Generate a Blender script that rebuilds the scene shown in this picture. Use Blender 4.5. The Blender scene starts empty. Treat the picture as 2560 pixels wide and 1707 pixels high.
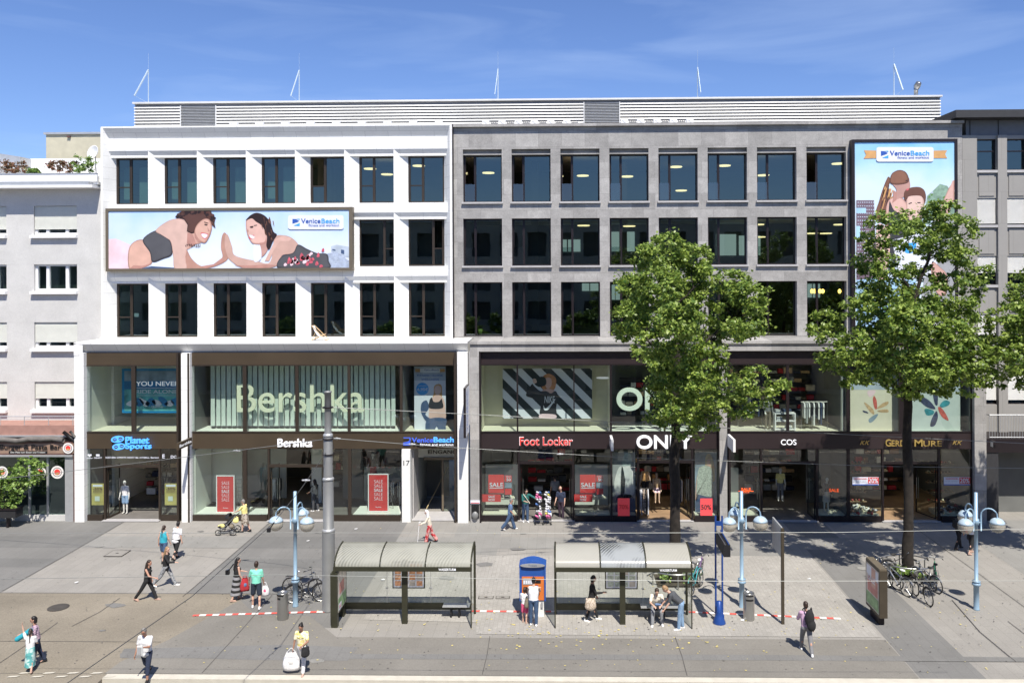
import bpy, bmesh, math, random
import numpy as np
from mathutils import Vector, Matrix
random.seed(7)
S = bpy.context.scene
C = bpy.context.collection
# ------------------------------------------------------------------ camera, sky, sun, exposure
F = 2100.; PX, PY, HC = 1360., 681., 12.8
th, ro = math.radians(1.24), math.radians(0.25)
fw = Vector((-math.sin(th), math.cos(th), 0)); r0 = Vector((math.cos(th), math.sin(th), 0)); u0 = Vector((0, 0, 1))
rt = r0*math.cos(ro) - u0*math.sin(ro); up = r0*math.sin(ro) + u0*math.cos(ro)
cd = bpy.data.cameras.new('camera'); cam = bpy.data.objects.new('camera', cd); C.objects.link(cam)
m3 = Matrix((rt, up, -fw)).transposed(); cam.matrix_world = Matrix.Translation((0, 0, HC)) @ m3.to_4x4()
cd.sensor_width = 36; cd.lens = F/2560*36; cd.shift_x = -(PX-1280)/2560; cd.shift_y = -(853.5-PY)/2560
cd.clip_start = .1; cd.clip_end = 3000
S.camera = cam
SUN = Vector((.28, -1, 1.62)).normalized()          # towards the sun
elev = math.asin(SUN.z)
w = bpy.data.worlds.new('World'); S.world = w; w.use_nodes = True
nt = w.node_tree; bg = nt.nodes['Background']
sk = nt.nodes.new('ShaderNodeTexSky'); sk.sky_type = 'NISHITA'; sk.sun_disc = False
sk.sun_elevation = elev; sk.sun_rotation = math.atan2(SUN.x, SUN.y)
sk.altitude = 600; sk.air_density = 1.0; sk.dust_density = .1; sk.ozone_density = 5.0
# thin cirrus streaks in the sky
tc = nt.nodes.new('ShaderNodeTexCoord'); mp = nt.nodes.new('ShaderNodeMapping'); mp.inputs['Scale'].default_value = (2.0, 2.0, 13); mp.inputs['Rotation'].default_value = (0, -.22, 0)
nz = nt.nodes.new('ShaderNodeTexNoise'); nz.inputs['Scale'].default_value = 1.7; nz.inputs['Detail'].default_value = 6; nz.inputs['Roughness'].default_value = .52; nz.inputs['Distortion'].default_value = .5
rp = nt.nodes.new('ShaderNodeValToRGB'); rp.color_ramp.elements[0].position = .47; rp.color_ramp.elements[1].position = .82
rp.color_ramp.elements[1].color = (.26, .26, .26, 1)
mx = nt.nodes.new('ShaderNodeMixRGB'); mx.inputs['Color2'].default_value = (5.2, 6.6, 9.0, 1)
tint = nt.nodes.new('ShaderNodeMixRGB'); tint.blend_type = 'MULTIPLY'; tint.inputs[0].default_value = 1; tint.inputs['Color2'].default_value = (.84, .88, 1.10, 1)
nt.links.new(tc.outputs['Generated'], mp.inputs[0]); nt.links.new(mp.outputs[0], nz.inputs['Vector']); nt.links.new(nz.outputs[0], rp.inputs[0])
nt.links.new(rp.outputs[0], mx.inputs[0]); nt.links.new(sk.outputs[0], tint.inputs['Color1']); nt.links.new(tint.outputs[0], mx.inputs['Color1'])
nt.links.new(mx.outputs[0], bg.inputs[0]); bg.inputs[1].default_value = .088
sd = bpy.data.lights.new('sun', 'SUN'); sd.energy = 4.5; sd.angle = math.radians(.5); sd.color = (1, .94, .84)
so = bpy.data.objects.new('sun', sd); C.objects.link(so); so.location = (10, -20, 60); so.rotation_euler = SUN.to_track_quat('Z', 'Y').to_euler()
S.view_settings.view_transform = 'Standard'; S.view_settings.look = 'None'; S.view_settings.exposure = .6; S.view_settings.gamma = 1
S.render.engine = 'CYCLES'; S.cycles.max_bounces = 8; S.cycles.transparent_max_bounces = 16

def ray(px, py):
    return fw + rt*((px-PX)/F) + up*(-(py-PY)/F)
def P(px, py, Y):                       # (x, z) on the upright plane y = Y
    d = ray(px, py); t = Y/d.y; return (d.x*t, HC + d.z*t)
def PXx(px, Y, py=900): return P(px, py, Y)[0]
def PZ(py, Y, px=1280): return P(px, py, Y)[1]
def G(px, py, z=0):                     # (x, y) on the ground
    d = ray(px, py); t = (z-HC)/d.z; return (d.x*t, d.y*t)

# ------------------------------------------------------------------ materials
MATS = {}
def M(name, col, rough=.8, metal=0, var=.12, scale=4., bump=0, emit=0, spec=.5, coord='Object'):
    if name in MATS: return MATS[name]
    m = bpy.data.materials.new(name); m.use_nodes = True; t = m.node_tree; b = t.nodes['Principled BSDF']
    b.inputs['Roughness'].default_value = rough; b.inputs['Metallic'].default_value = metal
    b.inputs['Specular IOR Level'].default_value = spec
    if var > 0:
        c = t.nodes.new('ShaderNodeTexCoord'); n = t.nodes.new('ShaderNodeTexNoise'); n.inputs['Scale'].default_value = scale; n.inputs['Detail'].default_value = 6
        r = t.nodes.new('ShaderNodeValToRGB'); r.color_ramp.elements[0].position = .3; r.color_ramp.elements[1].position = .7
        r.color_ramp.elements[0].color = tuple(max(0, v*(1-var)) for v in col) + (1,)
        r.color_ramp.elements[1].color = tuple(min(1, v*(1+var)) for v in col) + (1,)
        t.links.new(c.outputs[coord], n.inputs['Vector']); t.links.new(n.outputs[0], r.inputs[0]); t.links.new(r.outputs[0], b.inputs['Base Color'])
        if bump:
            bp = t.nodes.new('ShaderNodeBump'); bp.inputs['Strength'].default_value = bump; bp.inputs['Distance'].default_value = .02
            n2 = t.nodes.new('ShaderNodeTexNoise'); n2.inputs['Scale'].default_value = scale*6; n2.inputs['Detail'].default_value = 4
            t.links.new(c.outputs[coord], n2.inputs['Vector']); t.links.new(n2.outputs[0], bp.inputs['Height']); t.links.new(bp.outputs[0], b.inputs['Normal'])
    else: b.inputs['Base Color'].default_value = tuple(col) + (1,)
    if emit:
        b.inputs['Emission Color'].default_value = tuple(col) + (1,); b.inputs['Emission Strength'].default_value = emit
    MATS[name] = m; return m
def slab(name, col, bw, bh, joint=.75, var=.08, nsc=.6, rough=.85, horiz=False, msize=.012, off=.5, rot=0, fine=.10):
    """stone or paving: panels with thin joints, patchy panel tones, fine grain"""
    m = bpy.data.materials.new(name); m.use_nodes = True; t = m.node_tree; b = t.nodes['Principled BSDF']; b.inputs['Roughness'].default_value = rough
    b.inputs['Specular IOR Level'].default_value = .3
    N = t.nodes.new; L = t.links.new
    g = N('ShaderNodeNewGeometry'); mp = N('ShaderNodeMapping')
    mp.inputs['Rotation'].default_value = (0, 0, rot) if horiz else (-math.pi/2, 0, 0)
    L(g.outputs['Position'], mp.inputs[0])
    br = N('ShaderNodeTexBrick'); br.inputs['Scale'].default_value = 1; br.inputs['Brick Width'].default_value = bw; br.inputs['Row Height'].default_value = bh
    br.inputs['Mortar Size'].default_value = msize; br.inputs['Mortar Smooth'].default_value = .2; br.offset = off; br.inputs['Bias'].default_value = 0
    br.inputs['Color1'].default_value = tuple(v*(1-var) for v in col) + (1,); br.inputs['Color2'].default_value = tuple(min(1, v*(1+var)) for v in col) + (1,)
    br.inputs['Mortar'].default_value = tuple(v*joint for v in col) + (1,)
    L(mp.outputs[0], br.inputs['Vector'])
    n = N('ShaderNodeTexNoise'); n.inputs['Scale'].default_value = nsc; n.inputs['Detail'].default_value = 8; n.inputs['Roughness'].default_value = .65; L(g.outputs['Position'], n.inputs['Vector'])
    r = N('ShaderNodeMapRange'); r.inputs[1].default_value = .3; r.inputs[2].default_value = .7; r.inputs[3].default_value = 1-fine; r.inputs[4].default_value = 1+fine; L(n.outputs[0], r.inputs[0])
    n3 = N('ShaderNodeTexNoise'); n3.inputs['Scale'].default_value = 22; n3.inputs['Detail'].default_value = 4; L(g.outputs['Position'], n3.inputs['Vector'])
    r3 = N('ShaderNodeMapRange'); r3.inputs[1].default_value = .3; r3.inputs[2].default_value = .7; r3.inputs[3].default_value = 1-fine*.8; r3.inputs[4].default_value = 1+fine*.8; L(n3.outputs[0], r3.inputs[0])
    q = N('ShaderNodeMath'); q.operation = 'MULTIPLY'; L(r.outputs[0], q.inputs[0]); L(r3.outputs[0], q.inputs[1])
    mu = N('ShaderNodeVectorMath'); mu.operation = 'SCALE'; L(br.outputs['Color'], mu.inputs[0]); L(q.outputs[0], mu.inputs['Scale'])
    L(mu.outputs[0], b.inputs['Base Color']); MATS[name] = m; return m
def glass(name, tintc, r0=.04, rough=.0, wav=.03, refl=(1, 1, 1)):
    """thin pane: reflects by Schlick's law (same from both sides), otherwise lets tinted light through"""
    m = bpy.data.materials.new(name); m.use_nodes = True; t = m.node_tree; t.nodes.clear(); N = t.nodes.new; L = t.links.new
    o = N('ShaderNodeOutputMaterial'); tr = N('ShaderNodeBsdfTransparent'); tr.inputs[0].default_value = tuple(tintc) + (1,)
    gl = N('ShaderNodeBsdfGlossy'); gl.inputs['Roughness'].default_value = rough; gl.inputs['Color'].default_value = tuple(refl) + (1,)
    g = N('ShaderNodeNewGeometry'); d = N('ShaderNodeVectorMath'); d.operation = 'DOT_PRODUCT'; L(g.outputs['Normal'], d.inputs[0]); L(g.outputs['Incoming'], d.inputs[1])
    a = N('ShaderNodeMath'); a.operation = 'ABSOLUTE'; L(d.outputs['Value'], a.inputs[0])
    s = N('ShaderNodeMath'); s.operation = 'SUBTRACT'; s.inputs[0].default_value = 1; L(a.outputs[0], s.inputs[1])
    p = N('ShaderNodeMath'); p.operation = 'POWER'; L(s.outputs[0], p.inputs[0]); p.inputs[1].default_value = 5
    q = N('ShaderNodeMath'); q.operation = 'MULTIPLY_ADD'; L(p.outputs[0], q.inputs[0]); q.inputs[1].default_value = 1-r0; q.inputs[2].default_value = r0
    n = N('ShaderNodeTexNoise'); n.inputs['Scale'].default_value = .8; bp = N('ShaderNodeBump'); bp.inputs['Strength'].default_value = wav; bp.inputs['Distance'].default_value = .05
    L(g.outputs['Position'], n.inputs['Vector']); L(n.outputs[0], bp.inputs['Height']); L(bp.outputs[0], gl.inputs['Normal'])
    mx = N('ShaderNodeMixShader'); L(q.outputs[0], mx.inputs[0]); L(tr.outputs[0], mx.inputs[1]); L(gl.outputs[0], mx.inputs[2]); L(mx.outputs[0], o.inputs[0])
    MATS[name] = m; return m
slab('white_stone', (.80, .80, .785), 1.25, .62, joint=.70, var=.03, fine=.05, rough=.7, msize=.009)
slab('grey_stone', (.335, .325, .315), 1.25, .85, joint=.72, var=.16, nsc=2.2, fine=.16, rough=.75, msize=.010)
slab('stucco', (.555, .55, .535), 40, 40, joint=1, var=.02, nsc=.9, fine=.08)
slab('taupe_stone', (.30, .29, .275), 1.3, 1.7, joint=.8, var=.03, fine=.05, msize=.01)
glass('shop_glass', (.78, .85, .82), .085)
glass('window_glass', (.36, .47, .44), .17, refl=(.56, .70, .70))
glass('clear_glass', (.88, .93, .90), .03)
glass('rail_glass', (.6, .68, .68), .12)
M('bronze', (.048, .036, .027), .45, .3, .06); M('dark_frame', (.022, .016, .018), .4, .3, .06); M('bronze_light', (.17, .14, .10), .45, .3, .05)
M('white_plastic', (.80, .80, .80), .4, 0, .03); M('black', (.012, .012, .014), .5, 0, .1); M('steel', (.40, .40, .39), .32, .85, .05)
M('galv', (.25, .255, .255), .55, .4, .08, 2); M('lamp_blue', (.27, .40, .52), .4, .1, .06)

# ------------------------------------------------------------------ mesh builder and scene-tree helpers
class MB:
    def __init__(s): s.v = []; s.f = []; s.m = []; s.mats = []
    def mi(s, mat):
        if mat is None: return 0
        m = MATS[mat] if isinstance(mat, str) else mat
        if m not in s.mats: s.mats.append(m)
        return s.mats.index(m)
    def add(s, vs, fs, mat=None):
        o = len(s.v); k = s.mi(mat); s.v += [tuple(v) for v in vs]; s.f += [tuple(i+o for i in f) for f in fs]; s.m += [k]*len(fs); return s
    def box(s, x0, x1, y0, y1, z0, z1, mat=None):
        return s.add([(x0,y0,z0),(x1,y0,z0),(x1,y1,z0),(x0,y1,z0),(x0,y0,z1),(x1,y0,z1),(x1,y1,z1),(x0,y1,z1)],
              [(0,3,2,1),(4,5,6,7),(0,1,5,4),(1,2,6,5),(2,3,7,6),(3,0,4,7)], mat)
    def prism(s, pts, axis, a, b, mat=None):
        """extrude 2-D outline: axis 'x' pts=(y,z); 'z' pts=(x,y); 'y' pts=(x,z)"""
        n = len(pts); mk = {'x': lambda p, t: (t, p[0], p[1]), 'z': lambda p, t: (p[0], p[1], t), 'y': lambda p, t: (p[0], t, p[1])}[axis]
        vs = [mk(p, a) for p in pts] + [mk(p, b) for p in pts]
        fs = [tuple(range(n))[::-1], tuple(range(n, 2*n))] + [(i, (i+1) % n, n+(i+1) % n, n+i) for i in range(n)]
        return s.add(vs, fs, mat)
    def poly(s, pts3, mat=None): return s.add(pts3, [tuple(range(len(pts3)))], mat)
    def tube(s, pts, r, n=8, mat=None, caps=True):
        pts = [Vector(p) for p in pts]; rs = r if isinstance(r, (list, tuple)) else [r]*len(pts); vs = []; fs = []
        for i, p in enumerate(pts):
            d = (pts[min(i+1, len(pts)-1)] - pts[max(i-1, 0)])
            d = d.normalized() if d.length > 1e-9 else Vector((0, 0, 1))
            a = Vector((0, 0, 1)) if abs(d.z) < .9 else Vector((0, 1, 0)); u = d.cross(a).normalized(); v = d.cross(u)
            for k in range(n):
                t = 2*math.pi*k/n; vs.append(p + (u*math.cos(t) + v*math.sin(t))*rs[i])
        for i in range(len(pts)-1):
            for k in range(n): fs.append((i*n+k, i*n+(k+1) % n, (i+1)*n+(k+1) % n, (i+1)*n+k))
        if caps: fs += [tuple(range(n)), tuple(range((len(pts)-1)*n, len(pts)*n))[::-1]]
        return s.add(vs, fs, mat)
    def lathe(s, prof, cx=0, cy=0, n=20, mat=None, a0=0, a1=2*math.pi):
        vs = []; fs = []; full = abs(a1-a0-2*math.pi) < 1e-6; m = n if full else n+1
        for (r, z) in prof:
            for k in range(m): t = a0+(a1-a0)*k/n; vs.append((cx+r*math.cos(t), cy+r*math.sin(t), z))
        for i in range(len(prof)-1):
            for k in range(n): k2 = (k+1) % m; fs.append((i*m+k, i*m+k2, (i+1)*m+k2, (i+1)*m+k))
        return s.add(vs, fs, mat)
    def ell(s, c, r, mat=None, n=10, m=7, R=None):
        vs = []; fs = []
        for i in range(m+1):
            ph = math.pi*i/m
            for k in range(n):
                t = 2*math.pi*k/n; v = Vector((r[0]*math.sin(ph)*math.cos(t), r[1]*math.sin(ph)*math.sin(t), r[2]*math.cos(ph)))
                if R is not None: v = R @ v
                vs.append(Vector(c)+v)
        for i in range(m):
            for k in range(n): fs.append((i*n+k, (i+1)*n+k, (i+1)*n+(k+1) % n, i*n+(k+1) % n))
        return s.add(vs, fs, mat)
    def cap(s, p0, p1, r0, r1, mat=None, n=10):
        p0 = Vector(p0); p1 = Vector(p1); d = p1-p0; L = d.length; d = d.normalized() if L > 1e-6 else Vector((0, 0, 1))
        pts = []; rs = []
        for i in range(4): a = math.pi/2*(i/4); pts.append(p0 - d*r0*math.cos(a)); rs.append(max(r0*math.sin(a), .0008))
        pts += [p0, p1]; rs += [r0, r1]
        for i in range(1, 5): a = math.pi/2*(i/4); pts.append(p1 + d*r1*math.sin(a)); rs.append(max(r1*math.cos(a), .0008))
        a = Vector((0, 0, 1)) if abs(d.z) < .9 else Vector((0, 1, 0)); u = d.cross(a).normalized(); v = d.cross(u); vs = []; fs = []
        for p, r in zip(pts, rs):
            for k in range(n): t = 2*math.pi*k/n; vs.append(p + (u*math.cos(t)+v*math.sin(t))*r)
        for i in range(len(pts)-1):
            for k in range(n): fs.append((i*n+k, i*n+(k+1) % n, (i+1)*n+(k+1) % n, (i+1)*n+k))
        fs += [tuple(range(n)), tuple(range((len(pts)-1)*n, len(pts)*n))[::-1]]
        return s.add(vs, fs, mat)
    def text(s, txt, o, ux, uz, wd, ht, depth=.02, mat=None, bold=0, shear=0, fit=True):
        """lettering fitted to a width and height on the plane (ux, uz) at o = lower left corner"""
        cu = bpy.data.curves.new('lettering', 'FONT'); cu.body = txt; cu.extrude = .05; cu.offset = bold*.45; cu.shear = shear; cu.align_x = 'CENTER'
        ob = bpy.data.objects.new('lettering_tmp', cu); C.objects.link(ob)
        dg = bpy.context.evaluated_depsgraph_get(); me = bpy.data.meshes.new_from_object(ob.evaluated_get(dg))
        vs = [v.co.copy() for v in me.vertices]; fs = [tuple(p.vertices) for p in me.polygons]
        bpy.data.objects.remove(ob); bpy.data.curves.remove(cu); bpy.data.meshes.remove(me)
        if not vs: return s
        x0 = min(v.x for v in vs); x1 = max(v.x for v in vs); y0 = min(v.y for v in vs); y1 = max(v.y for v in vs)
        o = Vector(o); ux = Vector(ux).normalized(); uz = Vector(uz).normalized(); n = ux.cross(uz)
        sx = wd/(x1-x0); sy = ht/(y1-y0)
        return s.add([o + ux*((v.x-x0)*sx) + uz*((v.y-y0)*sy) + n*((v.z+.05)/.1*depth) for v in vs], fs, mat)
    def ptext(s, txt, x0, y0, x1, y1, Y, mat, depth=.02, bold=0, shear=0):
        """lettering on an upright plane facing the street, from its measured box"""
        a = P(x0, y1, Y); b = P(x1, y0, Y)
        return s.text(txt, (a[0], Y, a[1]), (1, 0, 0), (0, 0, 1), b[0]-a[0], b[1]-a[1], depth, mat, bold, shear)
    def prect(s, x0, y0, x1, y1, Y, th, mat=None):
        a = P(x0, y1, Y); b = P(x1, y0, Y); return s.box(a[0], b[0], Y, Y+th, a[1], b[1], mat)
    def build(s, name, mat=None, parent=None, smooth=False, world=True, loc=None, rot=0):
        me = bpy.data.meshes.new(name); v = s.v
        if parent is not None and world and s.v:
            o = wloc(parent); v = [(a[0]-o.x, a[1]-o.y, a[2]-o.z) for a in s.v]
        me.from_pydata(v, [], s.f)
        if mat is not None:
            me.materials.append(MATS[mat] if isinstance(mat, str) else mat)
        else:
            for m in s.mats: me.materials.append(m)
            me.polygons.foreach_set('material_index', s.m)
        if smooth:
            me.polygons.foreach_set('use_smooth', [True]*len(me.polygons))
        me.update()
        ob = bpy.data.objects.new(name, me); C.objects.link(ob)
        if parent is not None: ob.parent = parent
        if loc is not None: ob.location = loc
        if rot: ob.rotation_euler = (0, 0, rot)
        return ob
def wloc(o):
    v = Vector((0, 0, 0))
    while o is not None: v += o.location; o = o.parent
    return v
def tag(o, label=None, cat=None, group=None, kind=None):
    if label: o['label'] = label
    if cat: o['category'] = cat
    if group: o['group'] = group
    if kind: o['kind'] = kind
    return o
def E(name, loc, label, cat, group=None, rot=0):
    o = bpy.data.objects.new(name, None); C.objects.link(o); o.location = loc; o.rotation_euler = (0, 0, rot); o.empty_display_size = .2
    return tag(o, label, cat, group)
def kids(o): return [c for c in C.objects if c.parent == o]
def copy_tree(o, parent=None):
    c = o.copy(); C.objects.link(c); c.parent = parent
    for ch in kids(o): copy_tree(ch, c)
    return c
def dup(o, loc, rot, label, group=None):
    c = copy_tree(o); c.location = loc; c.rotation_euler = (0, 0, rot); c['label'] = label
    if group: c['group'] = group
    return c
def curve(pts, n=6, closed=True):
    """smooth outline through control points (2-D)"""
    out = []; k = len(pts); rng = range(k) if closed else range(k-1)
    for i in rng:
        p0, p1, p2, p3 = (pts[(i-1) % k], pts[i], pts[(i+1) % k], pts[(i+2) % k]) if closed else (pts[max(i-1, 0)], pts[i], pts[i+1], pts[min(i+2, k-1)])
        for j in range(n):
            t = j/n; out.append(tuple(.5*((2*b)+(-a+c)*t+(2*a-5*b+4*c-d)*t*t+(-a+3*b-3*c+d)*t**3) for a, b, c, d in zip(p0, p1, p2, p3)))
    if not closed: out.append(tuple(pts[-1]))
    return out
def shape(mb, pts, Y, mat, th=.004, smooth=True):
    """flat printed shape on the upright plane Y, outline given in picture measure"""
    q = curve(pts, 5) if smooth else pts
    w_ = [P(a, b, Y) for a, b in q]
    area = sum(w_[i][0]*w_[(i+1) % len(w_)][1]-w_[(i+1) % len(w_)][0]*w_[i][1] for i in range(len(w_)))
    if area < 0: w_ = w_[::-1]
    mb.poly([(a, Y, b) for a, b in w_], mat); return mb
# ================================================================== GROUND
slab('paving_light', (0.269, 0.256, 0.235), 1.2, .42, joint=.86, var=.035, nsc=.35, fine=.11, horiz=True, msize=.012, rot=math.pi/2)
slab('paving_mid', (0.177, 0.174, 0.167), 1.2, .42, joint=.88, var=.03, nsc=.4, fine=.10, horiz=True, msize=.012, rot=math.pi/2)
slab('paving_soft', (0.239, 0.234, 0.220), 1.2, .42, joint=.88, var=.03, nsc=.4, fine=.10, horiz=True, msize=.010, rot=math.pi/2)
slab('paving_dark', (0.155, 0.154, 0.149), 1.2, .42, joint=.9, var=.03, nsc=.4, fine=.10, horiz=True, msize=.010, rot=math.pi/2)
slab('cobble', (.325, .31, .285), .24, .16, joint=.88, var=.06, nsc=.5, fine=.13, horiz=True, msize=.014, rot=math.pi/2)
slab('asphalt_tan', (.222, .196, .155), 6, 3, joint=.9, var=.03, nsc=.25, fine=.2, horiz=True)
slab('asphalt_grey', (0.197, 0.186, 0.166), 5, 2.6, joint=.93, var=.03, nsc=.3, fine=.12, horiz=True)
slab('track_bed', (.22, .21, .19), 2.5, .4, joint=.7, var=.1, nsc=.8, fine=.15, horiz=True)
g = MB(); g.box(-300, 300, 26.62, 600, -.5, 0, 'paving_light'); tag(g.build('plaza_paving'), kind='structure')
g = MB(); g.box(-300, 300, -300, 26.3, -.6, -.24, 'track_bed'); tag(g.build('tram_road'), kind='structure')
kx = G(262, 1690)[0]
g = MB(); g.box(kx, 60, 26.30, 26.617, -.5, .012, MATS['paving_light']); k_ = g.build('kerb'); tag(k_, kind='structure')
M('kerb_stone', (.52, .49, .42), .8, 0, .08, 3, .2); k_.data.materials[0] = MATS['kerb_stone']
g = MB(); g.box(kx, 60, 25.95, 26.297, -.5, -.14, 'paving_mid'); tag(g.build('kerb_step'), kind='structure')
g = MB(); g.box(-60, kx-.003, 26.0, 26.617, -.5, .0, 'asphalt_tan'); tag(g.build('kerb_crossing'), kind='structure')
g = MB()
for y in (19.2, 20.64, 22.9, 24.34): g.box(-80, 80, y-.035, y+.035, -.238, -.20, 'steel')
tag(g.build('tram_rails'), kind='structure')
lv = [0.004]
def sheet(name, pts, mat, z=None, kind='structure'):
    z = z or .004
    q = [(a, b) for a, b in pts]
    ar = sum(q[i][0]*q[(i+1) % len(q)][1]-q[(i+1) % len(q)][0]*q[i][1] for i in range(len(q)))
    if ar < 0: q = q[::-1]
    s_ = MB(); s_.poly([(a, b, z) for a, b in q], mat); return tag(s_.build(name), kind=kind)
Yb, Yt = 31.4, 43.6
def band(xa, xb, mat, y0=Yb, y1=Yt, z=.004): return sheet('paving_band', [(xa, y0), (xb, y0), (xb, y1), (xa, y1)], mat, z)
band(-60, -22.7, 'paving_mid', y0=33.2); band(-15.1, -8.0, 'paving_mid', y0=30.2); band(-5.3, -3.05, 'paving_soft', y0=36.2)
band(4.2, 9.9, 'paving_soft'); band(11.2, 13.25, 'paving_mid', y0=26.62); band(19.4, 24, 'paving_soft', y0=26.62)
# cross bands parallel to the facade
for (y0, y1) in ((38.9, 40.6),):
    sheet('cross_band', [(-22.7, y0), (-15.1, y0), (-15.1, y1), (-22.7, y1)], 'paving_soft', .008); sheet('cross_band', [(-60, y0), (-22.7, y0), (-22.7, y1), (-60, y1)], 'paving_dark', .008)
    sheet('cross_band', [(-15.1, y0), (-8, y0), (-8, y1), (-15.1, y1)], 'paving_dark', .008); sheet('cross_band', [(-8, y0), (16, y0), (16, y1), (-8, y1)], 'paving_soft', .008)
sheet('cross_band', [(-15.1, 36.3), (-8, 36.3), (-8, 37.4), (-15.1, 37.4)], 'paving_dark', .008); sheet('cross_band', [(-60, 36.3), (-22.7, 36.3), (-22.7, 37.4), (-60, 37.4)], 'paving_dark', .008)
sheet('cobble_field', [(-7.4, 30.9), (-3.2, 30.7), (-3.1, 29.7), (11.1, 29.6), (11.1, 38.0), (-7.4, 38.0)], 'cobble', .012)
sheet('asphalt_strip', [(-60, 26.625), (kx-.1, 26.625), G(300, 1655), G(420, 1600), G(600, 1500), (G(620, 1488)[0], 33.3), (-60, 33.35)], 'asphalt_tan', .012)
sheet('asphalt_strip', [(kx-.1, 26.63), (kx+2, 26.631), (11.15, 26.63), (11.15, 29.4), (-8, 29.4), (-9.5, 31.2), (-11.5, 31.2), G(600, 1500), G(420, 1600), G(300, 1655)], 'asphalt_grey', .016)
sheet('asphalt_patch', [G(700, 1612), G(895, 1618), G(870, 1652), G(640, 1650), G(300, 1640), G(310, 1622)], 'paving_mid', .020)
M('stripe_red', (.62, .10, .08), .7, 0, .1); M('stripe_white', (.75, .73, .70), .7, 0, .06)
def stripe(pa, pb, n, first=0):
    a = Vector(G(*pa)); b = Vector(G(*pb)); s_ = MB(); d = (b-a)/n; nn = Vector((-d.y, d.x)).normalized()*.075
    for i in range(n):
        p = a+d*i; q = a+d*(i+1)
        s_.poly([(p.x-nn.x, p.y-nn.y, .024), (q.x-nn.x, q.y-nn.y, .024), (q.x+nn.x, q.y+nn.y, .024), (p.x+nn.x, p.y+nn.y, .024)], 'stripe_red' if (i+first) % 2 == 0 else 'stripe_white')
    return s_
for pa, pb, n in (((482, 1539), (824, 1529), 21), ((1183, 1528), (1300, 1529), 7), ((1364, 1529), (1392, 1529), 2), ((1722, 1530), (2102, 1547), 22)):
    o = stripe(pa, pb, n).build('warning_stripe'); tag(o, kind='structure')
M('iron', (.10, .09, .08), .6, .5, .15)
def cover(px, py, w, d, label, rnd=False):
    x, y = G(px, py); b = MB()
    if rnd: b.lathe([(w, .022), (w, .03), (w*.93, .034), (w*.88, .030), (.001, .030)], x, y, 24, 'iron')
    else:
        b.box(x-w, x+w, y-d, y+d, .021, .028, 'iron'); b.box(x-w*.9, x+w*.9, y-d*.86, y+d*.86, .026, .032, 'paving_light'); b.box(x-.06, x+.06, y-.05, y+.05, .03, .036, 'iron')
    tag(b.build('manhole_cover'), label, 'manhole')
cover(293, 1384, .42, .42, 'square stone filled access cover in the pale paving at the left')
cover(146, 1519, .38, .38, 'round iron manhole cover in the tan asphalt at the left', True)
cover(1215, 1494, .30, .14, 'rectangular brick lidded drain cover beside the first bus shelter'); cover(1257, 1494, .28, .14, 'rectangular drain cover just left of the blue ticket machine')
# fallen leaves, litter and gum specks scattered on the paving
M('dry_leaf', (.62, .52, .18), .8, 0, .2); M('speck', (.10, .095, .09), .9, 0, .1); M('paper', (.8, .8, .8), .8, 0, 0)
rr = random.Random(3); s1 = MB(); s2 = MB()
def lay(mb, x, y, r, mat, z=.028):
    a = rr.random()*6; pts = [(x+r*rr.uniform(.6, 1.2)*math.cos(a+t*1.25), y+r*rr.uniform(.5, 1)*math.sin(a+t*1.25), z+rr.uniform(0, .01)) for t in range(5)]; mb.poly(pts, mat)
for i in range(330):
    x = rr.uniform(-12, 17); y = rr.uniform(27, 34) if rr.random() < .7 else rr.uniform(28, 42); lay(s1, x, y, rr.uniform(.015, .045), 'dry_leaf')
for i in range(60): lay(s1, rr.uniform(-2, 6), rr.uniform(28.5, 30.5), rr.uniform(.03, .06), 'dry_leaf')
for i in range(1500): lay(s2, rr.uniform(-24, 22), rr.uniform(26.8, 42.5), rr.uniform(.012, .035), 'speck')
tag(s1.build('fallen_leaves'), 'yellow fallen leaves scattered over the paving near the shelters', 'leaves', kind='stuff')
tag(s2.build('gum_specks'), 'dark specks of chewing gum trodden into the paving', 'specks', kind='stuff')
for i, (px, py, lb) in enumerate([(890, 1323, 'white scrap of paper lying in front of the clothes shop window'), (770, 1353, 'white scrap of paper on the grey band behind the tall mast'), (957, 1450, 'white scrap of paper behind the glass of the first shelter'), (2023, 1448, 'white scrap of paper at the edge of the tree shade'), (191, 1457, 'small white scrap of paper on the pale slabs at the left'), (1856, 1551, 'white scrap of paper in front of the right litter bin')]):
    b = MB(); x, y = G(px, py); rr.seed(i); lay(b, x, y, .09, 'paper', .03); lay(b, x+.03, y+.02, .06, 'paper', .045); tag(b.build('paper_scrap'), lb, 'paper scrap')

# long expansion joints, a darker strip along the platform and worn marks of the crossing
M('joint', (.085, .08, .075), .95, 0, .2, 2)
def joint(pts, w_=.02, mat='joint', z=.026):
    q = MB()
    for (a, b_) in zip(pts[:-1], pts[1:]):
        a = Vector(a); b_ = Vector(b_); n_ = (b_-a).normalized(); n_ = Vector((-n_.y, n_.x))*w_/2; q.poly([(a.x-n_.x, a.y-n_.y, z), (b_.x-n_.x, b_.y-n_.y, z), (b_.x+n_.x, b_.y+n_.y, z), (a.x+n_.x, a.y+n_.y, z)][::-1], mat)
    tag(q.build('paving_joint'), kind='structure')
for xx, y0, y1 in ((-11.6, 26.7, 33.2), (-18.6, 26.7, 30.5), (-2.6, 26.7, 29.5), (3.9, 26.7, 29.5), (16.2, 26.7, 31), (17.5, 30, 43), (-15.1, 33, 43.5), (-22.7, 33.5, 43.5)): joint([(xx, y0), (xx+.03, (y0+y1)/2), (xx, y1)], .025)
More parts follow.
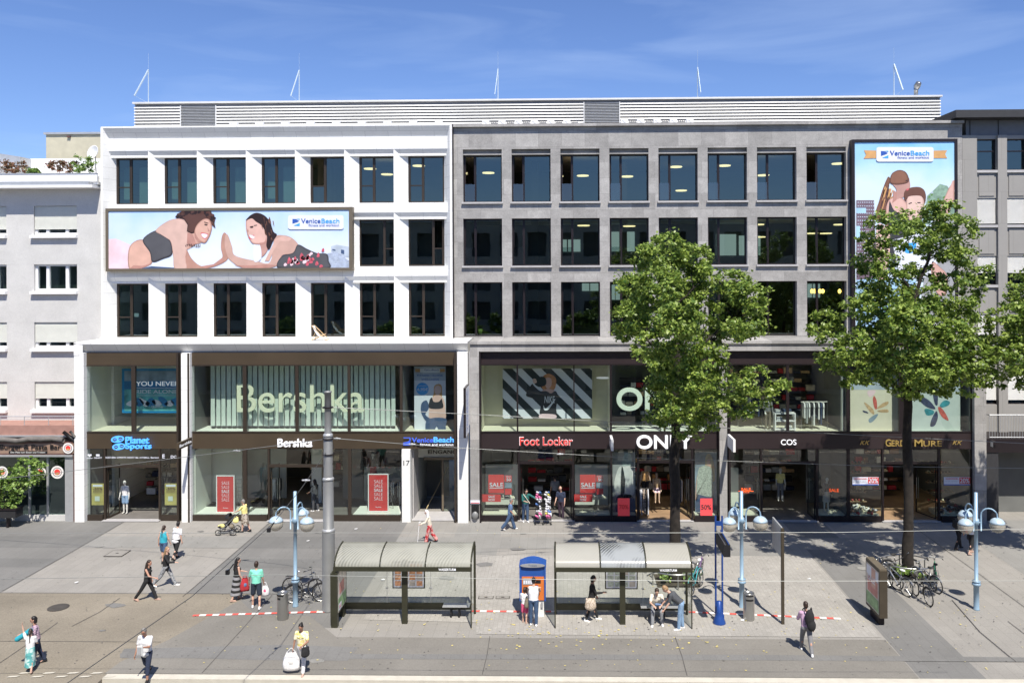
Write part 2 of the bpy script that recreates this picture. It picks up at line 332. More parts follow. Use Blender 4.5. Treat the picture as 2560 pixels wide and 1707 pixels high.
joint([(-60, 33.36), (-9, 33.32)], .03); joint([(-60, 28.9), (-14, 28.92)], .02); joint([G(180, 1566), G(250, 1530), G(300, 1495)], .03); joint([G(2380, 1500), G(2450, 1580), G(2540, 1655)], .03)
sheet('asphalt_strip', [G(300, 1634), G(1900, 1637), G(2600, 1644), G(2600, 1655), G(1900, 1651), G(300, 1645)], 'paving_mid', .021)
for k in range(9): x_, y_ = G(15+k*30, 1694-(k % 2)*9); sheet('crossing_mark', [(x_, y_), (x_+.30, y_+.04), (x_+.38, y_+.14), (x_+.06, y_+.10)], 'kerb_stone', .022)
rr.seed(44)
for k in range(16):
    x_, y_ = rr.uniform(-22, 20), rr.uniform(27, 42); n_ = 9; r_ = rr.uniform(.15, .5); joint_pts = [(x_+r_*rr.uniform(.6, 1.2)*math.cos(t*.7), y_+r_*.6*rr.uniform(.6, 1.2)*math.sin(t*.7)) for t in range(n_)]; sheet('worn_patch', joint_pts, 'paving_mid' if k % 2 else 'paving_soft', .0225)
# ================================================================== BUILDINGS
D1, DS, D2 = 42.9, 43.2, 45.2
ZL, ZO, ZU1, ZU0, ZB0, ZG1, ZG0 = 9.28, 8.72, 8.06, 4.60, 3.74, 3.70, .30
XW0, XW1 = -25.26, -4.86          # white ledge span
XG0, XG1 = -4.75, 21.39           # grey ledge span
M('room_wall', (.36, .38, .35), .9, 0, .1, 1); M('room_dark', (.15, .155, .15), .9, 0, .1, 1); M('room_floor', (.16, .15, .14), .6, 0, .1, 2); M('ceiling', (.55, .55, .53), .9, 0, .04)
M('brown_panel', (.075, .055, .035), .4, .2, .15, .4); M('black_panel', (.035, .024, .026), .4, .2, .1, .4)
M('lamp_warm', (1, .72, .38), .5, 0, 0, emit=2.2); M('display_white', (.72, .74, .68), .7, 0, .03, 1); M('display_cream', (.66, .64, .52), .7, 0, .03, 1)
M('blind_teal', (.32, .42, .40), .8, 0, .08, .7); M('blind_white', (.75, .75, .73), .7, 0, .03); M('grey_metal', (.50, .51, .52), .45, .5, .06)

# ---- white office block
WB = E('office_building', (-15, 43, 0), 'white stone faced office block with slanted window reveals above brown shop fronts', 'building')
GB = E('office_building', (8, 43, 0), 'grey stone office block with a regular window grid above black shop fronts', 'building')
DW = D2+.42
xl0 = P(291.4, 500, DW)[0]; xl6 = P(1021, 500, DW)[0]; pit = (xl6-xl0)/6; ww = P(497, 500, D2)[0]-(xl0+pit); ww = min(ww, pit-.72)
RT = [19.50, 16.07, 12.64]; WH = [(16.62, 19.14), (13.19, 15.71), (9.36, 12.28)]
b = MB()
xa, xb = P(253, 600, D2-.25)[0], P(1131, 600, D2-.25)[0]
# cornice: vertical lip, then a face sloping back and down
b.prism([(D2-.28, 20.78), (D2-.28, 20.70), (D2+.10, 20.18), (D2+.6, 20.18), (D2+.6, 20.78)], 'x', xa+.02, xb-.02, 'white_stone')
def spandrel(z0, z1, slope=True):
    pr = [(D2, z0), (D2+.14, z0-.22), (D2+.55, z0-.22), (D2+.55, z1), (D2, z1)] if slope else [(D2, z0), (D2+.55, z0), (D2+.55, z1), (D2, z1)]
    b.prism(pr[::-1], 'x', xa+.05, xb-.05, 'white_stone')
    if slope: b.box(xa+.05, xb-.05, D2+.142, D2+.53, z0-.355, z0-.222, 'white_stone')
spandrel(19.50, 20.178); spandrel(16.07, 16.60); spandrel(12.64, 13.17); spandrel(8.6, 9.345, False)
for i in range(6):                                       # saw-tooth columns: front corner at the left, face slanting back to the right
    xr = xl0+pit*i+ww; xn = xl0+pit*(i+1)
    b.prism([(xr, D2+.004), (xn, DW-.02), (xn, DW+.1), (xr, DW+.1)], 'z', 9.3, 20.0, 'white_stone')
b.prism([(xa, D2-.275), (xa+.12, D2-.275), (xl0, DW-.02), (xl0, DW+.1), (xa, DW+.1)], 'z', 9.3, 20.72, 'white_stone')
b.prism([(xb, DW+.1), (xl6+ww, DW+.1), (xl6+ww, DW-.02), (xb-.12, D2-.275), (xb, D2-.275)], 'z', 9.3, 20.72, 'white_stone')
b.box(xa, xa+.25, DW+.11, 58, .05, 20.7, 'white_stone'); b.box(xa+.26, xb, D2+.61, 58, 20.4, 20.62, 'white_stone')
b.build('wall', None, WB)
# interior rooms
b = MB()
for zf, zc in ((9.30, 12.55), (13.0, 16.0), (16.4, 19.5)):
    b.box(xa+.3, xb-.02, DW+.12, 53, zf-.25, zf, 'room_floor'); b.box(xa+.3, xb-.02, DW+.12, 53, zc, zc+.2, 'ceiling')
    b.box(xa+.3, xb-.02, 53.01, 53.2, zf-.2, zc+.2, 'room_wall')
for x in (xl0+pit*4-.4, xl0+pit*1-.45):
    for zf, zc in ((9.30, 12.55), (13.0, 16.0), (16.4, 19.5)): b.box(x-.06, x+.06, DW+.13, 53, zf, zc, 'room_wall')
b.build('interior', None, WB)

def window_frame(w_, h, fr, mull, trans, mat, left=True, lo=True, sub=.07):
    """frame of one window, local coordinates: lower left outer corner at the origin"""
    m = MB(); d = .10; t = fr
    m.box(0, t, 0, d, 0, h); m.box(w_-t, w_, 0, d, 0, h); m.box(t, w_-t, .002, d-.002, h-t, h); m.box(t, w_-t, .002, d-.002, 0, t*.9)
    m.box(mull, mull+t*1.15, .003, d+.002, t*.9, h-t)
    if trans:
        a, c = (t, mull) if left else (mull+t*1.15, w_-t); m.box(a, c, .006, d-.004, trans, trans+t*.8)
    # casement edge
    a, c = (t, mull) if left else (mull+t*1.15, w_-t)
    m.box(a, a+.045, -.012, d-.01, t, h-t); m.box(c-.045, c, -.012, d-.01, t, h-t)
    return m
_fr = {}
def add_window(bld, x, z, w_, h, Y, style, open_=None, label=None):
    """style: W white block, V white block mirrored, G grey block"""
    key = (style, round(h, 2))
    if style == 'G': fr, mull, trans, mat, left = .07, w_*.29, 0, 'dark_frame', True
    elif style == 'W': fr, mull, trans, mat, left = .075, w_*.40, h*.36, 'bronze', True
    else: fr, mull, trans, mat, left = .075, w_*.66, h*.36, 'bronze', False
    if key not in _fr:
        me = window_frame(w_, h, fr, mull, trans, mat, left).build('window', mat); _fr[key] = me.data; bpy.data.objects.remove(me)
        q = MB(); a = fr; c = w_-fr
        q.poly([(mull+fr if left else a, .05, fr), (c if left else mull, .05, fr), (c if left else mull, .05, h-fr), (mull+fr if left else a, .05, h-fr)])
        s1, s2 = (a, mull) if left else (mull+fr, c)
        lo_ = MB(); 
        if trans: lo_.poly([(s1, .05, fr), (s2, .05, fr), (s2, .05, trans), (s1, .05, trans)])
        else: lo_.poly([(s1, -.03, fr), (s2, -.03, fr), (s2, -.03, h*.39), (s1, -.03, h*.39)])
        hi = MB(); z0 = trans+fr*.8 if trans else fr; hi.poly([(s1, .05, z0), (s2, .05, z0), (s2, .05, h-fr), (s1, .05, h-fr)])
        ms = []
        for k, (nm, mt) in enumerate(((q, 'window_glass'), (lo_, 'window_glass' if trans else 'rail_glass'), (hi, 'window_glass'))):
            o_ = nm.build('pane', mt); ms.append(o_.data); bpy.data.objects.remove(o_)
        _fr[key+('p',)] = (ms, s1, s2, z0)
    o = bpy.data.objects.new('window', _fr[key]); C.objects.link(o); o.parent = bld; bl = bld.location; o.location = (x-bl.x, Y-bl.y, z-bl.z)
    if label: o['label'] = label
    ms, s1, s2, z0 = _fr[key+('p',)]
    for k, me in enumerate(ms):
        nm = 'balustrade_pane' if (style == 'G' and k == 1) else 'pane'
        p = bpy.data.objects.new(nm, me); C.objects.link(p); p.parent = o
        if k == 2 and open_ == 'in':            # casement swung into the room
            p.location = (s1, .05, 0); p.rotation_euler = (0, 0, math.radians(82)); p.data = me.copy()
            for v in p.data.vertices: v.co.x -= s1; v.co.y -= .05
        if k == 2 and open_ == 'tilt':
            p.location = (0, .05, z0); p.rotation_euler = (math.radians(-4), 0, 0); p.data = me.copy()
            for v in p.data.vertices: v.co.y -= .05; v.co.z -= z0
    return o
lampdisc = MB(); lampdisc.lathe([(.001, 0), (.33, .0), (.36, .03), (.34, .06), (.001, .07)], 0, 0, 20, 'lamp_warm'); ld = lampdisc.build('ceiling_lamp'); ldm = ld.data; bpy.data.objects.remove(ld)
def ceiling_lamp(bld, x, y, z):
    o = bpy.data.objects.new('ceiling_lamp', ldm); C.objects.link(o); o.parent = bld; bl = bld.location; o.location = (x-bl.x, y-bl.y, z-bl.z)
for r in range(3):
    z0, z1 = WH[r]
    for i in range(7):
        if r == 1 and i < 5: continue
        st = 'V' if (r == 1) else 'W'
        op = {(0, 4): 'in', (1, 6): 'in', (2, 3): 'tilt', (2, 4): 'tilt'}.get((r, i))
        add_window(WB, xl0+pit*i, z0, ww, z1-z0, DW, st, op)
# pale roller blinds behind the top left windows
for i in range(4):
    m = MB(); x = xl0+pit*i; m.box(x+.15, x+ww*.3, DW+.5, DW+.52, 16.5, 18.7, 'blind_teal'); m.box(x+ww*.52, x+ww+.15, DW+.5, DW+.52, 16.5, 18.7, 'blind_teal'); m.build('blind', None, WB)
for x, y, z in ((P(925, 422, 48)[0], 48, 18.75), (P(972, 440, 50)[0], 49.5, 18.6), (P(1047, 417, 47.6)[0], 47.6, 18.85)): ceiling_lamp(WB, x, y, z)

# ---- grey office block
Dg = D2+.34; gx = [P(p, 600, D2)[0] for p in (1158, 1279.5, 1400.4, 1522, 1645.5, 1769, 1893, 2017)]; gw = 2.10
gp = (gx[7]-gx[0])/7; gx = [gx[0]+gp*i for i in range(8)]
xga, xgb = xb+.06, P(2406, 500, D2)[0]
b = MB()
GH = [(16.60, 19.14), (13.17, 15.71), (9.36, 12.28)]
for z0, z1 in ((8.6, 9.35), (12.28, 13.16), (15.71, 16.59), (19.44, 20.45)): b.box(xga, xgb, D2, D2+.5, z0, z1, 'grey_stone')
for z0, z1 in ((9.352, 12.278), (13.162, 15.708), (16.592, 19.438)):
    xs = [xga]+[v for i in range(8) for v in (gx[i], gx[i]+gw)]+[xgb]
    for k in range(0, len(xs), 2): b.box(xs[k], xs[k+1], D2+.003, D2+.5, z0, z1, 'grey_stone')
b.box(xga, xgb+.02, D2-.22, D2+.7, 20.62, 20.76, 'grey_stone'); b.box(xga, xgb, D2-.02+.0, D2+.6, 20.452, 20.615, 'grey_stone')
b.box(xga, xgb-.3, D2+.71, 58, 20.4, 20.6, 'grey_stone')
b.box(xb+.004, xga-.004, D2-.2, D2+.3, 9.3, 20.78, 'dark_frame')
b.box(xgb-.3, xgb-.005, D2+.51, 58, .05, 20.39, 'grey_stone')
b.build('wall', None, GB)
b = MB()
for i in range(8):                                       # recessed lintel panel of the top row with its light strip
    b.box(gx[i]+.003, gx[i]+gw-.003, D2+.30, D2+.49, 19.145, 19.436)
    b.box(gx[i]+.003, gx[i]+gw-.003, D2+.02, D2+.297, 19.142, 19.20)
b.build('lintel', 'grey_stone', GB)
M('sill_stone', (.42, .41, .41), .7, 0, .06)
for r in range(2):
    for i in range(8):
        b = MB(); z = GH[r][0]; b.box(gx[i]-.06, gx[i]+gw+.06, D2-.14, D2+.30, z-.10, z-.003); b.build('window_sill', 'sill_stone', GB)
b = MB()
for zf, zc in ((9.30, 12.5), (13.0, 15.95), (16.4, 19.5)):
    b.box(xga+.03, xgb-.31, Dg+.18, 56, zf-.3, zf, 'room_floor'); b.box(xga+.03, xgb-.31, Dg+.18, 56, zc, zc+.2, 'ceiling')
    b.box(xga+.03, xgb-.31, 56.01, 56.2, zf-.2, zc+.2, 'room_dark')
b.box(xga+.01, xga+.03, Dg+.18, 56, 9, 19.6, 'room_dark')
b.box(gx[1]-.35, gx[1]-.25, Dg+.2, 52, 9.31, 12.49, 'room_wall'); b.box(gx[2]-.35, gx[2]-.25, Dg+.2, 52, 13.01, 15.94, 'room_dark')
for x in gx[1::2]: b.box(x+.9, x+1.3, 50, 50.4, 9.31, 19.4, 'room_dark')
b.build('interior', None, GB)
# far windows of the rooms (daylight from the yard side) and desks
M('daylight', (.62, .72, .70), .5, 0, .05, 1, emit=.55)
b = MB()
for i, (r, dx, wd, hh, dz) in {2: (1, -.2, 1.5, .8, 1.0), 3: (1, .1, 1.7, 1.3, 1.0), 5: (1, .1, 2.2, 1.4, .7), 51: (1, 2.5, 1.4, 1.3, .7), 12: (2, 1.4, 1.2, .5, 2.2), 13: (2, .2, .7, 1.0, 1.6), 17: (2, .7, .9, .9, 1.7)}.items():
    x = gx[i % 10 if i < 50 else 5]*1.18+dx; b.box(x, x+wd, 55.9, 56.0, GH[r][0]+dz, GH[r][0]+dz+hh, 'daylight'); b.box(x+wd*.4, x+wd*.45, 55.85, 55.89, GH[r][0]+dz, GH[r][0]+dz+hh, 'room_dark')
b.build('far_window', None, GB)
for r in range(3):
    z0, z1 = GH[r]
    for i in range(8):
        op = 'in' if r == 0 and i in (0, 1, 2, 7) else None
        add_window(GB, gx[i], z0, gw, z1-z0, Dg, 'G', op)
for px, py, Y in ((1221, 434, 48.5), (1457, 441, 49), (1568, 443, 49), (1690, 419, 47.6), (1703, 478, 52), (1811, 416, 47.8), (1908, 440, 49), (2095, 411, 48), (2100, 563, 48), (1459, 565.5, 48), (1573, 567, 48), (1895, 563, 48.5), (1899, 594, 52), (2030, 585, 51), (2065, 585, 51)):
    x, z = P(px, py, Y); ceiling_lamp(GB, x, Y, z)
M('bulb', (1, .55, .12), .5, 0, 0, emit=6)
for px in (2030, 2037, 2050, 2057, 2099):
    x, z = P(px, 728, 48.5); m = MB(); m.ell((x, 48.5, z), (.10, .10, .13), 'bulb'); m.build('pendant_lamp', None, GB, True)

# ---- projecting two-storey shop frames (ledge and pillars)
b = MB()
b.prism([(D1-.02, ZL), (D1-.02, ZL-.09), (D1+.42, ZO), (D2+.3, ZO), (D2+.3, ZL)], 'x', XW0, XW1, 'white_stone')
for x0, x1, sp in ((XW0, P(210, 1100, D1)[0], 0), (P(1142.8, 1100, D1)[0], XW1, 1)):
    b.box(x0+(.002 if sp == 0 else .02), x1, D1, D1+.55, 0, ZO+.02 if sp else ZO+.02, 'white_stone')
b.prism([(XW0, D1-.02), (XW0+.10, D1-.02), (XW0+.46, D1+.0), (XW0+.46, D1+.02), (XW0, D1+.02)], 'z', ZO-.1, ZL-.05, 'white_stone')
b.box(P(452.7, 1100, D1)[0], P(474.7, 1100, D1)[0], D1+.03, D1+.55, 0, ZO-.001, 'white_stone')
b.build('ledge_frame', None, WB)
b = MB()
b.box(XG0, XG1, D1, D2+.3, ZL-.14, ZL+.0, 'grey_stone'); b.box(XG0, XG1, D1+.14, D2+.2, ZL-.30, ZL-.142, 'grey_stone'); b.box(XG0, XG1, D1+.01, D2+.2, ZO+.05, ZL-.302, 'grey_stone')
for a, c in ((XG0, P(1198, 1100, D1)[0]), (P(1799, 1100, D1)[0], P(1818, 1100, D1)[0]), (P(2437, 1100, D1)[0], XG1)): b.box(a, c, D1+.012, D1+.6, 0, ZO+.048, 'grey_stone')
b.build('ledge_frame', None, GB)

# ---- shop fronts
def fx(px): return P(px, 1100, DS)[0]
W_up = [(218, 329.5), (339.7, 445), (478, 608), (617, 739), (747, 870), (876.6, 1000.5), (1007, 1138)]
W_lo = [(217, 257), (402, 446), (478, 608), (617, 667), (814, 870), (878, 1000)]
G_up = [(1204, 1292), (1296, 1434), (1437, 1525), (1530, 1660), (1664, 1795), (1826, 1966), (1973, 2116), (2124, 2247), (2279, 2427)]
G_lo = [(1204, 1292), (1437, 1526), (1530, 1590), (1736, 1795), (1826, 1898), (2047, 2116), (2124, 2202), (2353, 2427)]
def shopfront(bld, ups, los, bays, frm, panel, doors):
    m = MB(); p = MB()
    for a, c in bays:
        xa_, xc_ = fx(a), fx(c)
        p.box(xa_, xc_, DS-.03, DS+.25, ZB0, ZU0-.03); p.box(xa_, xc_, DS-.03, DS+.2, ZU1+.03, ZO-.003)
        m.box(xa_, xc_, DS-.06, DS+.1, ZU0-.028, ZU0+.03); m.box(xa_, xc_, DS-.05, DS+.08, ZU1-.03, ZU1+.028)
        m.box(xa_, xa_+.10, DS-.28, DS-.065, .002, ZO-.01); m.box(xc_-.10, xc_, DS-.28, DS-.065, .002, ZO-.01)
        for row, z0, z1, full in ((ups, ZU0+.03, ZU1-.03, True), (los, 0.0, ZB0-.003, False)):
            inb = sorted([r for r in row if r[0] >= a-1 and r[1] <= c+1])
            ed = [a]+[v for r in inb for v in r]+[c]
            for k in range(0, len(ed), 2):
                wpx = ed[k+1]-ed[k]
                if wpx > 16 and not full: continue
                if wpx < .5: continue
                m.box(fx(ed[k])+.001, fx(ed[k+1])-.001, DS-.04, DS+.10, z0, z1)
    for a, c in los: m.box(fx(a)+.002, fx(c)-.002, DS-.035, DS+.12, .004, ZG0)
    m.build('window_frame', frm, bld); p.build('fascia_panel', panel, bld)
    for a, c in ups: q = MB(); q.poly([(fx(a), DS, ZU0), (fx(c), DS, ZU0), (fx(c), DS, ZU1), (fx(a), DS, ZU1)]); q.build('shop_window', 'shop_glass', bld)
    for a, c in los: q = MB(); q.poly([(fx(a), DS, ZG0-.01), (fx(c), DS, ZG0-.01), (fx(c), DS, ZG1+.03), (fx(a), DS, ZG1+.03)]); q.build('shop_window', 'shop_glass', bld)
shopfront(WB, W_up, W_lo, [(211, 452), (475, 1142)], 'bronze', 'brown_panel', None)
shopfront(GB, G_up, G_lo, [(1199, 1799), (1819, 2436)], 'dark_frame', 'black_panel', None)
# interiors behind the shop fronts: floors, ceilings, back and side walls
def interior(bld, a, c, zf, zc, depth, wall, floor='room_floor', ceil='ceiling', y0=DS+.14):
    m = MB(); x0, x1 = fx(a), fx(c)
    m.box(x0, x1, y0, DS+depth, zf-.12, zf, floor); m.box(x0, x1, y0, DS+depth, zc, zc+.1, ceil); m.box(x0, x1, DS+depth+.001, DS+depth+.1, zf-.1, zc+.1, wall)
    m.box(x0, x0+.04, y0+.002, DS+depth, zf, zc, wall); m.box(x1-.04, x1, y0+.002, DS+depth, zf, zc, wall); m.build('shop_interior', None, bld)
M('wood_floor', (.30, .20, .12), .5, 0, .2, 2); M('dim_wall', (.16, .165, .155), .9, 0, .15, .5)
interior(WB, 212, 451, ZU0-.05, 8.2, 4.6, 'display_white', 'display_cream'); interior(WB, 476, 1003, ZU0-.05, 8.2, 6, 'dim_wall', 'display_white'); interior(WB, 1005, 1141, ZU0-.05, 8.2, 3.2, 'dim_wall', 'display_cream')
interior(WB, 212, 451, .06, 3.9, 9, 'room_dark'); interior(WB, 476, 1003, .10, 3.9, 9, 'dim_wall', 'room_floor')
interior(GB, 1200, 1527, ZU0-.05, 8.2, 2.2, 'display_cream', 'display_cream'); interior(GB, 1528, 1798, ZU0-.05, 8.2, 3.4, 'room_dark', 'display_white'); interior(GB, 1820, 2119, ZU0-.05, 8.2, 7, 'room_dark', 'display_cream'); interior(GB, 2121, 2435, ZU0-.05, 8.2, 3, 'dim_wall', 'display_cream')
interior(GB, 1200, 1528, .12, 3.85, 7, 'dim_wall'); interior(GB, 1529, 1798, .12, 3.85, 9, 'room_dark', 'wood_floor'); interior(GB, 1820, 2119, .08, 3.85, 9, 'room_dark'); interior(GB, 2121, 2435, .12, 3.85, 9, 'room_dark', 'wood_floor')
# window display plinths, low backs and dividers that catch the sun behind the glass
m = MB()
for a, c, d in ((480, 605, 1.5), (617, 664, 1.2), (880, 998, 1.7)): m.box(fx(a), fx(c), DS+.16, DS+d, .10, .32, 'display_white')
m.box(fx(482), fx(484), DS+.2, DS+2.2, .33, 3.6, 'display_white'); m.box(fx(478), fx(560), DS+2.4, DS+2.5, .33, 3.6, 'display_white'); m.box(fx(556), fx(664), DS+3.2, DS+3.3, .33, 3.3, 'room_wall')
m.box(fx(735), fx(762), DS+3, DS+3.6, .12, 3.7, 'display_white'); m.box(fx(816), fx(870), DS+3.2, DS+3.3, .33, 3.2, 'dim_wall'); m.box(fx(880), fx(990), DS+2.6, DS+2.7, .33, 2.2, 'room_wall')
m.build('window_display', None, WB)
m = MB()
for a, c, d in ((1205, 1290, .9), (1438, 1524, .9), (1532, 1588, .8), (1738, 1792, .8), (1828, 1896, 1.2), (2049, 2114, 1.2), (2125, 2200, 1.6), (2355, 2425, 1.6)): m.box(fx(a), fx(c), DS+.16, DS+d, .12, .34, 'display_cream')
for a, c in ((1205, 1290), (1438, 1524)): m.box(fx(a), fx(c), DS+1.9, DS+2.0, .34, 2.5, 'display_white'); m.box(fx(a)+.1, fx(c)-.1, DS+.5, DS+.95, 1.03, 1.07, 'display_cream')
m.box(fx(1532), fx(1588), DS+1.4, DS+1.45, .34, 3.6, 'dim_wall'); m.box(fx(1738), fx(1792), DS+1.4, DS+1.45, .34, 3.6, 'dim_wall'); m.box(fx(1835), fx(1862), DS+1.6, DS+1.7, .34, 2.4, 'display_white'); m.box(fx(2049), fx(2114), DS+2.4, DS+2.5, .34, 3.6, 'dim_wall')
m.build('window_display', None, GB)
# ground floor doorways: jambs, heads, open leaves
def doorway(bld, a, c, frm, head=2.72, leaf=(1, 1), ang=80, depth=.9, lw=.9, label=None):
    x0, x1 = fx(a), fx(c); m = MB()
    m.box(x0, x0+.10, DS-.02, DS+.14, .03, ZB0-.004); m.box(x1-.10, x1, DS-.02, DS+.14, .03, ZB0-.004); m.box(x0+.101, x1-.101, DS-.01, DS+.12, head, head+.14)
    d = m.build('door_frame', frm, bld)
    q = MB(); q.poly([(x0+.1, DS+.05, head+.14), (x1-.1, DS+.05, head+.14), (x1-.1, DS+.05, ZG1), (x0+.1, DS+.05, ZG1)]); q.build('transom_pane', 'shop_glass', d)
    for s, on in ((0, leaf[0]), (1, leaf[1])):
        if not on: continue
        l = MB(); t = .05
        l.box(0, t, -.02, .02, 0, head-.1); l.box(lw-t, lw, -.02, .02, 0, head-.1); l.box(t, lw-t, -.019, .019, 0, .10); l.box(t, lw-t, -.019, .019, head-.18, head-.1)
        hx = x0+.14 if s == 0 else x1-.14; a_ = math.radians(ang if s == 0 else 180-ang)
        lo = l.build('door', frm, bld, world=False, loc=Vector((hx, DS+.16, .06))-bld.location, rot=a_)
        g_ = MB(); g_.poly([(t, 0, .1), (lw-t, 0, .1), (lw-t, 0, head-.18), (t, 0, head-.18)]); g_.build('pane', 'shop_glass', lo, world=False)
        h_ = MB(); 
        for yy in (-.06, .06): h_.tube([(lw-.12, yy, .8), (lw-.12, yy, 1.9)], .015, 6, 'steel')
        h_.build('handle', None, lo, world=False)
doorway(WB, 259, 401, 'bronze', 2.75, (1, 1), 85, lw=1.0); doorway(WB, 669, 812, 'bronze', 2.78, (1, 1), 85, lw=1.0)
doorway(GB, 1294, 1435, 'dark_frame', 2.95, (1, 1), 88); doorway(GB, 1592, 1733, 'dark_frame', 3.0, (1, 1), 88); doorway(GB, 1900, 2045, 'dark_frame', 2.95, (1, 1), 88, lw=1.1); doorway(GB, 2204, 2350, 'dark_frame', 2.95, (0, 1), 70, lw=1.4)
for a, c in ((259, 401), (669, 812)): m = MB(); m.box(fx(a), fx(c), DS-.25, DS+.8, .022, .055); m.build('door_step', 'sill_stone', WB)
for nm, bxs, mt in (('number_panel', (fx(1006), fx(1027), DS-.2, DS+.3, .0, ZB0-.005), 'blind_white'), ('entrance_floor', (fx(1028), fx(1141), DS+.0, DS+1.6, .021, .06), 'sill_stone'), ('side_wall', (fx(1028), fx(1031), DS+.31, DS+1.8, .06, ZB0), 'sill_stone'), ('name_board', (fx(1031), fx(1141), DS+1.8, DS+1.9, 2.9, ZB0+.1), 'display_white'),
    ('stair_wall', (fx(1031), fx(1092), DS+4.6, DS+4.7, .06, ZB0), 'room_dark'), ('door_frame', (fx(1092), fx(1097), DS+1.7, DS+1.8, .06, 2.78), 'bronze_light'), ('door_head', (fx(1045), fx(1141), DS+1.702, DS+1.80, 2.78, 2.9), 'bronze_light'), ('stair_wall', (fx(1028)+.02, fx(1031), DS+1.81, DS+4.6, .06, ZB0), 'room_wall'), ('stair_ceiling', (fx(1031), fx(1141), DS+1.81, DS+4.6, ZB0-.2, ZB0-.1), 'room_dark')):
    m = MB(); m.box(*bxs); m.build(nm, mt, WB)
m = MB(); m.tube([(fx(1050), DS+1.9, .1), (fx(1094), DS+4.0, 1.9)], .022, 6, 'beech_rail' if 'beech_rail' in MATS else M('beech_rail', (.45, .36, .2), .5, 0, .1)); m.build('sun_line_bar', None, WB)  # tan bar added in place of the diagonal line of sunlight
q = MB(); q.box(fx(1098), fx(1141), DS+1.72, DS+1.76, .07, 2.77, 'clear_glass'); q.build('door', None, WB)
q = MB(); q.ptext('EINGANG', 1070, 1124.5, 1142, 1134, DS+1.78, 'bronze', .02, .02); q.build('entrance_lettering', None, WB)
q = MB(); q.ptext('17', 1008.5, 1151, 1024, 1163.5, DS-.203, 'black', .004); q.build('house_number', None, WB)
for a, c in ((1294, 1435), (1592, 1733), (1900, 2045), (2204, 2350)):
    m = MB(); m.box(fx(a), fx(c), DS-.1, DS+.5, .022, .07, 'sill_stone'); m.build('door_step', None, GB)

# ---- roof plant enclosure with horizontal louvres
RP = E('roof_plant_enclosure', (-1, 49, 20.6), 'long pale metal louvred plant enclosure along both roofs', 'plant room')
RY = 49.; rx0, rx1 = P(335, 257, RY)[0], P(2352, 238, RY)[0]; rz = 22.92
M('louvre', (.66, .66, .65), .55, .35, .05, 1); M('louvre_dark', (.22, .22, .23), .5, .5, .05)
m = MB(); m.box(rx0, rx1, RY+.12, RY+6, 20.5, rz-.1, 'louvre_dark'); m.box(rx0-.06, rx1+.06, RY-.1, RY+6.1, rz-.1, rz, 'louvre'); m.build('core', None, RP)
vents = [(P(453, 290, RY)[0], P(539, 290, RY)[0]), (P(1461, 290, RY)[0], P(1548, 290, RY)[0])]
m = MB(); z = rz-.36
while z > 20.5:
    segs = [(rx0, vents[0][0]), (vents[0][1], vents[1][0]), (vents[1][1], rx1)]
    for a, c in segs: m.prism([(RY-.02, z), (RY-.02, z+.03), (RY+.03, z+.095), (RY+.11, z+.095), (RY+.11, z)][::-1], 'x', a, c, 'louvre')
    z -= .178
m.build('louvre_cladding', None, RP)
for a, c in vents:
    m = MB(); z0, z1 = 21.45, rz-.22
    m.box(a-.05, a, RY-.05, RY+.1, z0, z1, 'louvre'); m.box(c, c+.05, RY-.05, RY+.1, z0, z1, 'louvre'); m.box(a, c, RY-.05, RY+.1, z0-.09, z0, 'louvre')
    z = z0
    while z < z1-.05: m.prism([(RY+.0, z), (RY+.0, z+.02), (RY+.07, z+.06), (RY+.08, z+.04)][::-1], 'x', a, c, 'grey_metal'); z += .09
    m.build('vent_grille', None, RP)
# lattice masts on the roof
M('mast_white', (.45, .54, .62), .4, .2, .05)
for i, (px, py0, py1, lx, ly, lb) in enumerate([(371, 175, 256, 336, 240, 'leftmost roof mast with a slanting arm, above the louvres'), (748, 176, 254, 727, 240, 'thin roof mast with slanting arm above the white block'), (1245, 172, 250, 1237, 236, 'narrow roof mast near the joint of the two blocks'), (1744, 168, 246, 1752, 231, 'narrow roof mast above the fourth tall tree side window bay'), (2235, 161, 241, 2257, 225, 'rightmost roof mast with an arm slanting right')]):
    Y = 50.; a = P(px, py1+4, Y); t = P(px, py0, Y); l = P(lx, ly, Y-.4)
    o = E('roof_mast', (a[0], Y, a[1]), lb.replace('above the fourth tall tree side window bay', 'above the grey block, fourth from the left'), 'mast', 'masts along the roof')
    q = MB(); q.tube([(a[0], Y, a[1]), (t[0], Y, t[1])], .032, 6, 'mast_white'); q.build('pole', None, o)
    q = MB(); n_ = 10; A = Vector((t[0], Y, t[1])); B = Vector((l[0], Y-.4, l[1])); wx = {0: .055, 1: .04, 2: .022, 3: .022, 4: .055}[i]
    q.tube([A, B], wx, 6, 'mast_white'); q.build('arm', None, o)
    q = MB(); q.tube([B, (a[0], Y, a[1]+.05)], .008, 4, 'mast_white'); q.tube([A, A+Vector((0, 0, 1.0))], .006, 4, 'mast_white'); q.build('stay', None, o)
# stainless flue
x, z = P(2290, 240, 50.5); o = E('roof_flue', (x, 50.5, z), 'short shiny steel flue pipe at the right end of the louvred roof box', 'flue'); q = MB()
q.tube([(x, 50.5, z-.3), (x, 50.5, z+.42)], .12, 12, 'steel'); q.build('pipe', None, o, True); q = MB(); q.tube([(x, 50.5, z+.36), (x+.02, 50.4, z+.55), (x+.04, 50.2, z+.70)], [.13, .19, .16], 12, 'steel'); q.build('cowl', None, o, True)
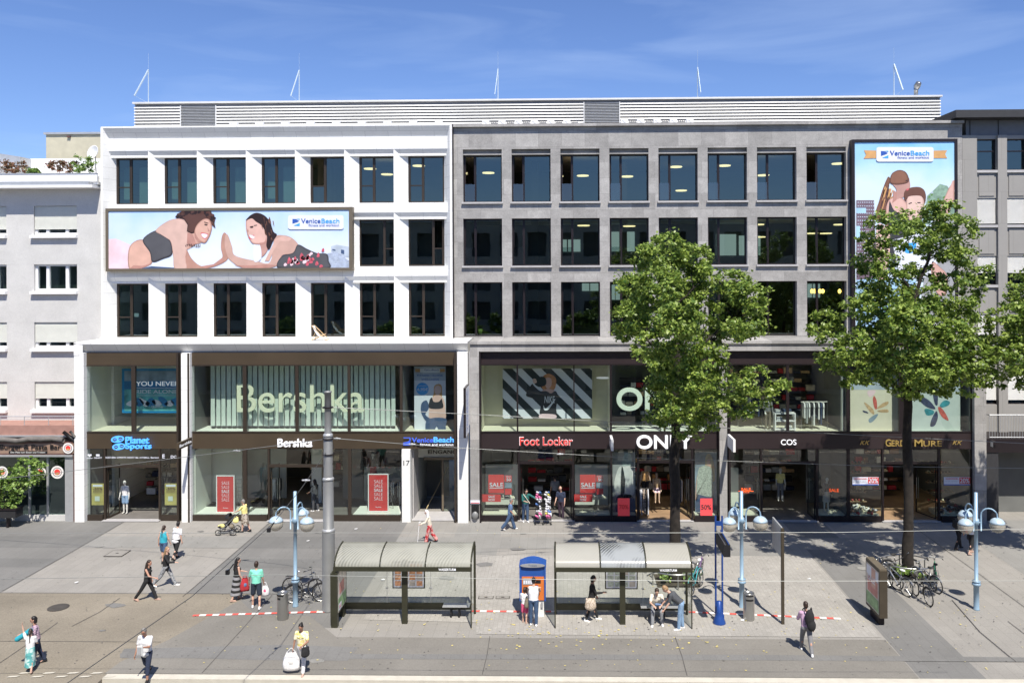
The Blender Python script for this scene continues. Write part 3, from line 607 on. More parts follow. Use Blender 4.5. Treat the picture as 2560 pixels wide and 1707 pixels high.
# square pale blocks along the parapet
M('concrete_pale', (.74, .74, .73), .8, 0, .05)
bx = MB(); bx.box(-.19, .19, -.16, .16, 0, .30, 'concrete_pale'); bx.prism([(-.13, .22), (-.02, .18), (.02, .11), (.13, .07), (.12, .05), (.0, .08), (-.04, .15), (-.14, .20)], 'y', -.164, -.158, 'grey_metal')
proto = None
wl = ['first', 'second', 'third', 'fourth', 'fifth', 'sixth', 'seventh', 'eighth', 'ninth', 'tenth']
for k, px in enumerate((585, 649.5, 713.5, 777, 840.7, 905, 969, 1033.5, 1097.5)):
    x, z = P(px, 316, D2+.35)
    lb = f'{wl[k]} square white block from the left on the white parapet'
    if proto is None: proto = bx.build('roof_block', world=False, loc=(x, D2+.35, 20.785)); o = proto
    else: o = proto.copy(); C.objects.link(o); o.location = (x, D2+.35, 20.785)
    tag(o, lb, 'roof block', 'square blocks along the parapet')
gxs = [1215, 1255.5, 1296, 1336, 1377, 1417, 1560.5, 1601, 1642, 1683, 1724]
for k, px in enumerate(gxs):
    x, z = P(px, 311, D2+.4); o = proto.copy(); C.objects.link(o); o.location = (x, D2+.4, 20.765)
    tag(o, (wl[k] + ' square white block from the left on the grey parapet') if k < 10 else 'rightmost square white block on the grey parapet', 'roof block', 'square blocks along the parapet')
vt = None; vl = ['left of the roof vent grille' , 'right of the roof vent grille']
for k, px in enumerate((1236, 1276, 1316, 1357, 1397, 1437, 1581, 1622, 1662, 1703)):
    x, z = P(px, 305, D2+.75)
    if vt is None:
        q = MB(); q.box(-.20, .20, -.1, .1, .02, .13, 'concrete_pale'); q.prism([(-.1, .13), (.1, .13), (.14, .2), (-.14, .2)], 'x', -.18, .18, 'grey_metal')
        for s in (-.16, -.05, .06, .17): q.box(s-.02, s+.02, -.16, -.1, .20, .26, 'louvre_dark')
        for s in (-.25, .25): q.ell((s, 0, .15), (.05, .05, .07), 'concrete_pale')
        vt = q.build('roof_bracket', world=False, loc=(x, D2+.75, 20.78)); o = vt
    else: o = vt.copy(); C.objects.link(o); o.location = (x, D2+.75, 20.78)
    n_ = k if k < 6 else k-6
    tag(o, f'{wl[n_]} finned bracket from the left, {"left" if k < 6 else "right"} of the roof vent grille' if k not in (5,) else 'finned bracket nearest the roof vent grille on its left side', 'bracket', 'finned brackets between the parapet blocks')

# ---- left neighbour
LN = E('apartment_building', (-30, 43.2, 0), 'pale grey rendered apartment house with roller shutters at the left edge', 'building')
M('maroon', (.14, .07, .06), .5, .1, .15); M('red_brick_tile', (.34, .19, .155), .8, 0, .12, 3); M('shutter', (.62, .63, .58), .6, 0, .03)
b = MB(); xn0, xn1 = -48, P(253, 600, D2)[0]-.01
wz = [(P(590, D2, 130)[1], P(515, D2, 130)[1]), (P(731, D2, 130)[1], P(661, D2, 130)[1]), (P(873, D2, 130)[1], P(806, D2, 130)[1]), (P(1032, D2, 130)[1], P(955, D2, 130)[1])]
wz = [(P(80, a, D2)[1], P(80, c, D2)[1]) for a, c in ((588, 515), (728, 661), (871, 806), (1024, 955))]
wx = [(P(82, 700, D2)[0], P(190, 700, D2)[0])]; lx = wx[0][0]-3.85; wx = [(lx-3.85, lx-3.85+2.33), (lx, lx+2.33)]+wx
ztop = P(100, 476, D2)[1]
zs = [4.2]; 
for a, c in wz[::-1]: zs += [a, c]
zs.append(ztop+.45)
for k in range(0, len(zs), 2): b.box(xn0, xn1, D2+.1, D2+.5, zs[k], zs[k+1], 'stucco')
for a, c in wz:
    xs = [xn0]+[v for q in wx for v in q]+[xn1]
    for k in range(0, len(xs), 2): b.box(xs[k], xs[k+1], D2+.103, D2+.5, a+.001, c-.001, 'stucco')
b.box(xn0, xn1, D2+.8, D2+.9, 4, ztop, 'room_dark')
b.build('wall', None, LN)
for ci, (a, c) in enumerate(wx):
    for ri, (z0, z1) in enumerate(wz):
        f_ = MB(); h = z1-z0; wd = c-a
        f_.box(a+.001, a+.13, D2+.25, D2+.4, z0, z1); f_.box(c-.05, c-.001, D2+.25, D2+.4, z0, z1); f_.box(a+.13, c-.05, D2+.252, D2+.38, z0, z0+.13)
        f_.box(a+.13, c-.05, D2+.252, D2+.38, z1-.1, z1); f_.box(a+wd*.25, a+wd*.32, D2+.251, D2+.39, z0+.13, z1-.1); f_.box(a+wd*.70, a+wd*.77, D2+.251, D2+.39, z0+.13, z1-.1)
        w_ = f_.build('window', 'white_plastic', LN)
        q = MB(); q.poly([(a+.05, D2+.36, z0+.05), (c-.05, D2+.36, z0+.05), (c-.05, D2+.36, z1-.05), (a+.05, D2+.36, z1-.05)]); q.build('pane', 'window_glass', w_)
        q = MB(); q.box(a-.12, c+.05, D2-.12, D2+.3, z0-.16, z0-.002); q.build('window_sill', 'white_plastic', w_)
        if ri != 1:
            q = MB(); zz = z1-.02; zl = z0+(.34 if ri == 0 else .36)
            if ri == 3: zl = z0+h*.42
            while zz > zl: q.prism([(D2+.18, zz), (D2+.165, zz-.03), (D2+.18, zz-.058), (D2+.2, zz-.058), (D2+.2, zz)][::-1], 'x', a+.02, c-.02); zz -= .06
            q.build('roller_shutter', 'shutter', w_)
b = MB()   # eaves, roof edge, terrace above the ground floor, parapets
ze = P(100, 470, D2-.6)[1]; b.box(xn0, xn1-.05, D2-.75, D2+1, ze, ze+.14, 'white_plastic'); b.box(xn0, xn1-.3, D2-.68, D2+.6, ze+.142, ze+.34, 'grey_metal')
zr = P(100, 436, D2-.3)[1]; b.box(xn0, xn1-.02, D2-.35, D2-.25, ze+.35, zr, 'white_plastic'); b.box(xn0, xn1-.01, D2-.38, D2-.22, zr, zr+.05, 'grey_metal')
b.box(xn0, xn1-.02, D2-.24, D2+9, ze+.2, ze+.36, 'concrete_pale')
b.build('eaves', None, LN)
b = MB(); yb = 49.; a = P(115, 337, yb); c = P(232, 396, yb)
M('old_concrete', (.50, .47, .36), .9, 0, .1, 2); b.box(a[0], c[0]+2.5, yb, yb+3, ze+.3, a[1], 'old_concrete'); b.box(a[0]-.1, c[0]+2.6, yb-.1, yb+3.1, a[1], a[1]+.12, 'grey_metal'); b.box(a[0]+1.3, a[0]+1.5, yb-.12, yb, a[1]-.18, a[1]-.1, 'maroon')
b.build('lift_housing', None, LN)
b = MB(); a = P(-60, 375, 47); c = P(50, 395, 47); b.prism([(a[0], a[1]), (c[0], P(50, 392, 47)[1]), (c[0], c[1]-.4), (a[0], c[1]-.4)][::-1], 'y', 47, 50, 'grey_metal'); b.prism([(-34, P(0, 396, 46.5)[1]), (P(60, 418, 46.5)[0], P(60, 420, 46.5)[1]), (P(60, 418, 46.5)[0], P(60, 424, 46.5)[1]), (-34, P(0, 402, 46.5)[1])][::-1], 'y', 46.5, 49, 'white_plastic'); b.box(-34, xn1-.1, 48, 48.1, ze+.3, P(100, 397, 48)[1], 'white_plastic')
b.build('roof_terrace_canopy', None, LN)
sd_ = MB(); a = P(237, 383, 46.2); sd_.lathe([(.001, 0), (.2, .02), (.33, .08), (.40, .16), (.38, .16), (.3, .09), (.001, .03)], 0, 0, 20, 'white_plastic')
o = E('satellite_dish', (a[0], 46.2, a[1]), 'round white satellite dish beside the white office block roof', 'satellite dish'); q = sd_.build('dish', None, o, True, world=False); q.rotation_euler = (math.radians(75), 0, math.radians(-20)); q = MB(); q.tube([(0, .05, -.1), (0, .12, -1.1)], .03, 6, 'steel'); q.build('post', None, o, world=False)
b = MB()   # protruding ground floor with bar front
xs0, xs1 = -48, XW0-.01; zt = P(100, 1062, DS)[1]
M('asphalt_roof', (.2, .2, .2), .9)
b.box(xs0, xs1, D1+.35, D2+.09, zt-.3, zt-.12, 'red_brick_tile'); b.box(xs0, xs1, D1+.2, D1+.34, P(100, 1089, D1)[1], zt, 'red_brick_tile'); b.box(xs0, xs1, D1+.1, D1+.5, P(100, 1092, D1)[1]-.02, P(100, 1089, D1)[1]-.003, 'grey_metal')
zs0, zs1 = P(100, 1137, D1)[1], P(100, 1105, D1)[1]
b.box(xs0, xs1-.12, D1+.06, D1+.3, zs0, zs1, 'maroon'); b.box(xs0, xs1-.1, D1+.0, D1+.31, zs0-.10, zs0-.003, 'grey_metal')
b.box(xs0, xs1-.05, D1+.12, D1+.34, zs1+.002, P(100, 1092, D1)[1]-.04, 'dark_frame')
b.box(xs1-.55, xs1-.12, D1+.10, D1+.5, 0, zs0-.104, 'grey_metal'); b.box(xs1-.115, xs1, D1+.12, D1+.5, 0, zs1, 'maroon')
b.box(xs0, xs1-.55, D1+.2, D1+.4, 0, .32, 'stucco'); b.box(xs0, xs1-.55, D1+6, D1+6.1, 0, 4, 'room_dark'); b.box(xs0, xs1-.55, D1+.41, D1+6, -.1, .02, 'room_floor')
b.build('bar_front', None, LN)
b = MB()
for px in (75, 121, -40): x = P(px, 1200, D1+.3)[0]; b.box(x-.05, x+.05, D1+.22, D1+.38, .32, zs0-.11)
b.build('window_frame', 'grey_metal', LN)
q = MB(); q.poly([(xs0, D1+.28, .32), (xs1-.55, D1+.28, .32), (xs1-.55, D1+.28, zs0-.1), (xs0, D1+.28, zs0-.1)]); q.build('shop_window', 'window_glass', LN)
b = MB(); z1 = P(100, 1041, D1+.2)[1]
for k in range(14): x = xs1-.2-k*1.28; b.tube([(x, D1+.24, zt), (x, D1+.24, z1)], .02, 6)
b.tube([(xs0, D1+.24, z1), (xs1, D1+.24, z1)], .025, 6); b.tube([(xs0, D1+.24, (z1+zt)/2+.1), (xs1, D1+.24, (z1+zt)/2+.1)], .012, 6); b.build('railing', 'grey_metal', LN)
# rolled awning
M('awning_cloth', (.14, .13, .12), .9, 0, .3, 3); b = MB(); a = P(170, 1080, D1-.1); rr2 = random.Random(5)
pts = [(xs0+i*.6, D1-.02+rr2.uniform(-.05, .05), P(0, 1099, D1)[1]+rr2.uniform(-.06, .06)) for i in range(38)]; b.tube(pts, .13, 7, 'awning_cloth'); b.tube([(a[0]-.3, D1+.0, a[1]), (a[0]+.25, D1+.1, a[1]-.5)], .09, 6, 'black'); b.tube([(a[0]+.1, D1-.1, a[1]+.05), (a[0]+.3, D1, a[1]-.25)], .07, 6, 'awning_cloth')
tag(b.build('rolled_awning', None, None, True), 'dark folded awning hanging above the bar sign', 'awning')
# ---- right neighbour
RN = E('office_building', (28, 45, 0), 'taupe stone office building with dark attic and white window blinds at the right edge', 'building')
M('attic_dark', (.035, .035, .038), .6, .1, .1); M('slate_blue', (.15, .155, .17), .6, .2, .06)
b = MB(); x0 = xgb+.02; x1 = 52; cols = [(P(2444, 600, D2)[0]), P(2519, 600, D2)[0]]; pw = cols[1]-cols[0]; wd = 1.10; cols = [cols[0]+pw*i for i in range(14)]
wr = [(P(2470, 425, D2)[1], P(2470, 347, D2)[1]), (P(2470, 562, D2)[1], P(2470, 495, D2)[1]), (P(2470, 712, D2)[1], P(2470, 640, D2)[1]), (P(2470, 858, D2)[1], P(2470, 786, D2)[1]), (P(2470, 1012, D2)[1], P(2470, 935, D2)[1])]
zt2 = P(2470, 338, D2)[1]
xs = [x0]+[v for q in cols for v in (q, q+wd)]+[x1]
for k in range(0, len(xs), 2): b.box(xs[k], xs[k+1], D2+.02, D2+.5, 4.2, zt2, 'taupe_stone')
for q in cols:
    zz = [4.2]+[v for p_ in wr[::-1] for v in p_]+[zt2]
    for k in range(0, len(zz), 2):
        b.box(q+.002, q+wd-.002, D2+.16, D2+.45, zz[k], zz[k+1], 'taupe_stone')
        if k and zz[k+1]-zz[k] > .6: b.box(q+.15, q+wd-.15, D2+.12, D2+.155, zz[k]+.12, zz[k+1]-.28, 'taupe_stone'); b.box(q+.002, q+wd-.002, D2+.03, D2+.155, zz[k+1]-.14, zz[k+1]-.003, 'sill_stone')
b.box(x0, x1, D2+1.5, D2+1.6, 0, zt2, 'room_dark')
b.build('wall', None, RN)
b = MB(); t0 = P(2390, 275, 44.6); b.box(t0[0], x1, 44.6, 52, P(2390, 294, 44.6)[1], t0[1], 'attic_dark'); b.box(x0+.3, x1, D2+.25, 52, zt2+.003, P(2390, 294, 44.6)[1]-.004, 'slate_blue')
for k in range(20): b.box(x0+.5+k*1.5, x0+.53+k*1.5, D2+.22, D2+.25, zt2+.01, P(2390, 294, 44.6)[1]-.02, 'attic_dark')
b.build('attic', None, RN)
for ci, q in enumerate(cols[:8]):
    for ri, (z0, z1) in enumerate(wr):
        m = MB(); m.box(q+.003, q+.07, D2+.3, D2+.38, z0, z1); m.box(q+wd-.07, q+wd-.003, D2+.3, D2+.38, z0, z1); m.box(q+.07, q+wd-.07, D2+.3, D2+.38, z0, z0+.06); m.box(q+.07, q+wd-.07, D2+.3, D2+.38, z1-.06, z1)
        if ri == 0: m.box(q+.07, q+wd-.07, D2+.3, D2+.37, z0+(z1-z0)*.6, z0+(z1-z0)*.6+.06)
        w_ = m.build('window', 'dark_frame', RN); p_ = MB(); p_.poly([(q+.05, D2+.35, z0), (q+wd-.05, D2+.35, z0), (q+wd-.05, D2+.35, z1), (q+.05, D2+.35, z1)]); p_.build('pane', 'window_glass', w_)
        if ri > 0:
            m = MB(); zz = z1; zl = z0+(z1-z0)*{1: .06, 2: .42, 3: .3, 4: .15}[ri]
            while zz > zl: m.prism([(D2+.22, zz-.02), (D2+.2, zz-.045), (D2+.26, zz-.01), (D2+.27, zz)][::-1], 'x', q+.03, q+wd-.05); zz -= .05
            m.build('blind', 'blind_white', w_)
b = MB(); b.box(XG1+.02, x1, D1+.6, D2+1.4, 3.95, 4.19, 'dark_frame'); b.box(XG1+.02, x1, D1+.55, D1+.9, 3.5, 4.2, 'dark_frame'); b.box(XG1+.02, XG1+.9, D1+.6, D1+1.2, 0, 3.5, 'attic_dark'); b.box(XG1+1.1, x1, D1+2.2, D1+2.4, 0, 3.9, 'room_dark'); b.box(XG1+4.0, XG1+4.5, D1+.6, D1+1.2, 0, 3.5, 'attic_dark')
b.build('portal', None, RN)
b = MB(); z0, z1 = 4.2, P(2480, 1037, D1+.7)[1]
b.tube([(XG1+.15, D1+1.6, z1+.02), (XG1+.5, D1+.7, z1), (x1, D1+.7, z1)], .03, 6); b.tube([(XG1+.5, D1+.7, z0+.05), (x1, D1+.7, z0+.05)], .02, 6)
k = XG1+.5
while k < 34: b.tube([(k, D1+.7, z0), (k, D1+.7, z1)], .012, 5); k += .14
b.build('railing', 'grey_metal', RN)

# glowing ceiling discs added to brighten the shop interiors
M('shop_fill_glow', (1, .86, .62), .5, 0, 0, emit=14)
for bld, a, c, z, y_, n in ((WB, 640, 840, 3.86, DS+3.4, 3), (WB, 520, 980, 8.15, DS+3.6, 4), (GB, 1310, 1420, 3.8, DS+3.4, 2), (GB, 1600, 1720, 3.8, DS+3.6, 3), (GB, 1850, 2080, 8.15, DS+2.6, 4), (GB, 2220, 2420, 3.8, DS+2.6, 4), (GB, 1900, 2040, 3.8, DS+4, 3), (WB, 270, 390, 3.85, DS+4, 2)):
    for k in range(n):
        q = MB(); x = fx(a+(c-a)*(k+.5)/n); q.lathe([(.001, z-.05), (.10, z-.05), (.12, z-.01), (.001, z-.005)], x, y_+(k % 2)*.8, 12, 'shop_fill_glow'); q.build('fill_disc', None, bld)
# ================================================================== SIGNS, BILLBOARDS, WINDOW DISPLAYS
M('sky_print', (.36, .58, .86), .5, 0, .30, .35); M('sky_print2', (.14, .42, .82), .5, 0, .2, .3); M('print_white', (.72, .75, .84), .5, 0, .04, .5)
M('skin_print', (.60, .36, .29), .5, 0, .2, 1.4); M('skin_lit', (.72, .49, .43), .5, 0, .14, 1.2); M('skin_print2', (.66, .42, .38), .5, 0, .08, .9); M('hair_print', (.05, .025, .025), .5, 0, .4, 4); M('top_black', (.035, .035, .042), .5, 0, .2, 2)
M('pink_print', (.80, .60, .66), .5, 0, .12, 1.5); M('red_print', (.55, .10, .14), .5, 0, .3, 6); M('jeans_print', (.38, .44, .56), .5, 0, .2, 6); M('logo_blue', (.03, .10, .42), .4, 0, 0); M('logo_cyan', (.06, .38, .85), .4, 0, 0)
M('house_print', (.45, .52, .62), .5, 0, .15, 2); M('ribbon', (.60, .33, .13), .5, 0, .12, 3); M('skin_shade', (.46, .24, .20), .5, 0, .12, 2); M('skin_shade2', (.62, .40, .34), .5, 0, .10, 2); M('navy_print', (.06, .10, .20), .5, 0, .1); M('lip', (.62, .12, .14), .5, 0, 0); M('hair_brown', (.16, .07, .045), .5, 0, .25, 4)
M('roof_print', (.16, .11, .15), .6, 0, .2, 3); M('tree_print', (.22, .34, .26), .6, 0, .3, 5); M('grey_print', (.33, .34, .36), .6, 0, .15, 1.2)
def printed_sky(name, c1, c2, zlo, zhi, c3):
    """printed poster background: cloudy sky picture"""
    m = bpy.data.materials.new(name); m.use_nodes = True; t = m.node_tree; b_ = t.nodes['Principled BSDF']; b_.inputs['Roughness'].default_value = .5; N = t.nodes.new; L = t.links.new
    g = N('ShaderNodeNewGeometry'); s_ = N('ShaderNodeSeparateXYZ'); L(g.outputs['Position'], s_.inputs[0]); n = N('ShaderNodeTexNoise'); n.inputs['Scale'].default_value = .45; n.inputs['Detail'].default_value = 5; L(g.outputs['Position'], n.inputs['Vector'])
    r = N('ShaderNodeMapRange'); r.inputs[1].default_value = zlo; r.inputs[2].default_value = zhi; L(s_.outputs[2], r.inputs[0]); a = N('ShaderNodeMath'); a.operation = 'MULTIPLY_ADD'; L(n.outputs[0], a.inputs[0]); a.inputs[1].default_value = 1.1; L(r.outputs[0], a.inputs[2]); a2 = N('ShaderNodeMath'); a2.operation = 'SUBTRACT'; L(a.outputs[0], a2.inputs[0]); a2.inputs[1].default_value = .55
    rp_ = N('ShaderNodeValToRGB'); rp_.color_ramp.elements[0].color = c1+(1,); rp_.color_ramp.elements[0].position = .1; rp_.color_ramp.elements[1].color = c2+(1,); e_ = rp_.color_ramp.elements.new(.5); e_.color = c3+(1,); L(a2.outputs[0], rp_.inputs[0]); L(rp_.outputs[0], b_.inputs['Base Color']); MATS[name] = m
printed_sky('sky_tall', (.62, .74, .86), (.13, .45, .86), 16.5, 20.6, (.45, .68, .88)); printed_sky('sky_wide', (.70, .76, .88), (.36, .58, .86), 13.0, 17.2, (.58, .70, .88))
def zz(o, sc, pts): return [(o[0]+a/sc, o[1]+b_/sc) for a, b_ in pts]
Z5 = lambda p: zz((0, 500), 3.672, p); Z6 = lambda p: zz((640, 500), 3.672, p); Z4 = lambda p: zz((1920, 100), 3.672, p); Z3 = lambda p: zz((820, 860), 3.408, p)
ly_ = [0]
def logo(q, x0, y0, x1, y1, Y, sub=True):
    """white plate with the arrow mark and two-tone lettering"""
    w_ = x1-x0; h = y1-y0; X = lambda t: x0+w_*t; YY = lambda t: y0+h*t
    shape(q, [(X(.08), YY(.27)), (X(.14), YY(.28)), (X(.20), YY(.42)), (X(.16), YY(.50)), (X(.08), YY(.60))], Y-.012, 'logo_blue', smooth=False)
    shape(q, [(X(.14), YY(.26)), (X(.21), YY(.26)), (X(.21), YY(.34))], Y-.013, 'logo_cyan', smooth=False); shape(q, [(X(.10), YY(.74)), (X(.21), YY(.56)), (X(.21), YY(.76))], Y-.012, 'logo_cyan', smooth=False)
    q.ptext('Venice', X(.235), YY(.24), X(.585), YY(.58), Y-.014, 'logo_blue', .004, .025); q.ptext('Beach', X(.60), YY(.24), X(.925), YY(.58), Y-.014, 'logo_cyan', .004, .025)
    if sub: q.ptext('fitness and workout', X(.37), YY(.62), X(.92), YY(.80), Y-.014, 'logo_blue', .004, .0)
def plate(q, x0, y0, x1, y1, Y, mat, r=5):
    shape(q, [(x0+r, y0), (x1-r, y0), (x1-r*.3, y0+r*.3), (x1, y0+r), (x1, y1-r), (x1-r*.3, y1-r*.3), (x1-r, y1), (x0+r, y1), (x0+r*.3, y1-r*.3), (x0, y1-r), (x0, y0+r), (x0+r*.3, y0+r*.3)], Y, mat, smooth=False)
M('leaf_green', (.10, .22, .05), .7, 0, .3, 9)
# ---- wide billboard
YB = D2-.38
B1 = E('billboard', (P(573, 680, YB)[0], YB, P(573, 680, YB)[1]), 'wide billboard with two women touching palms on the white facade', 'billboard')
q = MB(); a = P(264, 679, YB); c = P(881, 517.5, YB); t = .15
q.box(a[0], c[0], YB, D2-.01, a[1], a[1]+t); q.box(a[0], c[0], YB, D2-.01, c[1]-t, c[1]); q.box(a[0], a[0]+t, YB+.002, D2-.012, a[1]+t, c[1]-t); q.box(c[0]-t*1.3, c[0], YB+.002, D2-.012, a[1]+t, c[1]-t)
q.build('frame', 'bronze_light', B1)
q = MB(); Yp = YB+.04; q.box(a[0]+t, c[0]-t*1.3, Yp+.01, D2-.05, a[1]+t, c[1]-t, 'sky_wide'); e = .004
def inset(pts, d):
    """outline moved inwards by d along its normals"""
    n = len(pts); ar = sum(pts[i][0]*pts[(i+1) % n][1]-pts[(i+1) % n][0]*pts[i][1] for i in range(n)); sg = 1 if ar > 0 else -1; out = []
    for i in range(n):
        a, b_ = Vector(pts[i-1]), Vector(pts[(i+1) % n]); t = (b_-a); t = t.normalized() if t.length > 1e-6 else Vector((1, 0)); out.append((pts[i][0]-sg*t.y*d, pts[i][1]+sg*t.x*d))
    a2 = sum(out[i][0]*out[(i+1) % n][1]-out[(i+1) % n][0]*out[i][1] for i in range(n))
    return out if a2*ar > 0 and abs(a2) > abs(ar)*.12 and abs(a2) < abs(ar) else None
def simple(pts):
    """True when no two edges of the outline cross"""
    n = len(pts); cr = lambda o, a, b_: (a[0]-o[0])*(b_[1]-o[1])-(a[1]-o[1])*(b_[0]-o[0])
    for i in range(n):
        a, b_ = pts[i], pts[(i+1) % n]
        for j in range(i+2, n):
            if i == 0 and j == n-1: continue
            c, d_ = pts[j], pts[(j+1) % n]
            if cr(a, b_, c)*cr(a, b_, d_) < 0 and cr(c, d_, a)*cr(c, d_, b_) < 0: return False
    return True
def tones(name, c0, c1, n=4):
    for i in range(n): f_ = i/(n-1); M(f'{name}_{i}', tuple(a+(b_-a)*f_ for a, b_ in zip(c0, c1)), .5, 0, .10, 1.6)
tones('skin_print', (.36, .18, .14), (.64, .39, .31)); tones('skin_lit', (.46, .27, .22), (.72, .51, .44)); tones('skin_print2', (.40, .21, .18), (.68, .43, .37)); tones('top_black', (.020, .020, .026), (.085, .085, .095)); tones('hair_print', (.022, .010, .010), (.10, .045, .035)); tones('hair_brown', (.09, .035, .025), (.24, .11, .07))
def A(pts, mat, k, sm=True):
    if mat+'_0' in MATS and len(pts) > 5:
        o_ = curve(pts, 5) if sm else curve(pts, 2)
        if not sm or not simple(o_): o_ = list(pts)
        big = max(p[0] for p in o_)-min(p[0] for p in o_) > 14
        shape(q, o_, Yp-e*k, mat+'_0', smooth=False)
        if big:
            for i, d in ((1, .9), (2, 2.1), (3, 3.8)):
                w_ = inset(o_, d)
                if w_ is None or not simple(w_): break
                shape(q, [(x_-.25*i, y_-.3*i) for x_, y_ in w_], Yp-e*k-.0007*i, f'{mat}_{i}', smooth=False)
    else: shape(q, pts, Yp-e*k, mat, smooth=sm)
A([(270, 598), (290, 597), (325, 612), (323, 671.5), (270, 671.5)], 'pink_print', 1, False)
A(Z5([(1190, 430), (1310, 365), (1400, 500), (1395, 575), (1370, 600), (1290, 630), (1185, 631)]), 'skin_print', 1)
A(Z5([(1300, 630), (1390, 608), (1600, 622), (1600, 631)]), 'navy_print', 2, False)
A(Z5([(1430, 280), (1310, 365), (1375, 480), (1400, 570), (1500, 540), (1580, 500), (1570, 380), (1490, 320)]), 'top_black', 2)
A(Z5([(1700, 440), (1760, 540), (1850, 608), (1960, 590), (2040, 530), (2028, 440), (2035, 345), (2058, 300), (2085, 330), (2098, 430), (2092, 540), (2000, 600), (1880, 630), (1700, 631)]), 'skin_print', 2)
A(Z5([(1710, 250), (1790, 260), (1850, 380), (1790, 410), (1700, 450)]), 'skin_print', 3)
A(Z5([(1430, 280), (1540, 195), (1640, 172), (1705, 195), (1730, 260), (1722, 420), (1700, 520), (1715, 631), (1605, 631), (1590, 520), (1565, 380), (1490, 325)]), 'skin_lit', 4)
hr = random.Random(11); pts = []
base = [(1620, 130), (1680, 100), (1760, 92), (1850, 92), (1935, 100), (1960, 170), (1978, 260), (1930, 215), (1860, 190), (1810, 250), (1790, 300), (1760, 310), (1715, 290), (1722, 230), (1690, 180), (1640, 165)]
for (x, y) in base: pts += [(x+hr.uniform(-8, 8), y+hr.uniform(-6, 6)), (x+hr.uniform(-26, 26), max(92, y+hr.uniform(-22, 22)))]
A(Z5(pts if simple(pts) else base), 'hair_print', 5, False)
A(Z5([(1860, 180), (1920, 178), (1945, 240), (1938, 290), (1920, 340), (1880, 395), (1820, 370), (1785, 310), (1800, 240)]), 'skin_print', 6)
A(Z5([(1850, 310), (1905, 318), (1885, 350), (1860, 340)]), 'print_white', 7); A(Z5([(1880, 220), (1905, 225), (1900, 236), (1878, 232)]), 'hair_print', 7); A(Z5([(1875, 200), (1915, 212), (1912, 218), (1873, 208)]), 'hair_print', 7, False)
for k in range(75):
    t = hr.uniform(-2.9, .15); cx_ = 1795+155*math.cos(t)*hr.uniform(.75, 1.12); cy_ = 175+95*math.sin(t)*hr.uniform(.6, 1.0); r_h = hr.uniform(10, 26)
    if cy_-r_h < 92: cy_ = 92+r_h
    A(Z5([(cx_+r_h*math.cos(j*1.05)*hr.uniform(.5, 1.3), cy_+r_h*math.sin(j*1.05)*hr.uniform(.5, 1.3)) for j in range(6)]), 'hair_print' if k % 3 else 'hair_brown', 5.5+.004*k, False)
A(Z5([(1720, 300), (1770, 320), (1800, 400), (1760, 430), (1715, 400)]), 'skin_shade', 5, False); A(Z5([(1785, 290), (1805, 330), (1840, 385), (1820, 388), (1788, 345)]), 'skin_shade', 7, False); A(Z5([(1225, 600), (1300, 605), (1390, 585), (1370, 600), (1290, 630), (1190, 631)]), 'skin_shade', 1.6, False)
A(Z5([(1440, 285), (1545, 200), (1600, 185), (1540, 240), (1500, 300), (1570, 375), (1490, 325)]), 'skin_shade2', 4.3, False); A(Z5([(1690, 300), (1728, 330), (1722, 420), (1702, 520), (1712, 631), (1690, 631), (1680, 500)]), 'skin_shade2', 4.3, False); A(Z5([(1850, 608), (1960, 590), (2040, 530), (2060, 560), (2000, 600), (1880, 631)]), 'skin_shade', 3, False)
A(Z5([(1905, 250), (1925, 285), (1908, 292)]), 'skin_shade', 7, False); A(Z5([(1845, 300), (1908, 310), (1912, 318), (1888, 358), (1858, 345)]), 'lip', 6.8)
for k in range(9): x = 1700+k*16; A(Z5([(x, 405+hr.uniform(0, 30)), (x+12, 400), (x+10, 430+hr.uniform(0, 12))]), 'hair_print', 5, False)
A(Z5([(2070, 320), (2095, 330), (2130, 430), (2160, 512), (2350, 560), (2480, 570)])+Z6([(170, 350), (250, 325), (330, 350), (390, 420), (340, 490), (240, 510), (200, 600), (60, 631), (-180, 615), (-420, 595), (-260, 620)])[:8]+Z5([(2230, 625), (2120, 560), (2080, 500), (2060, 400)]), 'skin_lit', 3)
A(Z6([(0, 410), (60, 408), (110, 350), (110, 450), (60, 520), (0, 520)]), 'skin_print2', 4); A(Z6([(-20, 405), (30, 405), (50, 480), (40, 550), (-20, 560)]), 'print_white', 5)
A(Z5([(2265, 180), (2258, 250), (2275, 330), (2320, 400), (2400, 410), (2450, 380), (2460, 250), (2420, 160), (2330, 150)]), 'skin_print2', 5)
A(Z5([(2255, 190), (2300, 140)])+Z6([(10, 118), (80, 145), (130, 205), (160, 290), (192, 320), (155, 380), (120, 455), (95, 420), (100, 330), (55, 240), (0, 200), (-40, 170)]), 'hair_print', 6)
A(Z5([(2290, 320), (2335, 335), (2325, 355), (2300, 348)]), 'print_white', 6.5); A(Z5([(2295, 245), (2325, 240), (2320, 256), (2298, 256)]), 'hair_print', 6.5)
A(Z6([(-15, 320), (-60, 330), (-70, 350), (-45, 362), (-20, 350)]), 'lip', 6.2, False); A(Z6([(60, 300), (95, 330), (90, 400), (40, 410), (20, 380)]), 'skin_shade', 5.4, False); A(Z6([(180, 360), (250, 330), (330, 352), (300, 380), (220, 380), (160, 470), (120, 560), (80, 560)]), 'skin_shade2', 4.4, False); A(Z6([(190, 600), (60, 631), (-100, 622), (-200, 600), (-40, 600), (100, 590)]), 'skin_shade', 4.4, False)
A(Z5([(2330, 232), (2360, 228), (2358, 236), (2332, 240)]), 'hair_print', 6.5, False); A(Z5([(2275, 262), (2268, 290), (2285, 294)]), 'skin_shade', 6.5, False)
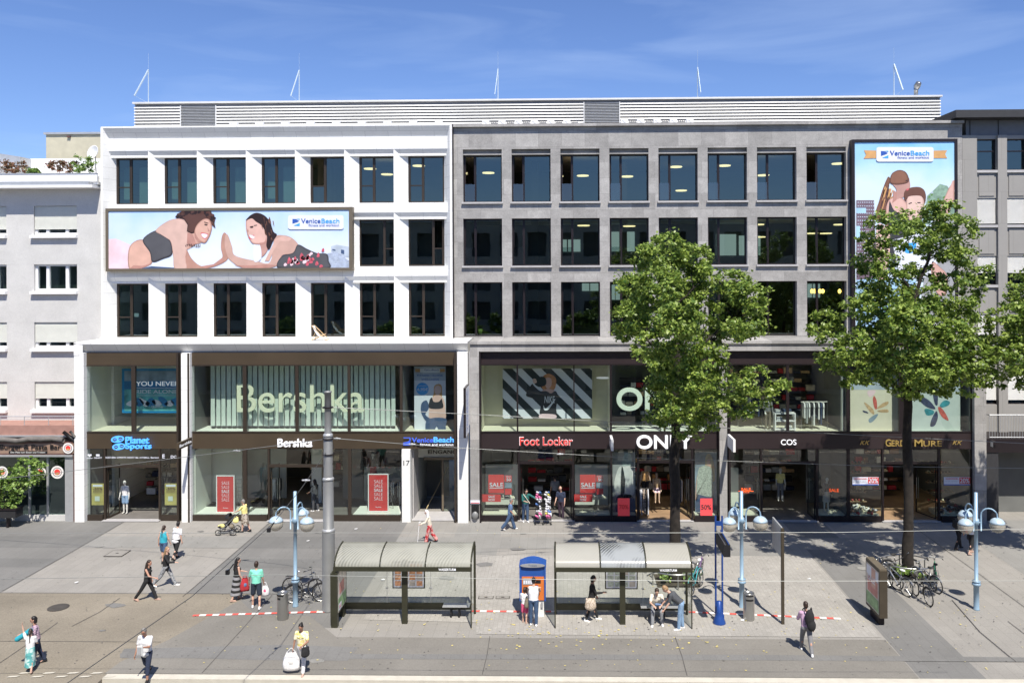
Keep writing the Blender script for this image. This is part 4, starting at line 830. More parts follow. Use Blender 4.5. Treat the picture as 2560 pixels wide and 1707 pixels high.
for k in range(14): x = hr.uniform(40, 170); y = hr.uniform(150, 330); A(Z6([(x, y), (x+8, y+3), (x+hr.uniform(10, 30), y+hr.uniform(40, 80)), (x+5, y+30)]), 'hair_brown', 6.3, False)
for k in range(18): x = hr.uniform(670, 850); y = hr.uniform(520, 625); A(Z6([(x, y), (x+24, y-8), (x+30, y-4), (x+6, y+5)]), 'house_print', 5.5, False)
A(Z6([(385, 410), (470, 450), (560, 488), (650, 495), (668, 560), (655, 631), (260, 631), (190, 600), (240, 515), (340, 485)]), 'top_black', 6)
for k in range(26):
    x = hr.uniform(230, 620); y = hr.uniform(max(440, 560-(x-230)*.3), 615); A(Z6([(x, y-hr.uniform(15, 40)), (x+hr.uniform(10, 24), y), (x-6, y+hr.uniform(8, 16)), (x-16, y)]), 'red_print' if k % 3 else 'pink_print', 7)
A(Z6([(690, 425), (740, 412), (856, 430), (856, 530), (690, 470)]), 'house_print', 1, False); A(Z6([(700, 450), (730, 455), (730, 470), (700, 462)]), 'navy_print', 2, False); A(Z6([(780, 455), (810, 460), (810, 500), (780, 490)]), 'navy_print', 2, False)
A(Z6([(655, 490), (740, 478), (856, 560), (856, 631), (655, 631)]), 'jeans_print', 5, False)
plate(q, 720, 538, 859, 573.5, Yp-.034, 'print_white'); logo(q, 720, 538, 859, 573.5, Yp-.034)
q.build('picture', None, B1)
# ---- tall billboard
YV = D2-.40; a = P(2132, 832, YV); c = P(2394, 347, YV)
B2 = E('billboard', ((a[0]+c[0])/2, YV, a[1]), 'tall billboard with a woman and a man under a blue sky on the grey facade', 'billboard')
q = MB(); t = .15
q.box(a[0], c[0], YV, D2-.01, a[1], a[1]+t); q.box(a[0], c[0], YV, D2-.01, c[1]-t, c[1]); q.box(a[0], a[0]+t, YV+.002, D2-.012, a[1]+t, c[1]-t); q.box(c[0]-t, c[0], YV+.002, D2-.012, a[1]+t, c[1]-t); q.build('frame', 'dark_frame', B2)
q = MB(); Yp = YV+.04; q.box(a[0]+t, c[0]-t, Yp+.01, D2-.05, a[1]+t, c[1]-t, 'sky_tall')
x0, x1 = 2141, 2386
A([(x0, 501), (2185, 501), (2190, 640), (2200, 660), (2200, 820), (x0, 820)], 'roof_print', 1, False)
for k in range(8):
    for j in range(16): A([(2144+k*5.5, 505+j*9), (2147+k*5.5, 505+j*9), (2147+k*5.5, 507.5+j*9), (2144+k*5.5, 507.5+j*9)], 'house_print', 1.5, False)
A([(x0, 520), (2165, 520), (2165, 533), (x0, 533)], 'sky_print', 1.8, False); A([(x0, 565), (2150, 565), (2150, 600), (x0, 600)], 'sky_print', 1.8, False)
A([(x0, 700), (2200, 696), (2290, 700), (2290, 825), (x0, 825)], 'sky_print', 1.2, False)
A([(2318, 490), (2335, 475), (2350, 460), (2368, 465), (2378, 480), (x1, 500), (x1, 560), (2310, 560)], 'tree_print', 1, False)
A([(2330, 560), (x1, 555), (x1, 820), (2300, 820), (2310, 700)], 'grey_print', 1.3)
A([(2372, 470), (x1, 450), (x1, 500), (2360, 560), (2345, 575), (2340, 545)], 'skin_print2', 2, False)
A(Z4([(1100, 1260), (1050, 1380), (1020, 1480), (990, 1580), (1010, 1660), (1120, 1700), (1190, 1680), (1150, 1500), (1110, 1360), (1125, 1290)]), 'hair_brown', 2)
for k in range(22): x = 1010+hr.uniform(0, 110); y = hr.uniform(1330, 1600); A(Z4([(x+60-(y-1330)*.2, y), (x+70-(y-1330)*.2, y), (x+45-(y-1330)*.2, y+90), (x+38-(y-1330)*.2, y+88)]), 'hair_print' if k % 2 else 'ribbon', 2.4, False)
A(Z4([(1150, 1380), (1185, 1400), (1180, 1470), (1140, 1500), (1150, 1440)]), 'skin_shade', 3.4, False); A(Z4([(1290, 1500), (1320, 1490), (1320, 1500), (1292, 1510)]), 'hair_print', 5.5, False); A(Z4([(1370, 1490), (1400, 1490), (1400, 1500), (1372, 1500)]), 'hair_print', 5.5, False); A(Z4([(1262, 1290), (1285, 1285), (1284, 1293), (1264, 1297)]), 'hair_print', 5.5, False); A(Z4([(1268, 1370), (1298, 1362), (1290, 1378), (1272, 1384)]), 'lip', 5.5, False)
for k in range(40): x = hr.uniform(2320, 2384); y = hr.uniform(475, 555); A([(x, y), (x+4, y-3), (x+6, y+2), (x+1, y+4)], 'leaf_green' if k % 2 else 'house_print', 1.8, False)
A(Z4([(1120, 1280), (1140, 1225), (1200, 1195), (1260, 1210), (1290, 1260), (1285, 1310), (1200, 1330), (1130, 1320)]), 'hair_brown', 4); A(Z4([(1150, 1290), (1200, 1330), (1285, 1265), (1300, 1300), (1305, 1345), (1290, 1400), (1250, 1440), (1160, 1470), (1180, 1380), (1140, 1320)]), 'skin_print2', 3)
A(Z4([(1110, 1470), (1200, 1440), (1260, 1480), (1330, 1600), (1340, 1900), (1100, 1900), (1080, 1600)]), 'skin_print2', 2.5); A(Z4([(1110, 1500), (1160, 1560), (1230, 1600), (1330, 1640), (1330, 2000), (1120, 2000)]), 'top_black', 3)
A(Z4([(1260, 1480), (1250, 1400), (1300, 1360), (1380, 1350), (1430, 1375), (1450, 1430), (1440, 1500), (1410, 1440), (1300, 1440)]), 'hair_brown', 5); A(Z4([(1290, 1420), (1410, 1420), (1435, 1500), (1430, 1600), (1370, 1680), (1290, 1640), (1270, 1500)]), 'skin_lit', 4.5)
A([(2230, 600), (2320, 580), (2345, 640), (2340, 690), (2250, 700)], 'print_white', 3.5, False); A([(2262, 612), (2290, 608), (2284, 630), (2264, 632)], 'logo_cyan', 4)
A([(2330, 655), (2352, 670), (2368, 690), (2366, 735), (2345, 735), (2330, 700)], 'skin_print2', 5); A([(2195, 560), (2225, 590), (2215, 690), (2195, 700), (2190, 630)], 'skin_lit', 5)
A([(2160, 376), (2195, 377), (2195, 396), (2159, 397), (2165, 387)], 'ribbon', 2, False); A([(2330, 377), (2368, 376), (2363, 386), (2368, 396), (2330, 396)], 'ribbon', 2, False)
plate(q, 2191, 368, 2334, 404.5, Yp-.03, 'print_white'); logo(q, 2191, 368, 2334, 404.5, Yp-.03)
q.build('picture', None, B2)

# ---- lettering above the shops
M('neon_blue', (.08, .35, .95), .4, 0, 0, emit=.55); M('letter_white', (.85, .86, .90), .4, 0, 0, emit=.25); M('letter_red', (.80, .06, .05), .4, 0, 0); M('letter_gold', (.62, .44, .14), .35, .6, .08); M('letter_blue', (.05, .12, .62), .4, 0, 0, emit=.3)
YS = DS-.06
def sign(label, fill, x, z=4.1):
    q = MB(); fill(q); o = E('shop_sign', (x, YS, z), label, 'shop sign'); q.build('lettering', None, o); return o
def f1(q):
    q.ptext('Planet', 315.5, 1091, 374, 1108, YS-.1, 'neon_blue', .1, .03); q.ptext('Sports', 315.5, 1107, 379.5, 1125, YS-.1, 'neon_blue', .1, .03)
    for cy, dx in ((1097.5, 0), (1116, 3)):
        for (ra, rb) in (((17, 9), (0, 0)),):
            cx = 294+dx; o_ = [(cx+17*math.cos(t*.39)*(1 if abs(math.cos(t*.39)) < .9 else .97), cy+8.5*math.sin(t*.39)-3*math.cos(t*.39)*.6) for t in range(16)]
            i_ = [(cx+(5.2*math.cos(t*.785))+s*7.2, cy+4.2*math.sin(t*.785)-1.8*s*.6) for s in (-1,) for t in range(8)]
            j_ = [(cx+(5.2*math.cos(t*.785))+7.2, cy+4.2*math.sin(t*.785)-1.1) for t in range(8)]
            shape(q, o_, YS-.10, 'neon_blue'); shape(q, i_, YS-.106, 'brown_panel'); shape(q, j_, YS-.106, 'brown_panel')
            for c2 in (-7.2, 7.2): shape(q, [(cx+c2-3.2, cy-1-c2*.1), (cx+c2+3.2, cy-1-c2*.1), (cx+c2+3.2, cy+1-c2*.1), (cx+c2-3.2, cy+1-c2*.1)], YS-.11, 'neon_blue', smooth=False)
sign('blue letters with double pill emblem above the leftmost brown shop front', f1, fx(330))
sign('white letters above the open double door of the brown clothes shop', lambda q: q.ptext('Bershka', 695.5, 1096, 781.5, 1116, YS-.12, 'letter_white', .12, .02), fx(738))
def f2(q):
    q.ptext('Venice', 1030, 1093.5, 1083, 1105, YS-.08, 'letter_blue', .08, .03); q.ptext('Beach', 1084.5, 1092, 1134.5, 1105, YS-.08, 'neon_blue', .08, .03); q.ptext('fitness and workout', 1050, 1107.5, 1134, 1113.5, YS-.05, 'letter_white', .05)
    for d in ([(1008, 1093), (1026, 1093), (1026, 1095), (1009, 1095)], [(1024, 1093), (1027, 1098), (1025, 1106), (1023, 1106)], [(1008, 1108), (1026, 1104), (1026, 1113), (1008, 1113)], [(1008, 1106), (1018, 1104), (1026, 1100), (1026, 1102), (1018, 1107), (1008, 1109)]): shape(q, d, YS-.05, 'letter_blue', smooth=False)
sign('dark and light blue letters with wave emblem above the gym entrance', f2, fx(1072))
sign('red letters with pale edge above the first black shop front', lambda q: (q.ptext('Foot Locker', 1298.5, 1091.5, 1432, 1113.5, YS-.08, 'letter_white', .03, .045), q.ptext('Foot Locker', 1299.5, 1092.5, 1431, 1113, YS-.10, 'letter_red', .035, .02)), fx(1365))
def f3(q):
    q.ptext('ONLY', 1591, 1087, 1730, 1120.5, YS-.14, 'letter_white', .14, .04)
sign('large bold white letters behind the first tree trunk, above a black shop front', f3, fx(1660))
sign('three small thin white letters above the third black shop front', lambda q: q.ptext('COS', 1952, 1098, 1990.5, 1111.5, YS-.06, 'letter_white', .05, .0), fx(1971))
def f4(q):
    q.ptext('G', 2213, 1097.5, 2227, 1115, YS-.08, 'letter_gold', .07, .02); q.ptext('ERD', 2228, 1100, 2262, 1114.5, YS-.08, 'letter_gold', .07, .01); q.ptext('M', 2285, 1098, 2305, 1115, YS-.08, 'letter_gold', .07, .02); q.ptext('URE', 2307, 1101, 2353, 1115, YS-.08, 'letter_gold', .07, .01)
    for cx in (2162, 2393): q.ptext('KK', cx-12, 1101, cx+12, 1111, YS-.05, 'letter_gold', .03, -.012, .35)
sign('golden letters between two small gold emblems above the rightmost black shop front', f4, fx(2280))
M('cream_letter', (.62, .55, .42), .6, 0, .05); M('round_logo', (.80, .78, .76), .5, 0, .05)
def rlogo(q, cx, cy, r, Y, rot=0):
    for rr_, m_, k in ((r, 'round_logo', 0), (r*.72, 'maroon', 1), (r*.62, 'round_logo', 2)): shape(q, [(cx+rr_*math.cos(t*.3927), cy+rr_*math.sin(t*.3927)) for t in range(16)], Y-.004*k, m_)
    shape(q, [(cx-r*.45, cy-r*.2), (cx, cy-r*.5), (cx+r*.45, cy-r*.2), (cx+r*.3, cy+r*.35), (cx-r*.3, cy+r*.35)], Y-.014, 'letter_red'); shape(q, [(cx-r*.3, cy+r*.1), (cx+r*.3, cy+r*.1), (cx, cy+r*.45)], Y-.018, 'ribbon')
o = E('shop_sign', (-29, D1+.05, 3.6), 'maroon bar sign with dark letters and a round emblem at the left edge', 'shop sign'); q = MB(); q.prect(-200, 1108, 184, 1133, D1+.05, .03, 'ribbon_dim' if 'ribbon_dim' in MATS else M('ribbon_dim', (.30, .20, .15), .5, 0, .2, 1)); q.build('board', None, o)
q = MB(); q.ptext('James Burger & Pasta Bar', -54, 1111, 152, 1126, D1+.02, 'black', .02, .02); q.prect(22, 1127, 118, 1133.5, D1+.03, .02, 'black'); q.ptext('Der Platz zum Essen und Trinken', 27, 1128.5, 113, 1132, D1+.015, 'round_logo', .01); q.build('lettering', None, o)
q = MB(); rlogo(q, 170, 1120, 13.5, D1+.0); q.build('emblem', None, o)
for px, r, lb in ((143, 16, 'round white sticker nearest the pillar on the bar window'), (100, 15, 'round white sticker behind the shrub leaves on the bar window'), (5, 15, 'round white sticker at the left photo edge on the bar window')):
    q = MB(); rlogo(q, px, 1180, r, D1+.24); tag(q.build('window_sticker'), lb, 'sticker')
# ---- blade signs on the pillars: plate facing sideways, lettering on the side
def blade(px0, py0, px1, py1, label, body, face, txt=None, vertical=False, proj=.85, z0=None, z1=None, x=None, tm='letter_white'):
    # px0 = outer (near) edge, px1 = wall edge
    Yo = D1-proj; a = P(px0, py1, Yo); t = P(px0, py0, Yo)
    xx = x if x is not None else a[0]; o = E('blade_sign', (xx, D1, a[1]), label, 'hanging sign'); q = MB(); q.box(xx-.06, xx+.06, Yo, D1-.06, a[1], t[1], body); q.build('panel', None, o)
    q = MB(); q.tube([(xx, D1-.06, a[1]+.15), (xx, D1+.02, a[1]+.15)], .02, 6, 'dark_frame'); q.tube([(xx, D1-.06, t[1]-.15), (xx, D1+.02, t[1]-.15)], .02, 6, 'dark_frame'); q.build('bracket', None, o)
    q = MB(); h = t[1]-a[1]
    for s in (1, -1):
        if face: q.box(xx+s*.061, xx+s*.064, Yo+.04, D1-.10, a[1]+.04, t[1]-.04, face)
        if txt and not vertical:
            if s > 0: q.text(txt, (xx+.066, Yo+.08, a[1]+h*.3), (0, 1, 0), (0, 0, 1), proj-.22, h*.42, .004, tm, .02)
            else: q.text(txt, (xx-.066, D1-.14, a[1]+h*.3), (0, -1, 0), (0, 0, 1), proj-.22, h*.42, .004, tm, .02)
        if txt and vertical:
            if s > 0: q.text(txt, (xx+.066, Yo+.62, a[1]+h*.1), (0, 0, 1), (0, -1, 0), h*.8, .3, .004, tm, .01)
            else: q.text(txt, (xx-.066, D1-.62, a[1]+h*.1), (0, 0, 1), (0, 1, 0), h*.8, .3, .004, tm, .01)
    if q.v: q.build('face', None, o)
blade(444, 1107.6, 470, 1125, 'dark hanging sign with white letters on the white pillar left of the clothes shop', 'brown_panel', None, 'Bershka', proj=1.55)
blade(1162, 970, 1170, 1094.7, 'tall narrow hanging sign with blue letters on the white corner pillar', 'dark_frame', 'print_white', 'VeniceBeach', True, proj=1.5, tm='logo_blue')
blade(1531, 1100.6, 1525, 1127, 'small white hanging sign between the first and second black shop fronts', 'white_plastic', None, proj=1.4)
blade(1836, 1099, 1822, 1130, 'white hanging sign on the grey pillar left of the third black shop front', 'white_plastic', None, proj=1.5)
blade(2487, 1103, 2470, 1120, 'small dark hanging sign beside the terrace railing at the right', 'dark_frame', 'grey_metal', proj=.4)

# ---- upper display windows
def poster(name, label, cat, fill, x, y, z):
    q = MB(); fill(q); o = q.build(name); return tag(o, label, cat)
M('wave_blue', (.03, .22, .48), .5, 0, .4, .8); M('wave_teal', (.10, .38, .40), .5, 0, .5, 2.2); M('frame_blue', (.01, .22, .50), .5, 0, .05); M('cloud_grey', (.22, .30, .38), .5, 0, .5, 1.5)
def fp(q):
    Y = DS+1.5; q.prect(305, 921, 470, 1032, Y, .03, 'frame_blue'); q.prect(311, 927, 466, 952, Y-.01, .008, 'cloud_grey'); q.prect(311, 952, 466, 973, Y-.011, .008, 'wave_blue'); q.prect(311, 973, 466, 1027, Y-.012, .008, 'wave_teal')
    for k in range(9): shape(q, [(315+k*16, 1010-(k % 3)*8), (330+k*16, 1000-(k % 2)*6), (345+k*15, 1008), (330+k*16, 1016)], Y-.02, 'wave_blue' if k % 2 else 'print_white')
    q.ptext('YOU NEVER', 340, 953, 448, 964.5, Y-.02, 'letter_white', .01, .02); q.ptext('RIDE ALONE', 340, 974, 444, 983.5, Y-.02, 'print_white', .01, .01)
    q.prect(340, 969, 444, 970.5, Y-.02, .01, 'print_white'); q.prect(340, 988, 444, 989, Y-.02, .01, 'print_white'); q.ptext('Quiksilver', 379, 1013, 409, 1020, Y-.02, 'print_white', .01)
poster('wall_poster', 'blue framed wave poster with white capitals in the leftmost upper shop window', 'poster', fp, 0, 0, 0)
M('panel_mint', (.58, .66, .60), .7, 0, .03); M('letter_mint', (.80, .88, .76), .6, 0, .02); M('letter_cream', (.80, .82, .62), .6, 0, .02)
o = E('backdrop_panels', (fx(740), DS+1.15, ZU0), 'row of pale green upright boards behind the large letters in the upper window', 'backdrop'); q = MB()
x = P(527, 1000, DS+1.1)[0]; xe = P(985, 1000, DS+1.1)[0]; w_ = (xe-x)/34.5
k = 0
while x < xe-.1: q.box(x, x+w_*.74, DS+1.10+(k % 2)*.03, DS+1.16+(k % 2)*.03, ZU0+.12, 8.04, 'panel_mint'); x += w_; k += 1
q.build('board', None, o); q = MB(); q.box(P(526, 1000, DS+1.4)[0], xe, DS+1.42, DS+1.45, ZU0, 8.04, 'grey_print'); q.build('rear_sheet', None, o)
o = E('hanging_letters', (fx(752), DS+.75, 5.4), 'large cream letters hanging in the upper window of the brown clothes shop', 'letters'); q = MB(); q.ptext('Bershka', 594, 958, 911, 1030, DS+.72, 'letter_cream', .10, .0); q.build('lettering', None, o)
def fr(q):
    Y = DS+1.0; q.prect(1036, 916, 1114, 1077, Y, .02, 'print_white'); q.prect(1036, 916, 1114, 951, Y-.006, .004, 'house_print')
    q.prect(1038, 922, 1050, 930, Y-.012, .004, 'ribbon'); q.prect(1100, 922, 1112, 930, Y-.012, .004, 'ribbon'); plate(q, 1050, 920, 1100, 931, Y-.012, 'print_white', 2); q.ptext('VeniceBeach', 1060, 922, 1097, 927, Y-.02, 'logo_blue', .002)
    q.ptext('FITNESS | KURSE', 1043, 936, 1107, 942, Y-.012, 'logo_blue', .004, .01); q.ptext('WELLNESS', 1053, 945.5, 1097, 951, Y-.012, 'logo_blue', .004, .01)
    shape(q, [(1056+15.5*math.cos(t*.3927), 972+15.5*math.sin(t*.3927)) for t in range(16)], Y-.01, 'logo_cyan'); q.ptext('6,95€', 1043.5, 969, 1070, 978, Y-.016, 'print_white', .002, .03); q.ptext('wöchentlich', 1046, 962.5, 1066, 965.5, Y-.016, 'print_white', .002)
    B = lambda pts, m_, k: shape(q, Z3(pts), Y-.008-.004*k, m_)
    B([(905, 360), (935, 340), (965, 350), (972, 400), (965, 460), (920, 440), (895, 480), (880, 500), (900, 420)], 'ribbon', 1); B([(910, 370), (935, 352), (962, 370), (960, 410), (935, 435), (910, 410)], 'skin_lit', 2)
    B([(880, 470), (920, 430), (960, 440), (990, 480), (1000, 560), (995, 640), (870, 640), (860, 560), (870, 500)], 'skin_lit', 1.5); B([(865, 480), (885, 455), (900, 490), (945, 490), (965, 465), (975, 490), (975, 545), (865, 545)], 'top_black', 3)
    B([(850, 640), (1000, 632), (1003, 700), (1000, 740), (950, 740), (925, 700), (900, 740), (835, 740)], 'navy_print', 3); B([(800, 500), (840, 480), (860, 540), (830, 600), (875, 640), (840, 660), (800, 600), (790, 550)], 'navy_print', 2)
poster('roll_up_banner', 'tall white fitness banner with a woman in a black top and blue price disc', 'banner', fr, 0, 0, 0)
M('stripe_dark', (.02, .03, .035), .5, 0, .1); M('hair_orange', (.55, .24, .10), .5, 0, .25, 6)
def fn(q):
    Y = DS+1.5; x0, y0, x1, y1 = 1257, 921, 1480, 1046; q.prect(x0, y0, x1, y1, Y, .03, 'print_white'); a = P(x0, y1, Y); c = P(x1, y0, Y); W_ = c[0]-a[0]; H_ = c[1]-a[1]; pw_ = W_/4.6
    for k in range(-4, 6):
        # diagonal stripes falling to the right, clipped to the banner
        X0 = a[0]+k*pw_; pts = []
        pl = [(X0, c[1]), (X0+pw_*.5, c[1]), (X0+pw_*.5+H_*1.0, a[1]), (X0+H_*1.0, a[1])]
        out = pl
        for lim, sg in ((a[0], 1), (c[0], -1)):
            nw = []
            for i in range(len(out)):
                p1, p2 = out[i], out[(i+1) % len(out)]; i1 = sg*(p1[0]-lim) >= 0; i2 = sg*(p2[0]-lim) >= 0
                if i1: nw.append(p1)
                if i1 != i2: t_ = (lim-p1[0])/(p2[0]-p1[0]); nw.append((lim, p1[1]+t_*(p2[1]-p1[1])))
            out = nw
            if not out: break
        if len(out) > 2: q.poly([(u, Y-.006, v) for u, v in out][::-1], 'stripe_dark')
    Zp = lambda pts: zz((1160, 860), 3.408, pts); B = lambda pts, m_, k: shape(q, Zp(pts), Y-.008-.004*k, m_)
    B([(660, 360), (670, 280), (720, 252), (775, 280), (785, 330), (765, 390), (700, 400)], 'hair_orange', 1); B([(690, 300), (720, 285), (745, 300), (745, 350), (720, 380), (695, 360)], 'skin_print2', 2); B([(690, 385), (745, 385), (790, 420), (650, 420)], 'skin_print2', 1.5)
    B([(540, 400), (580, 340), (600, 360), (650, 400), (700, 400), (740, 420), (780, 400), (800, 450), (785, 540), (780, 605), (650, 600), (655, 500), (580, 460), (530, 440)], 'top_black', 3); B([(600, 320), (640, 280), (690, 285), (700, 340), (650, 365), (610, 350)], 'stripe_dark', 4)
    B([(655, 595), (775, 600), (775, 632), (650, 630)], 'pink_print', 4); B([(585, 300), (610, 295), (620, 325), (595, 335)], 'skin_lit', 5)
    q.ptext('NIKE', 1361, 990, 1387, 1007, Y-.03, 'print_white', .004, .02, .1)
    B([(678, 520), (700, 545), (780, 465), (725, 550), (695, 565), (678, 550)], 'print_white', 6)
poster('wall_banner', 'black and white diagonally striped banner with a woman in a black sweater', 'banner', fn, 0, 0, 0)
o = E('hanging_letters', (fx(1660), DS+.8, 5.6), 'huge pale rounded letters hanging behind the tree in the upper black window', 'letters'); q = MB(); q.ptext('ONLY', 1541, 968, 1768, 1026, DS+.42, 'letter_mint', .12, .05); q.build('lettering', None, o)
q = MB(); x, z = P(1508, 945, DS+1.2); q.lathe([(.001, z), (.36, z), (.36, z+.03), (.001, z+.04)], x, DS+1.2, 20, 'letter_white'); tag(q.build('round_ceiling_light'), 'flat round white light under the ceiling beside the striped banner', 'ceiling light')
# clothes rail and shelf unit
M('cloth_white', (.72, .72, .72), .9, 0, .1, 5); M('cloth_navy', (.04, .06, .12), .9, 0, .1, 5); M('cloth_grey', (.35, .37, .38), .9, 0, .1, 5)
def garment(q, x, y, z, ln, wd, mat, th_=.07):
    q.prism([(-wd/2*.7+y, z), (wd/2*.7+y, z), (wd/2+y, z-.2), (wd*.42+y, z-.3), (wd*.42+y, z-ln), (-wd*.42+y, z-ln), (-wd*.42+y, z-.3), (-wd/2+y, z-.2)][::-1], 'x', x, x+th_, mat)
def rail(label, x0, x1, y, z, items, seed, floor):
    o = E('clothes_rail', ((x0+x1)/2, y, floor), label, 'clothes rail'); q = MB()
    q.tube([(x0, y, floor), (x0, y, z), (x1, y, z), (x1, y, floor)], .018, 6, 'steel'); q.build('frame', None, o); r_ = random.Random(seed); n = items
    for k in range(n):
        x = x0+.1+(x1-x0-.25)*k/n; m_ = MB(); garment(m_, x, y, z-.05, r_.uniform(.65, 1.2), .46, r_.choice(['cloth_white', 'cloth_white', 'cloth_navy', 'cloth_grey', 'black'])); m_.build('garment', None, o)
rail('clothes rail with white and blue garments in the third upper shop window', P(2003, 1040, DS+1.0)[0], P(2068, 1040, DS+1.0)[0], DS+1.0, P(2030, 1004, DS+1)[1], 9, 4, ZU0-.05)
o = E('shelf_unit', (P(1961, 1060, DS+.7)[0], DS+.7, ZU0-.05), 'low white shelf with folded shirts left of the clothes rail', 'shelf'); q = MB()
xa_, xc_ = P(1935, 1060, DS+.7)[0], P(1987, 1060, DS+.7)[0]; zt_ = P(1960, 1031, DS+.7)[1]
for x in (xa_, xc_-.06): q.box(x, x+.06, DS+.5, DS+.95, ZU0-.04, zt_, 'white_plastic')
for z in (ZU0+.0, (ZU0+zt_)/2, zt_-.05): q.box(xa_+.061, xc_-.061, DS+.5, DS+.95, z, z+.05, 'white_plastic')
q.build('carcass', None, o); r_ = random.Random(8)
for (x, z) in ((xa_+.2, zt_), (xa_+.6, zt_), (xc_-.35, zt_), (xa_+.25, (ZU0+zt_)/2+.05), (xc_-.35, ZU0+.05)):
    q = MB()
    for k in range(4): q.box(x-.13+r_.uniform(-.01, .01), x+.15, DS+.55, DS+.85, z+.045*k+.002, z+.045*k+.04, r_.choice(['cloth_white', 'cloth_navy', 'cloth_grey']))
    q.build('shirt_stack', None, o)
# flower prints
M('petal_red', (.55, .12, .10), .6, 0, .3, 6); M('petal_tan', (.55, .38, .22), .6, 0, .3, 6); M('petal_teal', (.05, .28, .34), .6, 0, .3, 6); M('petal_dark', (.05, .06, .12), .6, 0, .4, 6); M('panel_ice', (.56, .63, .62), .6, 0, .03); M('panel_cream', (.72, .68, .56), .6, 0, .03)
Z7 = lambda p: zz((2100, 860), 3.409, p)
def petals(q, Y, lst):
    for pts, m_ in lst: shape(q, Z7(pts), Y-.006, m_); ly_[0] += 1
def fl1(q):
    Y = DS+.5; q.prect(2126, 936, 2247, 1078, Y, .03, 'panel_cream'); q.prect(2126, 936, 2247, 974, Y-.004, .003, 'house_print'); q.ptext('GERD MURE', 2146, 945, 2222, 955, Y-.012, 'navy_print', .003, .01)
    petals(q, Y, [([(290, 440), (312, 480), (315, 550), (295, 545), (280, 480)], 'petal_red'), ([(205, 500), (240, 515), (285, 560), (290, 600), (250, 570)], 'petal_tan'), ([(320, 540), (370, 500), (412, 490), (400, 520), (330, 550)], 'petal_tan'), ([(320, 565), (400, 555), (410, 580), (340, 580)], 'petal_tan'), ([(245, 640), (300, 600), (325, 600), (290, 650), (255, 670)], 'cloud_grey'), ([(235, 400), (300, 395), (290, 430), (250, 450)], 'pink_print'), ([(195, 565), (230, 575), (240, 590), (200, 580)], 'petal_dark')])
def fl2(q):
    Y = DS+.5; q.prect(2279, 936, 2400, 1078, Y, .03, 'panel_ice'); q.prect(2279, 936, 2400, 978, Y-.004, .003, 'house_print')
    petals(q, Y, [([(670, 470), (700, 450), (760, 480), (810, 540), (800, 555), (730, 530)], 'petal_dark'), ([(720, 560), (750, 550), (800, 570), (790, 600), (740, 605)], 'petal_teal'), ([(770, 700), (780, 640), (820, 570), (835, 620), (810, 690)], 'petal_dark'), ([(790, 380), (830, 370), (835, 440), (830, 520), (805, 500)], 'petal_dark'), ([(850, 520), (890, 480), (935, 490), (925, 520), (870, 540)], 'petal_teal'), ([(835, 540), (860, 540), (900, 590), (925, 650), (880, 630), (850, 590)], 'petal_red')])
poster('print_panel', 'cream print panel with a red and tan petal flower in the upper window', 'poster', fl1, 0, 0, 0); poster('print_panel', 'pale green print panel with a dark blue petal flower in the upper window', 'poster', fl2, 0, 0, 0)
q = MB(); q.box(fx(2110), fx(2114), DS+.3, DS+.5, ZU0, 8.0, 'display_white'); tag(q.build('white_upright_panel'), 'slim white upright panel right of the clothes rail', 'panel')

# ---- ground floor displays
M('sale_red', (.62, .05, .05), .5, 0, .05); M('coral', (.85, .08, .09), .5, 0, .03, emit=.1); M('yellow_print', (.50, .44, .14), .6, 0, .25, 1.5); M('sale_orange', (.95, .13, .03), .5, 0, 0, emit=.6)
def saleboard(px0, py0, px1, py1, Y, label, words, by=None):
    a = P(px0, py1, Y); c = P(px1, py0, Y); o = E('sale_board', ((a[0]+c[0])/2, Y, .33), label, 'sale board'); q = MB(); t = .05
    q.box(a[0], a[0]+t, Y, Y+.05, a[1], c[1], 'white_plastic'); q.box(c[0]-t, c[0], Y, Y+.05, a[1], c[1], 'white_plastic'); q.box(a[0]+t, c[0]-t, Y+.001, Y+.049, c[1]-t, c[1], 'white_plastic'); q.box(a[0]+t, c[0]-t, Y+.001, Y+.049, a[1], a[1]+t, 'white_plastic')
    q.tube([(c[0]-.02, Y+.05, c[1]-.1), (c[0]+.1, Y+.7, .34)], .02, 5, 'steel'); q.tube([(a[0]+.02, Y+.05, c[1]-.1), (a[0]+.08, Y+.7, .34)], .02, 5, 'steel'); q.build('stand', None, o)
    q = MB(); q.box(a[0]+t, c[0]-t, Y+.01, Y+.04, a[1]+t, c[1]-t, 'sale_red'); n = len(words); h = (py1-py0)
    for k, w2 in enumerate(words): q.ptext(w2, px0+(px1-px0)*.3, py0+h*(.16+.112*k), px0+(px1-px0)*.72, py0+h*(.245+.112*k), Y+.004, 'print_white' if k in (2,) else 'pink_print', .004, .02 if k == 2 else -.005)
    q.ptext('Bershka', px0+(px1-px0)*.38, py0+h*.855, px0+(px1-px0)*.65, py0+h*.885, Y+.004, 'print_white', .003)
    q.build('panel', None, o)
saleboard(540.5, 1188, 586, 1281, DS+.45, 'red sale board beside the step ladder in the left display window', ['SALE']*5)
saleboard(920, 1184, 971, 1279, DS+.5, 'red sale board with white frame on a plinth left of the number seventeen', ['SALE']*5)
o = E('step_ladder', (P(590, 1285, DS+.9)[0], DS+.9, .33), 'metal step ladder behind the glass next to the red sale board', 'ladder'); q = MB()
xa_, xc_ = P(589, 1240, DS+.9)[0], P(604, 1240, DS+.9)[0]; zt_ = P(595, 1196, DS+.9)[1]
for x in (xa_, xc_): q.tube([(x, DS+.9, .33), (x, DS+.9, zt_)], .02, 6, 'steel'); q.tube([(x-.15, DS+1.5, .33), (x, DS+.95, zt_)], .015, 6, 'steel')
q.build('rails', None, o); q = MB()
